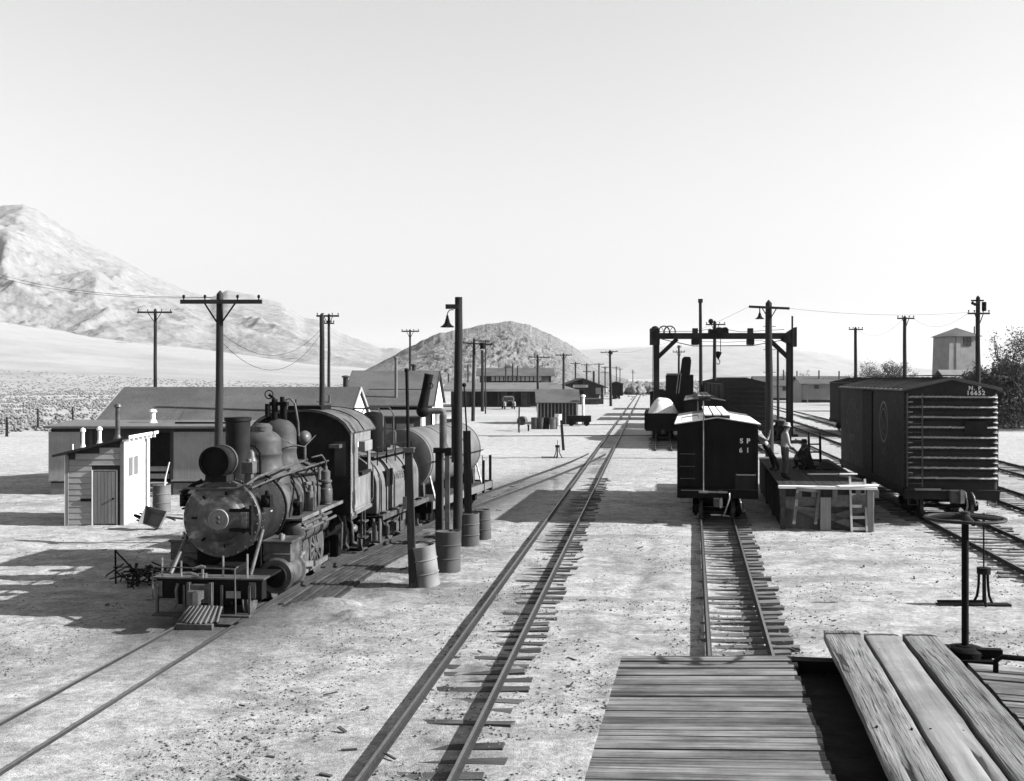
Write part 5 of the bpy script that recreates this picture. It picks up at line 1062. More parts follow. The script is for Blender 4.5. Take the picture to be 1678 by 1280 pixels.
MB().bb(xg+.05, xg+1.1, 64, 67.5, 0, 2.5).build('annex', 'white', gb); MB().bb(xg-.1, xg+1.25, 63.8, 67.7, 2.5, 2.6).build('annex_roof', 'rooflight', gb)
MB().bb(xg+.3, xg+.95, 63.97, 64, .1, 2.1).build('annex_door', 'walldark', gb)
stovepipe(gb, PX(649, 62.5), 62.5, 3.1, PZ(588, 62.5), .085, 'rooflight'); stovepipe(gb, PX(566.5, 63), 63, 3.4, PZ(619, 63), .15, 'walldark'); stovepipe(gb, PX(678, 69), 69, 4.2, PZ(600, 69), .12, 'walldark')
MB().bb(PX(605, 63.6), PX(705, 63.6), 63.55, 63.65, 3.72, 3.8).build('roof_batten', 'walldark', gb)
# depot
dp = thing('depot', 'long two-level depot with row of clerestory windows and deep porch roof', 'building', (0, 0, 0))
D0, D1 = PX(736, 172), PX(938, 172)
MB().bb(D0, D1, 177, 177.2, 0, 3.0).build('front_wall', 'walldark', dp); MB().bb(D1-.2, D1, 177.2, 190, 0, 3.0).build('side_wall', 'plaster', dp)
MB().add([(D0-1, 171.5, 2.45), (D1+.5, 171.5, 2.45), (PX(908, 181), 181, 3.55), (D0-1, 181, 3.55), (D0-1, 171.5, 2.75), (D1+.5, 171.5, 2.75), (PX(908, 181), 181, 3.75), (D0-1, 181, 3.75)], [(0, 1, 2, 3), (4, 7, 6, 5), (0, 4, 5, 1), (1, 5, 6, 2), (2, 6, 7, 3), (3, 7, 4, 0)]).build('porch_roof', 'rooflight', dp)
MB().bb(D0-1, D1+.5, 171.4, 171.49, 2.4, 2.78).build('porch_fascia', 'plaster', dp)
k = 0
for a in range(742, 936, 25): MB().bb(PX(a, 172)-.12, PX(a, 172)+.12, 171.9, 172.1, 0, 2.45).build('porch_post', 'walldark', dp)
for a in range(760, 925, 33): MB().bb(PX(a, 177)-.5, PX(a, 177)+.5, 176.95, 177, .1, 2.2).build('porch_door', 'wallgrey', dp)
U0, U1 = PX(786, 182), PX(903, 182)
gable(dp, U0, U1, 182, 190, PZ(615, 182), 6.0, ov=.6, wall='walldark', end='white', base=2.9)
for a in list(range(806, 886, 7)): window(dp, PX(a+2, 182), 182, PZ(624, 182), .46, .75, 'x', -1, 2, 2, 'glass_pale', 'pale_wood', .05)
MB().bb(PX(787, 182), PX(797, 182), 181.95, 182, 3.75, PZ(617, 182)).build('blank_panel', 'wallgrey', dp); MB().bb(PX(887, 182), PX(899, 182), 181.95, 182, 3.75, PZ(617, 182)).build('blank_panel', 'wallgrey', dp)
for a, yt in ((767, 597), (840, 596), (848, 600), (735, 612), (829, 602)): stovepipe(dp, PX(a, 181), 181, 3.6, PZ(yt, 181), .12, 'walldark', cap=False)
# board shed with drums
sh = thing('board_shed', 'small battened shed with plain shingle roof beside the standing drums', 'shed', (0, 0, 0))
S0, S1 = PX(882, 108), PX(947, 108)
gable(sh, S0, S1, 108, 113.5, 2.15, 3.25, ov=.35, og=.25, wall='walldark', end='white')
for k in range(11):
    x = S0+.25+k*(S1-S0-.4)/10; MB().bb(x-.05, x+.05, 107.95, 108, 0, 2.1).build('batten', 'pale_wood', sh)
MB().bb(S1-.14, S1+.02, 107.93, 108, 0, 2.15).build('corner_trim', 'white', sh); MB().cyl((S1+.5, 107.9, 0), (S1+.5, 107.9, 2.6), .14, n=12).lathe([(.14, 2.6), (.25, 2.65), (.2, 2.8), (0, 2.85)], (S1+.5, 107.9, 0), 'z', 12).build('downpipe', 'white', sh)
# gabled station
sn = thing('station', 'low gabled station facing the yard with a white name board', 'building', (0, 0, 0))
N0, N1 = PX(921, 192), PX(989, 192)
gable(sn, N0, N1, 192, 208, PZ(633, 192), PZ(620.5, 192), ov=.9, og=.6, ridge='y', wall='plaster', end='walldark', roof='walldark')
MB().bb(PX(939, 192), PX(963.5, 192), 191.9, 191.98, PZ(635, 192), PZ(630.8, 192)).build('name_board', 'sign_white', sn)
text('lettering', 'OWENYO', .4, (PX(951, 192), 191.88, PZ(633, 192)), (R(90), 0, 0), 'letter_dark', sn, .02)
MB().bb(PX(947, 192), PX(954.5, 192), 191.95, 192, PZ(630, 192), PZ(624, 192)).build('attic_louvre', 'iron', sn)
MB().bb(PX(950.5, 192), PX(956, 192), 191.95, 192, PZ(647, 192), PZ(639.5, 192)).build('doorway', 'iron', sn)
MB().bb(PX(976, 192), PX(984.5, 192), 191.9, 192, PZ(646, 192), PZ(635.5, 192)).build('notice_board', 'plaster', sn)
for a in (957, 966, 975): MB().bb(PX(a, 191), PX(a+5, 191), 190.3, 191.3, .2, 1.2).build('loading_bench', 'walldark', sn)
MB().bb(PX(953, 190), PX(981, 190), 188.5, 191.5, .9, 1.05).build('loading_platform', 'rooflight', sn); MB().bb(PX(954, 190), PX(980, 190), 188.8, 191.4, .0, .9).build('platform_base', 'walldark', sn)
stovepipe(sn, PX(973, 200), 200, 3.6, PZ(608, 200), .2, 'walldark', cap=False)
# pale houses on the right
def house(label, pxa, pxb, Y, yrt, yev, base_py, wins, d=7, pipes=(), porch=False):
    t = thing('house', label, 'house', (0, 0, 0), 0, 'pale houses right of the yard'); x0, x1 = PX(pxa, Y), PX(pxb, Y)
    gable(t, x0, x1, Y, Y+d, PZ(yev, Y), PZ(yrt, Y+d/2), ov=.5, wall='plaster', end='plaster', roof='houseroof')
    for a, wpx in wins: window(t, PX(a, Y), Y, PZ(yev+9, Y) if True else 1, wpx*Y/F, 6.5*Y/F, 'x', -1, 1, 2, 'glass', 'rooflight')
    for a, yt in pipes: stovepipe(t, PX(a, Y+2), Y+2, PZ(yev-2, Y), PZ(yt, Y+2), .13, 'walldark', cap=False)
    if porch:
        MB().bb(x0+.4, x1-.4, Y-2.2, Y, PZ(yev+1.5, Y)-.12, PZ(yev+1.5, Y)).build('porch_roof', 'rooflight', t)
        for x in (x0+.5, (x0+x1)/2+1, x1-.5): MB().bb(x-.1, x+.1, Y-2.1, Y-1.9, 0, PZ(yev+1.5, Y)-.12).build('porch_post', 'wallgrey', t)
    MB().bb(x0-.05, x1+.05, Y-.06, Y-.001, 0, .5).build('skirting', 'walldark', t)
    return t
house('pale house with porch, nearer one just left of the N.P. car', 1314, 1397, 205, 617, 628, 655, [(1338, 7)], pipes=[(1342, 607), (1375, 608), (1349, 620)], porch=True)
house('pale plain house half hidden behind the gantry leg', 1242, 1314, 225, 617, 631, 652, [(1285, 5), (1302, 5)], pipes=[(1306, 608), (1284, 606)])
# square tower
tw = thing('tank_tower', 'square grey tower with pyramid roof standing over the N.P. car', 'tower', (PX(1567, 150), 150, 0), R(7))
hb, ht_ = 2.35, 2.12; ze = PZ(551, 150); m = MB()
m.add([(-hb, -hb, 0), (hb, -hb, 0), (hb, hb, 0), (-hb, hb, 0), (-ht_, -ht_, ze), (ht_, -ht_, ze), (ht_, ht_, ze), (-ht_, ht_, ze)], [(0, 1, 5, 4), (1, 2, 6, 5), (2, 3, 7, 6), (3, 0, 4, 7), (4, 5, 6, 7)]); m.build('tower_wall', 'wallpanel', tw)
MB().add([(-ht_-.35, -ht_-.35, ze-.1), (ht_+.35, -ht_-.35, ze-.1), (ht_+.35, ht_+.35, ze-.1), (-ht_-.35, ht_+.35, ze-.1), (0, 0, PZ(537, 150))], [(0, 1, 4), (1, 2, 4), (2, 3, 4), (3, 0, 4), (3, 2, 1, 0)]).build('tower_roof', 'shingle', tw)
window(tw, .35, -ht_-.06, ze-1.3, .95, 1.0, 'x', -1, 2, 2, 'glass', 'walldark')
for x in (-1.25, 1.9): MB().beam((x*hb/2.2, -hb-.02, 0), (x*ht_/2.2, -ht_-.02, ze), .12, .08, (0, 1, 0)).build('corner_board', 'wallgrey', tw)
MB().cyl((ht_+.15, -.5, ze-4), (ht_+.15, -.5, ze+1.3), .09, n=8).build('pipe', 'walldark', tw)
s2 = thing('low_shed', 'low grey roofed shed below the square tower', 'shed', (0, 0, 0))
gable(s2, PX(1562, 140), PX(1640, 140), 140, 148, PZ(632, 140), PZ(607, 144), ov=.4, wall='walldark', end='walldark', roof='wallgrey')
stovepipe(s2, PX(1628, 142), 142, 4.0, PZ(593, 142), .12, 'walldark', cap=False)
# small white-sided shed in front
ws = thing('white_sided_shed', 'small lean-roofed shed with grey board front and bright white side', 'shed', (-13.35, 33.75, 0), R(2.5))
SW, SD, zl, zr = 1.72, 2.75, 2.13, 2.56
MB().prism([(.03, 0), (SW-.03, 0), (SW-.03, zr), (.03, zl)], .03, SD).build('shed_body', 'walldark', ws)
nb = 14; bh = 2.2/nb*1.13; Dx0, Dx1, Dz = .83, 1.48, 1.62
for k in range(16):
    z0 = .02+k*bh; z1 = z0+bh-.008
    xs0 = .09
    if z1 > zl-.06: xs0 = max(.09, (z1-zl+.06)/(zr-zl)*SW)
    segs = [(xs0, Dx0-.06), (Dx1+.06, SW-.1)] if z0 < Dz+.02 else [(xs0, SW-.1)]
    for s0, s1 in segs:
        if s1-s0 < .08 or z1 > zr-.02: continue
        m = MB(); m.add([(s0, 0, z0), (s1, 0, z0), (s1, .03, z0), (s0, .03, z0), (s0, .012, z1), (s1, .012, z1), (s1, .03, z1), (s0, .03, z1)], [(0, 1, 2, 3), (4, 7, 6, 5), (0, 4, 5, 1), (1, 5, 6, 2), (2, 6, 7, 3), (3, 7, 4, 0)]); m.build('siding_board', 'siding', ws, smooth=False)
for x0, x1 in ((0, .09), (SW-.1, SW+.0)): MB().bb(x0, x1, -.02, .03, 0, zl+(zr-zl)*x0/SW-.03).build('corner_board', 'wallgrey', ws)
MB().bb(-.022, -.002, -.02, .03, 0, zl-.02).build('edge_trim', 'white', ws)
d_ = MB().bb(Dx0, Dx1, -.012, .02, .04, Dz).build('door', 'wallgrey', ws)
for k in range(6): MB().bb(Dx0+.02+k*.103, Dx0+.112+k*.103, -.03, -.012, .05, Dz-.02).build('door_board', 'wallgrey', d_)
MB().cyl((Dx1-.06, -.07, .8), (Dx1-.06, -.03, .8), .03, n=10).build('door_knob', 'iron', d_)
MB().bb(Dx0-.05, Dx0-.012, -.035, .02, 0, Dz+.03).build('door_trim', 'white', ws); MB().bb(Dx1+.012, Dx1+.05, -.03, .02, 0, Dz+.03).bb(Dx0-.012, Dx1+.012, -.03, .02, Dz+.005, Dz+.04).build('door_frame', 'wallgrey', ws)
MB().bb(.45, .78, -.03, -.005, .72, .8).build('lock_plate', 'iron', ws)
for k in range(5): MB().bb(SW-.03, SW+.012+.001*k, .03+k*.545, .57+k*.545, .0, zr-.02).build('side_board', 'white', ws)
f_ = MB().bb(SW+.016, SW+.04, .30, 1.42, 1.38, 1.42).bb(SW+.016, SW+.04, .30, 1.42, 2.0, 2.04).bb(SW+.016, SW+.038, .30, .34, 1.42, 2.0).bb(SW+.016, SW+.038, 1.38, 1.42, 1.42, 2.0).bb(SW+.016, SW+.038, .82, .9, 1.42, 2.0).build('window', 'white', ws)
for y0, y1 in ((.34, .82), (.9, 1.38)): MB().bb(SW+.017, SW+.026, y0, y1, 1.42, 2.0).build('pane', 'pane_blank', f_)
m = MB(); k = (zr-zl)/SW; m.add([(-.3, -.28, zl-.3*k), (SW+.22, -.28, zr+.22*k), (SW+.22, SD+.2, zr+.22*k), (-.3, SD+.2, zl-.3*k), (-.3, -.28, zl-.3*k+.07), (SW+.22, -.28, zr+.22*k+.07), (SW+.22, SD+.2, zr+.22*k+.07), (-.3, SD+.2, zl-.3*k+.07)], [(0, 1, 2, 3), (4, 7, 6, 5), (0, 4, 5, 1), (1, 5, 6, 2), (2, 6, 7, 3), (3, 7, 4, 0)]); m.build('roof', 'walldark', ws)
MB().bb(SW+.221, SW+.245, -.28, SD+.2, zr+.22*k-.01, zr+.22*k+.08).build('roof_fascia', 'white', ws)
for j in range(7): MB().bb(SW+.012, SW+.22, -.2+j*.47, -.13+j*.47, zr-.06, zr+.03).build('rafter_tail', 'white', ws)
stovepipe(ws, .35, .5, zl+.08, PZ(708, 34.3), .05, 'white'); stovepipe(ws, .72, .9, zl+.17, PZ(706, 34.6), .055, 'white'); stovepipe(ws, 1.12, 1.4, zl+.3, PZ(668, 35.1), .075, 'iron_lit'); stovepipe(ws, .08, .4, zl+.02, zl+.28, .02, 'white', cap=False, flash=False)
# ------------------------------------------------------------------ timber gantry
ga = thing('transfer_gantry', 'tall dark timber gantry with hoist wheels and hook spanning the tracks', 'gantry', (0, 0, 0)); GYd = 85.5
gx0, gx1 = PX(1075.5, GYd), PX(1293.5, GYd); zt, zb = PZ(546, GYd), PZ(555.5, GYd)
for x in (gx0, gx1): MB().beam((x, GYd, 0), (x, GYd, zb), .42, .42).build('leg', 'timber', ga, .02); 
for yo in (-.3, .3): MB().bb(gx0-.25, gx1+.3, GYd+yo-.15, GYd+yo+.15, zb, zt).build('main_beam', 'timber', ga, .02)
for x, s in ((gx0, 1), (gx1, -1)): MB().beam((x, GYd, PZ(588, GYd)), (x+s*PX(CX+34, GYd), GYd, zb), .3, .3).build('knee_brace', 'timber', ga)
MB().bb(gx0-.45, gx0+.2, GYd-.5, GYd+.5, zt-.9, zt+.35).blob((gx0-.1, GYd, zt+.3), (.3, .5, .25), 12, 6).build('leg_head', 'timber', ga); MB().prism([(gx1-.6, zb-.1), (gx1+.45, zb-.6), (gx1+.45, zt+.45), (gx1-.1, zt+.1)], GYd-.5, GYd+.5).build('leg_head', 'timber', ga)
for px in (1086.5, 1096): 
    xc, zc, rr = PX(px, GYd), PZ(544, GYd), .42
    m = MB().lathe([(rr+.045*math.cos(q), .045*math.sin(q)) for q in [i*math.pi/4 for i in range(9)]], (xc, GYd-.5, zc), 'y', 24)
    for k in range(6): m.beam((xc, GYd-.5, zc), (xc+rr*math.cos(k*math.pi/3), GYd-.5, zc+rr*math.sin(k*math.pi/3)), .04, .04)
    m.build('hoist_wheel', 'iron', ga)
for px in (1139, 1229.5): MB().bb(PX(px, GYd)-.19, PX(px, GYd)+.19, GYd-.2, GYd+.2, PZ(565.5, GYd), PZ(538, GYd)).bb(PX(px, GYd)-.26, PX(px, GYd)+.26, GYd-.24, GYd+.24, PZ(565, GYd), PZ(556, GYd)).build('queen_post', 'timber', ga)
m = MB()
P_ = [pt(1085, 556, GYd), pt(1136, 567, GYd), pt(1232, 566.5, GYd), pt(1285, 557, GYd)]
m.tube(P_, .035, 6); m.build('truss_rod', 'iron', ga)
MB().tube([pt(1105, 543, GYd), pt(1140, 543, GYd), pt(1165, 539, GYd)], .02, 5).tube([pt(1190, 540, GYd), pt(1215, 544, GYd), pt(1285, 540, GYd)], .02, 5).tube([pt(1140, 559, GYd), pt(1190, 561, GYd), pt(1250, 558, GYd)], .015, 5).tube([pt(1070, 551, GYd), pt(1068.5, 660, GYd)], .02, 5).build('hoist_rope', 'iron', ga)
MB().bb(PX(1162, GYd), PX(1192, GYd), GYd-.5, GYd+.5, zt, zt+.28).cyl(tuple(np.array(pt(1177, 542, GYd))-[0, .6, 0]), tuple(np.array(pt(1177, 542, GYd))+[0, .6, 0]), .25, n=14).cyl(tuple(np.array(pt(1186, 542, GYd))-[0, .6, 0]), tuple(np.array(pt(1186, 542, GYd))+[0, .6, 0]), .25, n=14).build('trolley', 'iron', ga)
hk = MB().cyl(pt(1180.8, 577, GYd), pt(1180.8, 556, GYd), .03, n=6).prism([(PX(1173, GYd), PZ(577, GYd)), (PX(1176, GYd), PZ(575.5, GYd)), (PX(1182.5, GYd), PZ(578, GYd)), (PX(1177.5, GYd), PZ(588.5, GYd)), (PX(1176.5, GYd), PZ(588.5, GYd)), (PX(1173, GYd), PZ(583, GYd))], GYd-.15, GYd+.15).build('pulley_block', 'iron', ga)
cx_, cz_ = PX(1177, GYd), PZ(593, GYd)
MB().tube([(cx_+.15*math.cos(t)*.8, GYd, cz_+.19*math.sin(t)) for t in [R(110-33*i) for i in range(9)]], .04, 7).build('hook', 'steel', hk)
mp_ = thing('steel_guy_mast', 'thin steel mast standing against the right leg of the gantry', 'mast', (PX(1298.3, 84.6), 84.6, 0)); MB().cyl((0, 0, 0), (0, 0, PZ(518, 84.6)), .07, n=10).build('shaft', 'iron', mp_); MB().bb(-.35, .35, -.3, .3, 0, .2).build('foot', 'iron', mp_)
# ------------------------------------------------------------------ transfer dock
DX0, DX1, DY0, DY1, DZ = 7.8, 10.45, 32.85, 44.5, 1.26
dk = thing('loading_dock', 'low timber loading dock between the SP 61 car and the N.P. car', 'loading dock', (DX0, DY0, 0), -math.atan(.165)); DWd, DL = DX1-DX0, DY1-DY0
n = 14
for k in range(n): MB().bb(k*DWd/n+.006, (k+1)*DWd/n-.006, .12, DL, DZ-.06+rnd.uniform(-.006, .004), DZ+rnd.uniform(-.006, .004)).build('deck_plank', 'deckwood', dk)
MB().bb(-.05, DWd+.06, -.1, .115, DZ-.06, DZ+.02).build('edge_board', 'white', dk, .006); MB().bb(.0, DWd*.55, DL-.5, DL, DZ+.004, DZ+.06).build('edge_board', 'white', dk, .006)
MB().bb(0, DWd, .0, .1, DZ-.56, DZ-.3).build('cross_beam', 'brace_wood', dk); MB().bb(0, DWd, .06, .1, DZ-.32, DZ-.06).build('header_board', 'walldark', dk)
for x in (.06, .55, .95, 1.55, 2.2, 2.7): MB().bb(x-.07, x+.07, .0, .06, DZ-.3, DZ-.06).build('joist_end', 'wallgrey', dk)
MB().bb(1.62, DWd, -.01, .05, DZ-.5, DZ-.22).build('side_board', 'brace_wood', dk)
for x, w_, mt in ((.08, .14, 'midwood'), (1.28, .3, 'wallpanel'), (DWd-.12, .18, 'wallpanel')): MB().bb(x-w_/2, x+w_/2, -.05, .12, 0, DZ-.3 if w_ > .2 else DZ-.06).build('dock_post', mt, dk, .008)
for y in (3.5, 7.0, 10.5):
    for x in (.1, DWd-.1): MB().bb(x-.1, x+.1, y-.1, y+.1, 0, DZ-.06).build('dock_post', 'midwood', dk)
for a, b_ in (((.05, .78), (1.25, .38)), ((1.42, .42), (2.4, .02)), ((2.6, .75), (1.5, .35))): MB().beam((a[0], .02, a[1]), (b_[0], .02, b_[1]), .05, .2, (0, 0, 1)).build('diagonal_brace', 'brace_wood', dk)
MB().bb(.05, DWd-.05, .22, .27, 0, DZ-.06).build('back_boarding', 'brace_wood', dk); MB().bb(.02, .08, .15, DL, .1, DZ-.06).build('side_boarding', 'timber', dk); MB().bb(DWd-.08, DWd-.02, .15, DL, .1, DZ-.06).build('side_boarding', 'timber', dk)
# ladders and loose timber on the dock
ld = thing('ladder', 'pale wooden ladder with a crosspiece leaning upright on the dock front', 'ladder', (PX(1407, 32.45), 32.4, 0), 0)
for x in (-.215, .215): MB().beam((x, .0, 0), (x, .18, 1.58 if x < 0 else 1.5), .055, .06, (0, 1, 0)).build('rail', 'ladderwood', ld)
for k in range(5): MB().box((0, .02+.035*k, .08+.32*k), (.42, .035, .085)).build('rung', 'ladderwood', ld)
MB().box((-.26, .17, 1.64), (.5, .1, .035)).build('crosspiece', 'white', ld)
trs = thing('trestle', 'old broken trestle frame leaning on the left half of the dock front', 'trestle', (PX(1323, 32.6), 32.55, 0), 0)
for x0, x1 in ((-.42, -.26), (.2, .36)): MB().beam((x0, -.05, .2), (x1, .12, 1.2), .09, .05, (0, 1, 0)).build('leg', 'brace_wood', trs)
for z in (.62, 1.16): MB().beam((-.32, .02, z+.05), (.34, .05, z-.02), .05, .09).build('crosspiece', 'brace_wood', trs)
def plank_thing(label, px, py, z, L, w_, rz, mat='white', tilt=0.):
    x, y = G(px, py, z); o = MB().box((0, 0, .02), (L, w_, .035)).build('loose_plank', mat); o.location = (x, y, z); o.rotation_euler = (0, tilt, rz); tag(o, label, 'plank', 'loose planks on the dock'); return o
plank_thing('bright narrow plank lying across the dock near the crouching man', 1352, 778, DZ+.01, 1.1, .2, .03)
plank_thing('bright plank end projecting over the dock front right of the ladder', 1405, 797, DZ+.03, 1.15, .3, .06, 'white', -.02)
plank_thing('grey tilted board beside the ladder top on the dock', 1392, 783, DZ+.03, .7, .35, -.5, 'wallgrey', .2)
tpn = MB()
n1 = 14; X_, Y_ = np.meshgrid(np.linspace(-1, 1, n1), np.linspace(-1, 1, n1), indexing='ij'); Z_ = .32*np.exp(-(X_**2+Y_**2)*1.6)*(.6+.8*fbm(X_*1.6+5, Y_*1.6, 3, 9))+.02
me = npmesh('dark_tarpaulin', np.stack([X_.ravel()*.42, Y_.ravel()*.4, Z_.ravel()*.75], 1), gridfaces(n1, n1), 'cloth_dark'); o = bpy.data.objects.new('dark_tarpaulin', me); COL.objects.link(o)
x, y = G(1353, 769, DZ); o.location = (x, y, DZ+.0); tag(o, 'dark crumpled tarpaulin spread on the dock by the hand truck', 'tarpaulin')
x, y = G(1336, 764, DZ)
ht = thing('hand_truck', 'upright wooden hand truck standing behind the crouching man', 'hand truck', (x, y, DZ), .1)
for s in (-.2, .2): MB().beam((s, .02, .02), (s*1.05, .1, 1.05), .07, .06).build('rail', 'timber', ht); MB().cyl((s*1.05, .1, 1.05), (s*1.06, .12, 1.2), .022, n=8).build('handle', 'timber', ht)
for z in (.2, .5, .78): MB().box((0, .05+z*.05, z), (.4, .04, .05)).build('crossbar', 'timber', ht)
MB().box((0, -.1, .02), (.4, .22, .02)).build('toe_plate', 'iron', ht)
for s in (-.24, .24): MB().lathe([(.0, -.02), (.1, -.02), (.1, .02), (0, .02)], (s, .12, .1), 'x', 14).build('wheel', 'iron', ht)
# ------------------------------------------------------------------ people
def person(label, loc, rz, J, E, Rr, mats, hat=None, hair=True):
    t = thing('person', label, 'person', loc, rz, 'men working at the dock'); me = bpy.data.meshes.new('body'); bm = bmesh.new(); sl_ = bm.verts.layers.skin.verify(); vv = {}
    for k, p in J.items():
        v = bm.verts.new(p); vv[k] = v; r = Rr[k]; v[sl_].radius = r if isinstance(r, tuple) else (r, r); v[sl_].use_root = (k == 'pelvis')
    for a, b_ in E: bm.edges.new((vv[a], vv[b_]))
    bm.to_mesh(me); bm.free(); o = bpy.data.objects.new('body', me); COL.objects.link(o)
    s1 = o.modifiers.new('skin', 'SKIN'); s1.use_smooth_shade = True; s2 = o.modifiers.new('sub', 'SUBSURF'); s2.levels = s2.render_levels = 2
    dg = bpy.context.evaluated_depsgraph_get(); me2 = bpy.data.meshes.new_from_object(o.evaluated_get(dg)); bpy.data.objects.remove(o)
    me2.name = 'body'; me2.materials.clear()
    names = ['skin', 'shirt', 'trousers', 'boots']
    for nm in names: me2.materials.append(K[mats[nm]])
    keys = list(J); P = [Vector(J[k]) for k in keys]
    def reg(k):
        if k.startswith(('head', 'nose', 'chin', 'neck', 'wr', 'palm', 'f', 'th_')): return 0
        if k.startswith(('chest', 'spine', 'sh', 'el', 'belly')): return 1
        if k.startswith(('toe', 'ank')): return 3
        return 2
    segs = [(Vector(J[a]), Vector(J[b_]), reg(a), reg(b_)) for a, b_ in E]
    for p in me2.polygons:
        c = p.center; best = 1e9; bi = 1
        for a, b_, ra, rb in segs:
            ab = b_-a; u = max(0, min(1, (c-a).dot(ab)/max(ab.length_squared, 1e-9))); d = (c-a-ab*u).length
            if d < best: best = d; bi = ra if u < .5 else rb
        p.material_index = bi
    me2.shade_smooth(); b = bpy.data.objects.new('body', me2); COL.objects.link(b); b.parent = t
    return t
def hand(J, E, Rr, pre, w_, d, up):
    w_ = Vector(w_); d = Vector(d).normalized(); up = Vector(up).normalized(); sd = d.cross(up)
    J['palm'+pre] = tuple(w_+d*.08); Rr['palm'+pre] = (.038, .02); E.append(('wr'+pre, 'palm'+pre))
    for i in range(4):
        o = sd*(i-1.5)*.021; L = (.07, .08, .075, .06)[i]
        J['f%d%s' % (i, pre)] = tuple(w_+d*(.10+L*.5)+o-up*.012); J['g%d%s' % (i, pre)] = tuple(w_+d*(.10+L*.85)+o-up*.035)
        Rr['f%d%s' % (i, pre)] = .0095; Rr['g%d%s' % (i, pre)] = .008; E += [('palm'+pre, 'f%d%s' % (i, pre)), ('f%d%s' % (i, pre), 'g%d%s' % (i, pre))]
    J['th_'+pre] = tuple(w_+d*.06+sd*-.045); Rr['th_'+pre] = .011; E.append(('wr'+pre, 'th_'+pre))
def figure(pel, chest, neck, head, shw, el, wr, kn, an, toe, face, hands=True, k=1.):
    J = {}; Rr = {}; E = []
    pel, chest, neck, head, face = map(Vector, (pel, chest, neck, head, face)); face = face.normalized()
    def a(n_, p, r, par=None):
        J[n_] = tuple(p); Rr[n_] = r
        if par: E.append((par, n_))
    side = Vector(shw); ax = (chest-pel).normalized()
    a('pelvis', pel, (.135*k, .12*k)); a('spine', pel.lerp(chest, .45), (.125*k, .11*k), 'pelvis'); a('chest', chest, (.15*k, .12*k), 'spine'); a('neck', neck, .06*k, 'chest')
    a('head', head, (.078*k, .088*k), 'neck'); a('head_top', head+(head-neck).normalized()*.1, (.075, .082), 'head'); a('nose', head+face*.1-Vector((0, 0, .01)), .018, 'head'); a('chin', head+face*.06-Vector((0, 0, .075)), .04, 'head')
    for i, s in ((0, 1), (1, -1)):
        a('sh%d' % i, chest+side*s+ax*.04, .072*k, 'chest'); a('el%d' % i, el[i], .05*k, 'sh%d' % i); a('wr%d' % i, wr[i], .033, 'el%d' % i)
        hp = pel+side*s*.5-ax*.06; a('hip%d' % i, hp, .1*k, 'pelvis'); a('kn%d' % i, kn[i], .068*k, 'hip%d' % i); a('ca%d' % i, Vector(kn[i]).lerp(Vector(an[i]), .4), .064*k, 'kn%d' % i); a('ank%d' % i, an[i], .05, 'ca%d' % i); a('toe%d' % i, toe[i], .042, 'ank%d' % i)
        if hands:
            d = Vector(wr[i])-Vector(el[i]); hand(J, E, Rr, str(i), wr[i], d, Vector((0, 0, 1)) if abs(d.normalized().z) < .9 else Vector((1, 0, 0)))
    return J, E, Rr
def hat(par, c, tiltx, tilty, mat, brim=.16, crown=.1, hgt=.11):
    o = MB().lathe([(brim, .005), (brim*.98, .015), (crown*1.05, .02), (crown, .03), (crown*.95, hgt*.8), (crown*.7, hgt), (0, hgt*.97)], (0, 0, 0), 'z', 24).lathe([(brim, .004), (crown*.9, .004)], (0, 0, 0), 'z', 24).build('hat', mat, par); o.location = c; o.rotation_euler = (tiltx, tilty, 0); return o
def face_bits(par, head, face, hairmat='hair'):
    head = Vector(head); f = Vector(face).normalized(); sd = Vector((-f.y, f.x, 0)).normalized()
    for s in (-1, 1):
        p = head+f*.082+sd*.032*s+Vector((0, 0, .012)); MB().blob(tuple(p), .011, 8, 5).build('eye', 'hair', par)
        p = head+sd*.085*s-f*.005; MB().blob(tuple(p), (.018, .018, .032), 8, 5).build('ear', 'skin', par)
    p = head+f*.088-Vector((0, 0, .05)); MB().blob(tuple(p), (.012, .022, .006), 8, 4).build('mouth', 'hair', par)
    p = head-f*.02+Vector((0, 0, .045)); MB().blob(tuple(p), (.092, .092, .075), 14, 8).build('hair', hairmat, par)
x, y = G(1286, 786, DZ)
J, E, Rr = figure((0, 0, .93), (.0, 0, 1.34), (.03, 0, 1.5), (.06, 0, 1.6), (0, .17, 0), [(.04, .2, 1.1), (.05, -.22, 1.1)], [(.26, .1, .98), (.27, -.12, .93)], [(.04, .09, .5), (.02, -.1, .5)], [(-.04, .1, .09), (-.02, -.11, .09)], [(.13, .11, .04), (.15, -.13, .04)], (1, 0, -.25))
p1 = person('standing man in pale shirt and light cap on the dock, facing right', (x, y, DZ), R(8), J, E, Rr, dict(skin='skin', shirt='cloth_pale', trousers='cloth_mid', boots='cloth_dark'))
face_bits(p1, (.06, 0, 1.6), (1, 0, -.25)); hat(p1, (.065, 0, 1.655), 0, R(9), 'canvas', .135, .1, .12)
rod = MB().cyl((.2, -.04, 1.08), (.5, .02, .58), .016, n=8).build('work_bar', 'timber'); rod.location = (x, y, DZ); tag(rod, 'short dark bar held by the standing man', 'bar')
x, y = G(1270, 772, DZ)
J, E, Rr = figure((-.28, .0, .82), (-.5, .05, 1.2), (-.6, .05, 1.36), (-.66, .05, 1.47), (.06, .17, .05), [(-.62, .25, .98), (-.3, -.18, 1.05)], [(-.85, .2, .95), (-.22, -.12, 1.28)], [(-.1, .1, .42), (-.02, -.1, .42)], [(.0, .12, .09), (.1, -.12, .09)], [(-.15, .16, .04), (-.06, -.14, .04)], (-1, .2, -.2))
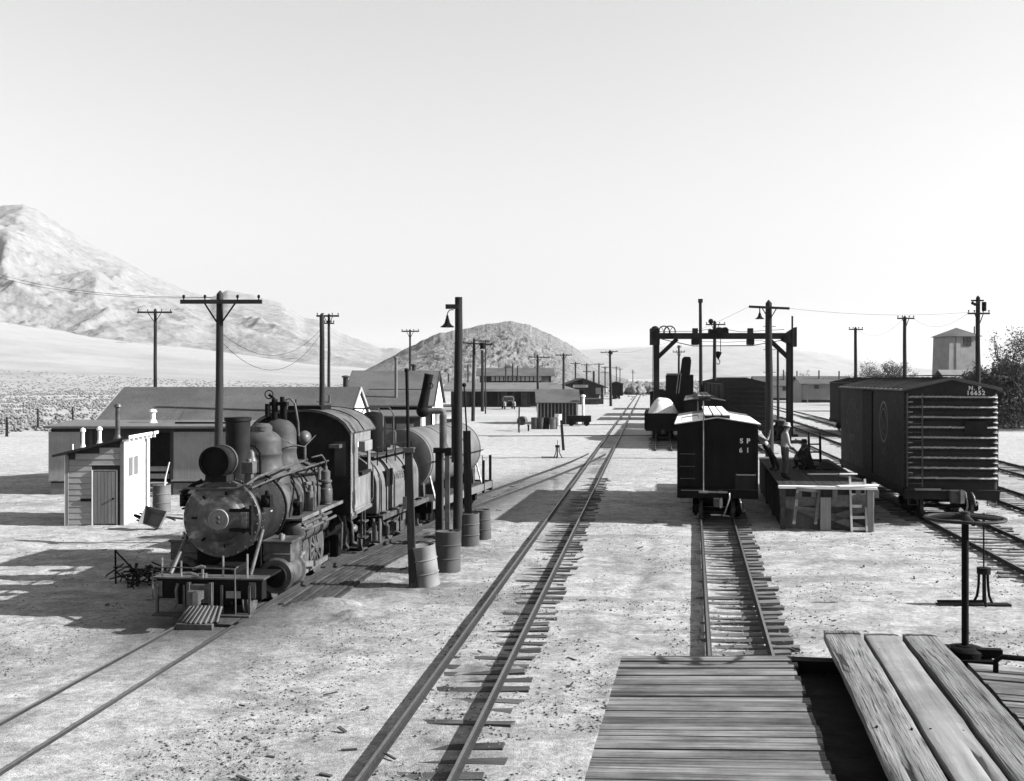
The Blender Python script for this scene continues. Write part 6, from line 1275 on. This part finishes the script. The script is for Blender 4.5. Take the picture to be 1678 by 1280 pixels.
p2 = person('man in pale shirt and dark trousers leaning from the dock into the SP 61 car', (x, y, DZ), 0, J, E, Rr, dict(skin='skin', shirt='cloth_pale', trousers='cloth_dark', boots='cloth_dark'))
face_bits(p2, (-.66, .05, 1.47), (-1, .2, -.2)); hat(p2, (-.665, .05, 1.53), 0, R(-12), 'cloth_dark')
x, y = G(1319, 769, DZ)
J, E, Rr = figure((.12, 0, .24), (.02, 0, .62), (-.02, 0, .78), (-.05, -.03, .88), (0, .19, 0), [(-.12, .27, .42), (-.1, -.28, .42)], [(-.3, .14, .4), (-.3, -.12, .38)], [(-.26, .16, .48), (-.26, -.2, .46)], [(-.2, .2, .08), (-.18, -.24, .08)], [(-.36, .22, .04), (-.34, -.28, .04)], (-1, -.4, -.1), k=1.45)
p3 = person('crouching man in dark coat and hat on the dock by the hand truck', (x, y, DZ), R(20), J, E, Rr, dict(skin='skin', shirt='cloth_dark', trousers='cloth_dark', boots='cloth_dark'))
face_bits(p3, (-.05, -.03, .88), (-1, -.4, -.1)); hat(p3, (-.05, -.03, .935), 0, 0, 'cloth_dark')
bx = MB().box((.16, 0, .07), (.5, .5, .14)).build('low_crate', 'timber'); bx.location = (x, y, DZ); bx.rotation_euler = (0, 0, R(20)); tag(bx, 'low dark crate under the crouching man', 'crate')
x, y = G(982.5, 662.5)
J, E, Rr = figure((0, 0, .93), (.0, 0, 1.34), (.03, 0, 1.5), (.06, 0, 1.6), (0, .17, 0), [(.1, .2, 1.1), (-.1, -.22, 1.1)], [(.26, .2, 1.0), (-.2, -.2, .9)], [(.15, .09, .5), (-.1, -.1, .5)], [(.2, .1, .09), (-.25, -.11, .09)], [(.35, .11, .04), (-.1, -.13, .04)], (1, 0, -.1), hands=False)
p4 = person('distant man in white shirt walking past the gabled station', (x, y, 0), 0, J, E, Rr, dict(skin='skin', shirt='cloth_pale', trousers='cloth_dark', boots='cloth_dark')); hat(p4, (.065, 0, 1.67), 0, 0, 'cloth_dark')
# ------------------------------------------------------------------ drums, standpipes and posts by the locomotive
def drum(label, loc, rot, mat='drum', group='steel drums', h=.88, r=.29):
    t = thing('steel_drum', label, 'drum', loc, 0, group); t.rotation_euler = rot
    P = [(0, .0), (r-.02, 0), (r, .01), (r, .025)]
    for k in (1, 2): P += [(r, h*k/3-.02), (r+.018, h*k/3), (r, h*k/3+.02)]
    P += [(r, h-.025), (r+.006, h-.012), (r+.006, h), (r-.02, h)]
    MB().lathe(P, (0, 0, 0), 'z', 28).build('shell', mat, t); MB().lathe([(r-.021, h-.012), (r-.05, h-.03), (0, h-.03)], (0, 0, 0), 'z', 28).build('lid', mat, t)
    MB().cyl((r*.6, .05, h-.03), (r*.6, .05, h-.005), .035, n=10).build('bung', 'iron', t); return t
def onground(px, py): x, y = G(px, py); return (x, y, 0)
drum('pale battered drum leaning beside the square wooden post', onground(699, 960), (R(3), R(-7), 0), 'drum_pale')
drum('dark upright drum at the foot of the oil standpipe', onground(734, 936), (0, 0, 1), h=.92)
drum('drum standing under the thin channel post right of the lamp post', onground(767.5, 893), (0, 0, 2), h=.84)
drum('small drum at the far end of the row of drums by the tank car', onground(790, 883), (0, R(2), 3), h=.8, r=.25)
x, y = G(677, 963)
t = thing('wooden_post', 'square weathered post topped by a thin iron pipe beside the pale drum', 'post', (x, y, 0), 0)
MB().beam((0, 0, -.1), (-.1, .02, PZ(736, 23.8)), .16, .16).build('post', 'pole', t, .01); MB().cyl((-.1, 0, PZ(740, 23.8)), (-.135, 0, PZ(606, 23.8)), .035, n=10).blob((-.137, 0, PZ(607, 23.8)), .05, 10, 6).build('pipe', 'iron', t)
MB().bb(-.21, -.13, -.1, -.05, 1.66, 1.92).bb(-.2, .02, -.11, .1, PZ(741, 23.8), PZ(733, 23.8)).build('bracket', 'iron_lit', t)
YS = 26.1; xs_ = PX(726, YS)
t = thing('oil_standpipe', 'oil standpipe of two tall channels with bent pipe and upturned hose', 'standpipe', (xs_, YS, 0), 0)
for k, w_ in ((-.09, .17), (.1, .11)): MB().bb(k-w_/2, k+w_/2, -.08, .08, 0, PZ(741, YS)).build('channel', 'timber' if k < 0 else 'iron_lit', t, .006)
MB().bb(-.02, .02, -.12, -.08, .8, PZ(742, YS)).build('slide_rod', 'steel', t)
MB().bb(-.22, .2, -.14, .14, PZ(742, YS), PZ(734, YS)).bb(.04, .2, -.2, -.1, PZ(746, YS), PZ(738, YS)).build('cap_bracket', 'iron', t)
zc = PZ(673, YS); xh = PX(694, YS)-xs_
MB().cyl((0, 0, PZ(736, YS)), (0, 0, zc-.1), .085, n=14).build('riser_pipe', 'iron_lit', t); MB().tube([(0, 0, zc-.12), (0, 0, zc-.03), (-.05, 0, zc+.0), (-.12, 0, zc), (xh+.05, 0, zc-.02)], .075, 12).build('cross_pipe', 'tank', t)
MB().tube([(xh+.08, 0, zc-.02), (xh-.02, 0, zc-.02), (xh-.02, 0, zc+.1), (PX(697, YS)-xs_, 0, PZ(645, YS)), (PX(703, YS)-xs_, 0, PZ(613, YS))], [.1, .13, .12, .105, .105], 12).blob((xh-.02, 0, zc-.01), .15, 12, 8).build('hose', 'iron', t)
MB().lathe([(.06+.012*math.cos(q), .012*math.sin(q)) for q in [i*math.pi/4 for i in range(9)]], (PX(706, YS)-xs_, -.12, PZ(632, YS)), 'y', 14).build('valve_ring', 'iron', t)
YC = 30.0; t = thing('channel_post', 'slim channel post with thin rod on top between lamp post and drum', 'post', (PX(768, YC), YC, 0), 0)
MB().beam((0, 0, 0), (-.05, 0, PZ(706, YC)), .2, .12).build('post', 'timber', t); MB().cyl((-.05, 0, PZ(710, YC)), (-.12, 0, PZ(632, YC)), .022, n=8).blob((-.12, 0, PZ(631, YC)), .06, 8, 5).build('rod', 'iron', t); MB().cyl((.02, -.1, .8), (-.03, -.1, PZ(708, YC)), .012, n=6).build('guide_wire', 'iron', t)
# slatted plank walk along the locomotive
pw = thing('plank_walk', 'worn slatted plank walk lying beside the track of the locomotive', 'walkway', (-4.6, 22, 0), 0)
for k in range(8):
    m = MB(); sweep(m, T_LOCO, .72+k*.125, [(-.045, -.06), (.045, -.06), (.045, .035), (-.045, .035)], rnd.uniform(.0, .02), 21.6+rnd.uniform(-.3, .4), 31.5+rnd.uniform(-1, .6), .006)
    m.v = [(v[0]+4.6, v[1]-22, v[2]) for v in m.v]; m.build('slat', 'slatwood', pw, smooth=False)
# ------------------------------------------------------------------ by the white sided shed
x, y = G(265, 838)
t = drum('drum with a pump handle standing behind the white sided shed', (x, y, 0), (0, 0, .5), 'drum_mid')
MB().beam((.12, .05, .85), (.14, .05, 1.2), .04, .04).beam((.14, .05, 1.15), (.26, .05, 1.62), .02, .11, (0, 1, 0)).build('pump_handle', 'white', t)
x, y = G(252, 868)
t = thing('wheelbarrow', 'overturned wheelbarrow with grey tray lying in front of the white sided shed', 'wheelbarrow', (x, y, .3), 0); t.rotation_euler = (R(62), R(12), R(-14))
m = MB(); a = [(-.34, -.26), (.34, -.26), (.36, .3), (-.36, .3)]; b_ = [(-.22, -.17), (.22, -.17), (.24, .2), (-.24, .2)]
m.add([(p[0], p[1], .14) for p in a]+[(p[0], p[1], -.16) for p in b_]+[(p[0]*.95, p[1]*.95, .14) for p in a]+[(p[0]*.94, p[1]*.94, -.13) for p in b_], [(0, 4, 5, 1), (1, 5, 6, 2), (2, 6, 7, 3), (3, 7, 4, 0), (4, 7, 6, 5), (8, 9, 13, 12), (9, 10, 14, 13), (10, 11, 15, 14), (11, 8, 12, 15), (12, 13, 14, 15), (0, 1, 9, 8), (1, 2, 10, 9), (2, 3, 11, 10), (3, 0, 8, 11)])
m.build('tray', 'drum_mid', t, .02)
for s in (-1, 1): MB().beam((-.62, s*.1, -.2), (.78, s*.27, -.14), .045, .05).build('handle', 'midwood', t); MB().beam((.3, s*.2, -.16), (.42, s*.24, -.42), .035, .035).build('leg', 'iron', t)
MB().lathe([(.0, -.03), (.14, -.03), (.16, -.02), (.16, .02), (.14, .03), (0, .03)], (-.6, 0, -.2), 'y', 20).build('wheel', 'iron', t)
for lb_, px, py, h_ in (('split fence post nearest the left edge, thick and blurred with dust', 11, 716, 1.5), ('leaning fence post out on the flat left of the buildings', 62, 706, 1.85), ('twin fence post at the foot of the shingle roof', 119, 692, 1.55), ('short stub of fence post beside the twin post', 91, 692, .6)):
    x, y = G(px, py); o = MB().tube([(0, 0, -.1), (.02, 0, h_*.5), (rnd.uniform(-.06, .08), 0, h_)], [.12, .1, .07], 8).build('fence_post', 'pole'); o.location = (x, y, 0); tag(o, lb_, 'fence post', 'fence posts')
# ------------------------------------------------------------------ by the battened shed
for i, (lb_, px, py, mt, hh) in enumerate((('upright drum at the left end of the group by the battened shed', 876.5, 703, 'drum', 1.), ('dark upright drum second from the left by the battened shed', 886, 703, 'drum', 1.), ('tipped drum in the middle of the group by the battened shed', 894, 703, 'iron', .95), ('pale sided drum in front of the shed battens', 907, 703, 'drum_pale', 1.), ('white drum at the right end of the group by the battened shed', 914.5, 697, 'white', 1.05))):
    x, y = G(px, py); drum(lb_, (x, y, 0), (0, R(8) if i == 2 else 0, i), mt, 'drums by the battened shed', hh, .33)
x, y = G(862, 706)
drum('drum lying on its side upon a low rack left of the standing drums', (x-.2, y+.5, .85), (R(90), 0, R(-12)), 'drum', 'drums by the battened shed', 1., .36)
t = thing('drum_rack', 'low timber rack carrying the drum that lies on its side', 'rack', (x-.2, y, 0)); 
for k in (-.4, .4): MB().bb(k-.08, k+.08, -.5, .6, .35, .5).build('bearer', 'timber', t)
for a_ in (-.4, .4):
    for b_ in (-.4, .5): MB().bb(a_-.06, a_+.06, b_-.06, b_+.06, 0, .35).build('leg', 'timber', t)
x, y = G(949, 698)
t = thing('push_car', 'low dark track push car parked right of the battened shed', 'hand car', (x, y, 0), R(-6))
MB().bb(-1.15, 1.1, -.6, .6, .55, .95).build('deck', 'timber', t); 
for a_ in (-.7, .7):
    for b_ in (-.55, .55): MB().lathe([(.0, -.04), (.25, -.04), (.25, .04), (0, .04)], (a_, b_, .26), 'y', 16).build('wheel', 'iron', t)
MB().bb(-1.1, 1.1, -.5, -.4, .38, .55).bb(-1.1, 1.1, .4, .5, .38, .55).build('frame', 'timber', t)
x, y = G(850.5, 709); o = MB().tube([(0, 0, -.1), (0, 0, 1.1), (.02, 0, 2.05)], .06, 8).build('marker_post', 'pole'); o.location = (x, y, 0); tag(o, 'thin dark post on open ground in front of the depot', 'post')
x, y = G(922, 738); o = MB().beam((.06, 0, -.1), (-.09, 0, 1.85), .16, .14).build('leaning_post', 'pole'); o.location = (x, y, 0); tag(o, 'short leaning plank post beside the small switch stand', 'post')
def switch_stand(label, px, py, hrod, k=1., splay=.2):
    x, y = G(px, py); t = thing('switch_stand', label, 'switch stand', (x, y, 0), 0, 'switch stands')
    for a_ in (0, 2.1, 4.2): MB().tube([(splay*math.cos(a_+.3)*1.2, splay*math.sin(a_+.3)*1.2, 0), (splay*math.cos(a_+.3)*.75, splay*math.sin(a_+.3)*.75, .16*k), (.1*math.cos(a_+.3), .1*math.sin(a_+.3), .36*k), (.09*math.cos(a_+.3), .09*math.sin(a_+.3), .66*k)], .026*k, 7).build('leg', 'iron', t)
    MB().cyl((0, 0, .6*k), (0, 0, .72*k), .13*k, n=14).cyl((0, 0, .05), (0, 0, .65*k), .03, n=8).build('head', 'iron', t)
    MB().cyl((0, 0, .7*k), (0, 0, hrod), .016*k, n=8).bb(-.01, .01, -.05, .05, hrod-.25, hrod).build('target_rod', 'iron', t)
    MB().bb(-.9*k, .5*k, -.1, .1, -.06, .025).build('tie_base', 'timber', t); MB().bb(-.9, -.02, -.03, .03, .05, .09).build('throw_rod', 'iron', t); return t
switch_stand('tripod switch stand on its own in the middle distance left of the straight track', 913.5, 751, 1.0, 1.0, .24)
switch_stand('tall switch stand with target rod at the right edge behind the brake wheel', 1612, 991, 1.78, 1.0, .17)
o = MB().tube([(0, 0, .05)]+[(i*2.4, .3*math.sin(i*.7)+i*.28, .05) for i in range(1, 9)], .03, 6).build('ground_pipe', 'iron_lit'); x, y = G(800, 716); o.location = (x, y, 0); tag(o, 'long thin pipe lying across the ground behind the tank car', 'pipe')
x, y = G(835, 671)
t = thing('old_truck', 'old motor truck facing the camera before the depot porch', 'truck', (x, y, 0), R(6))
MB().prism([(-.75, .9), (.75, .9), (.78, 1.5), (.62, 1.85), (-.62, 1.85), (-.78, 1.5)], 1.2, 2.6).build('cab', 'wallgrey', t, .04); MB().bb(-.62, .62, 1.17, 1.2, 1.25, 1.7).build('windscreen', 'glass', t)
MB().prism([(-.42, .55), (.42, .55), (.46, 1.0), (.3, 1.25), (-.3, 1.25), (-.46, 1.0)], -.1, 1.2).build('bonnet', 'drum', t, .03); MB().bb(-.33, .33, -.13, -.1, .6, 1.15).build('radiator', 'iron', t)
for s in (-1, 1):
    MB().tube([(s*.68, -.45, .45), (s*.7, -.35, .8), (s*.7, 0, .98), (s*.7, .5, .9), (s*.7, 1.1, .5)], .15, 8).build('mudguard', 'plaster', t); MB().lathe([(0, -.08), (.34, -.08), (.38, 0), (.34, .08), (0, .08)], (s*.68, 0, .38), 'x', 18).build('wheel', 'iron', t); MB().lathe([(0, -.1), (.34, -.1), (.38, 0), (.34, .1), (0, .1)], (s*.7, 3.2, .38), 'x', 18).build('wheel', 'iron', t)
    MB().lathe([(0, -.1), (.1, -.08), (.1, .05), (0, .08)], (s*.48, -.25, .95), 'y', 12).build('headlight', 'steel', t)
MB().bb(-.85, .85, 2.6, 4.2, .7, 1.3).build('cargo_bed', 'walldark', t)
# ------------------------------------------------------------------ crane, winch
YK = 106
t = thing('steam_crane', 'dark steam crane with blunt raised boom beyond the second box car', 'crane', (PX(1110, YK), YK, 0), R(-8)); zz = lambda p: PZ(p, YK); xx_ = lambda p: PX(p, YK)-PX(1110, YK)
MB().bb(-1.3, 1.5, -1, 3, .7, 1.2).build('deck', 'iron', t); MB().bb(xx_(1091), xx_(1112), -.5, 2.5, 1.2, zz(615)).build('house', 'iron', t); MB().bb(xx_(1094)-.1, xx_(1111), -.7, 2.7, zz(615), zz(612)).build('house_roof', 'wallgrey', t)
MB().prism([(xx_(1112), 1.2), (xx_(1136), 1.2), (xx_(1136), zz(614)), (xx_(1112), zz(614))], -.2, 1.5).build('boiler_housing', 'iron', t)
MB().prism([(xx_(1113.5), zz(618)), (xx_(1130), zz(618)), (xx_(1132.5), zz(592)), (xx_(1131), zz(585)), (xx_(1121), zz(584.5)), (xx_(1117.5), zz(588))], -.4, .3).build('boom', 'iron', t, .05)
for a_, b_ in ((1108, 612), (1112, 618)): MB().beam((xx_(a_), -.7, zz(645)), (xx_(b_-505+1-0) if False else xx_(a_+4), -.7, zz(612)), .08, .08).build('boom_stay', 'steel', t)
bogie(t, .2, NG, .36, 1.2, .7); bogie(t, 2.0, NG, .36, 1.2, .7)
x, y = G(1272, 727)
t = thing('hoist_winch', 'dark geared hoisting winch on skids behind the standing man', 'winch', (x, y, 0), R(10))
for s in (-.35, .35): MB().bb(-1.5, 1.9, s-.1, s+.1, 0, .2).build('skid', 'timber', t)
MB().lathe([(.55, -.1), (.6, -.1), (.6, .1), (.55, .1), (.55, -.1)], (-.1, -.35, .95), 'y', 26).beam((-.65, -.35, .95), (.45, -.35, .95), .06, .06).beam((-.1, -.35, .4), (-.1, -.35, 1.5), .06, .06).build('gear_wheel', 'iron', t); MB().cyl((.1, -.3, .9), (.1, .4, .9), .35, n=18).build('drum', 'iron', t); MB().prism([(-.2, .2), (.8, .2), (.6, 1.5), (.1, 1.6)], .0, .3).bb(.2, 1.0, -.2, .4, .2, 1.1).build('engine', 'iron', t); MB().lathe([(.28, -.05), (.32, -.05), (.32, .05), (.28, .05), (.28, -.05)], (-.75, -.3, .55), 'y', 18).build('flywheel', 'iron', t)
# ------------------------------------------------------------------ bushes and trees
def tree(name, label, cat, loc, hgt, spread, depth, nleaf, leaf, seed, mat='leaf2', stems=1, lsz=.12, group=None, bare=.0, low=0, lowr=2.):
    r_ = random.Random(seed); t = thing(name, label, cat, loc, 0, group); tk = MB(); tw_ = MB(); tips = []
    def br(p, d, L, r, k):
        pts = [p]; q = p
        for i in range(3):
            d = (d+Vector((r_.uniform(-.22, .22), r_.uniform(-.22, .22), r_.uniform(-.05, .16)))).normalized(); q = q+d*L/3; pts.append(q)
        (tk if k >= depth-1 else tw_).tube(pts, [r, r*.85, r*.7, r*.55], 6 if k >= depth-1 else 4, False); 
        if k <= 1: tips.extend(pts[1:])
        if k > 0:
            for i in range(3 if k < depth else 4):
                a = r_.uniform(0, 6.28); e = r_.uniform(.45, .95)*spread
                br(pts[r_.choice((2, 3, 3))], (d+Vector((math.cos(a)*e, math.sin(a)*e, r_.uniform(-.1, .35)))).normalized(), L*r_.uniform(.6, .8), r*.5, k-1)
    for s in range(stems):
        a = 6.28*s/stems+r_.uniform(-.4, .4); e = .0 if stems == 1 else r_.uniform(.4, 1.0)
        br(Vector((0, 0, -.1)), Vector((math.cos(a)*e, math.sin(a)*e, 1)).normalized(), hgt*.36, hgt*.022, depth)
    tk.build('trunk', 'bark', t); 
    for i in range(low):
        a = r_.uniform(0, 6.28); rr = lowr*math.sqrt(r_.random()); hz_ = hgt*.5*(1-(rr/lowr)**2)**.5*(.5+.5*float(vn(np.array([loc[0]+rr*math.cos(a)]), np.array([rr*math.sin(a)*1.3]), seed)[0]))
        p = Vector((rr*math.cos(a), rr*math.sin(a), r_.uniform(.1, 1)*hz_+.1)); s = lsz*r_.uniform(.5, 1.2); u = Vector((r_.gauss(0, 1), r_.gauss(0, 1), r_.gauss(0, 1))).normalized(); v = u.orthogonal().normalized()
        tw_.add([p-u*s, p-v*s*.45, p+u*s, p+v*s*.45], [(0, 1, 2, 3)])
    for i in range(nleaf):
        p = r_.choice(tips)+Vector((r_.gauss(0, .16), r_.gauss(0, .16), r_.gauss(0, .14)))*hgt*.14; s = lsz*r_.uniform(.5, 1.2); u = Vector((r_.gauss(0, 1), r_.gauss(0, 1), r_.gauss(0, 1))).normalized(); v = u.orthogonal().normalized()
        tw_.add([p-u*s, p-v*s*.45, p+u*s, p+v*s*.45], [(0, 1, 2, 3)])
    tw_.build('crown', mat, t, smooth=False); return t
x, y = G(1657, 701); tree('mesquite_tree', 'dark bushy tree with single trunk at the right edge past the N.P. car', 'tree', (x, y, 0), 7.0, 1.2, 4, 7000, True, 6, lsz=.2, stems=7, low=5000, lowr=3.4)
tree('mesquite_tree', 'dense dark scrub tree just right of the low shed', 'tree', (PX(1626, 112), 112, 0), 6.2, 1.15, 4, 6000, True, 9, stems=5, lsz=.2, low=5000, lowr=3.2)
tree('mesquite_tree', 'tall thin branched tree fading out at the far right edge', 'tree', (PX(1692, 96), 96, 0), 9.5, .85, 4, 4000, True, 15, stems=4, lsz=.14, low=3000, lowr=3.2)
tree('round_bush', 'round leafless bush over the roof of the N.P. car', 'bush', (PX(1450, 185), 185, 0), 8.0, .95, 4, 3600, True, 21, stems=8, lsz=.15)
tree('bare_tree', 'small bare tree behind the pale houses, right one', 'tree', (PX(1316, 270), 270, 0), 6.6, .8, 4, 250, True, 25, lsz=.1)
tree('bare_tree', 'small bare tree behind the pale houses, left one', 'tree', (PX(1285, 280), 280, 0), 6.3, .8, 4, 250, True, 29, lsz=.1)
r_ = np.random.RandomState(12); n = 5200; az = np.concatenate([.09+.11*r_.rand(n//2), .2+.35*r_.rand(n-n//2)]); dd_ = 300+500*r_.rand(n)**1.5; bx = az*dd_; keep = fbm(bx*.02, dd_*.02, 3, 70)+.25*r_.rand(n) > .55; bx, by = bx[keep], dd_[keep]
hgt = .4+1.6*r_.rand(len(bx))**2
scatter('far_scrub', 'low scrub along the far horizon beyond the yard', 'sage', np.stack([bx, by, hgt*.7], 1), hgt, .9, 13)
# ------------------------------------------------------------------ wood scraps on the ground
r_ = random.Random(4); m = MB()
for i in range(110):
    y = 11+30*r_.random()**1.4; x = y*r_.uniform(-.42, .46); L = r_.uniform(.05, .22)*(1 if y < 18 or r_.random() < .93 else 2.2); a = r_.uniform(0, 3.14)
    m.beam((x, y, .012), (x+L*math.cos(a), y+L*math.sin(a), .012+r_.uniform(0, .03)), r_.uniform(.015, .05), .018)
tag(m.build('wood_scraps', 'midwood', smooth=False), 'splinters and sticks of wood strewn about the yard', None, None, 'stuff')

# ------------------------------------------------------------------ tangled scrap left of the locomotive
x, y = G(232, 958); r_ = random.Random(31)
t = thing('scrap_heap', 'dark tangled heap of scrap and rods at the left front of the locomotive', 'scrap heap', (x, y, 0), 0)
m = MB()
for i in range(46):
    a = r_.uniform(0, 3.14); L = r_.uniform(.25, .9); c = Vector((r_.gauss(0, .32), r_.gauss(0, .25), r_.uniform(.03, .38))); d = Vector((math.cos(a), math.sin(a), r_.uniform(-.5, .6))).normalized()*L/2
    m.beam(c-d, c+d, r_.uniform(.015, .07), r_.uniform(.012, .03))
tag(m.build('scrap_pieces', 'timber', t, smooth=False), kind='stuff')
MB().tube([(-.55, 0, 0), (-.56, 0, .75)], .02, 6).build('upright_rod', 'iron', t); MB().tube([(-.56, 0, .72), (-.1, -.1, .3)], .018, 6).build('leaning_rod', 'iron', t); MB().tube([(-.5, -.05, .4), (.5, -.1, .3)], .012, 6).build('cross_rod', 'iron_lit', t)
for i, (px, py, L) in enumerate(((262, 960, .55), (270, 980, .6), (300, 984, .4))):
    x, y = G(px, py); o = MB().box((0, 0, .03), (L, .05, .03)).build('scrap_board', 'pale_wood'); o.location = (x, y, .02); o.rotation_euler = (0, 0, .12*i-.1); tag(o, ('pale stick on the dark ground nearest the scrap heap', 'longest pale stick in the shadow in front of the scrap heap', 'short pale stick close to the left end of the pilot beam')[i], 'stick', 'pale sticks by the scrap heap')
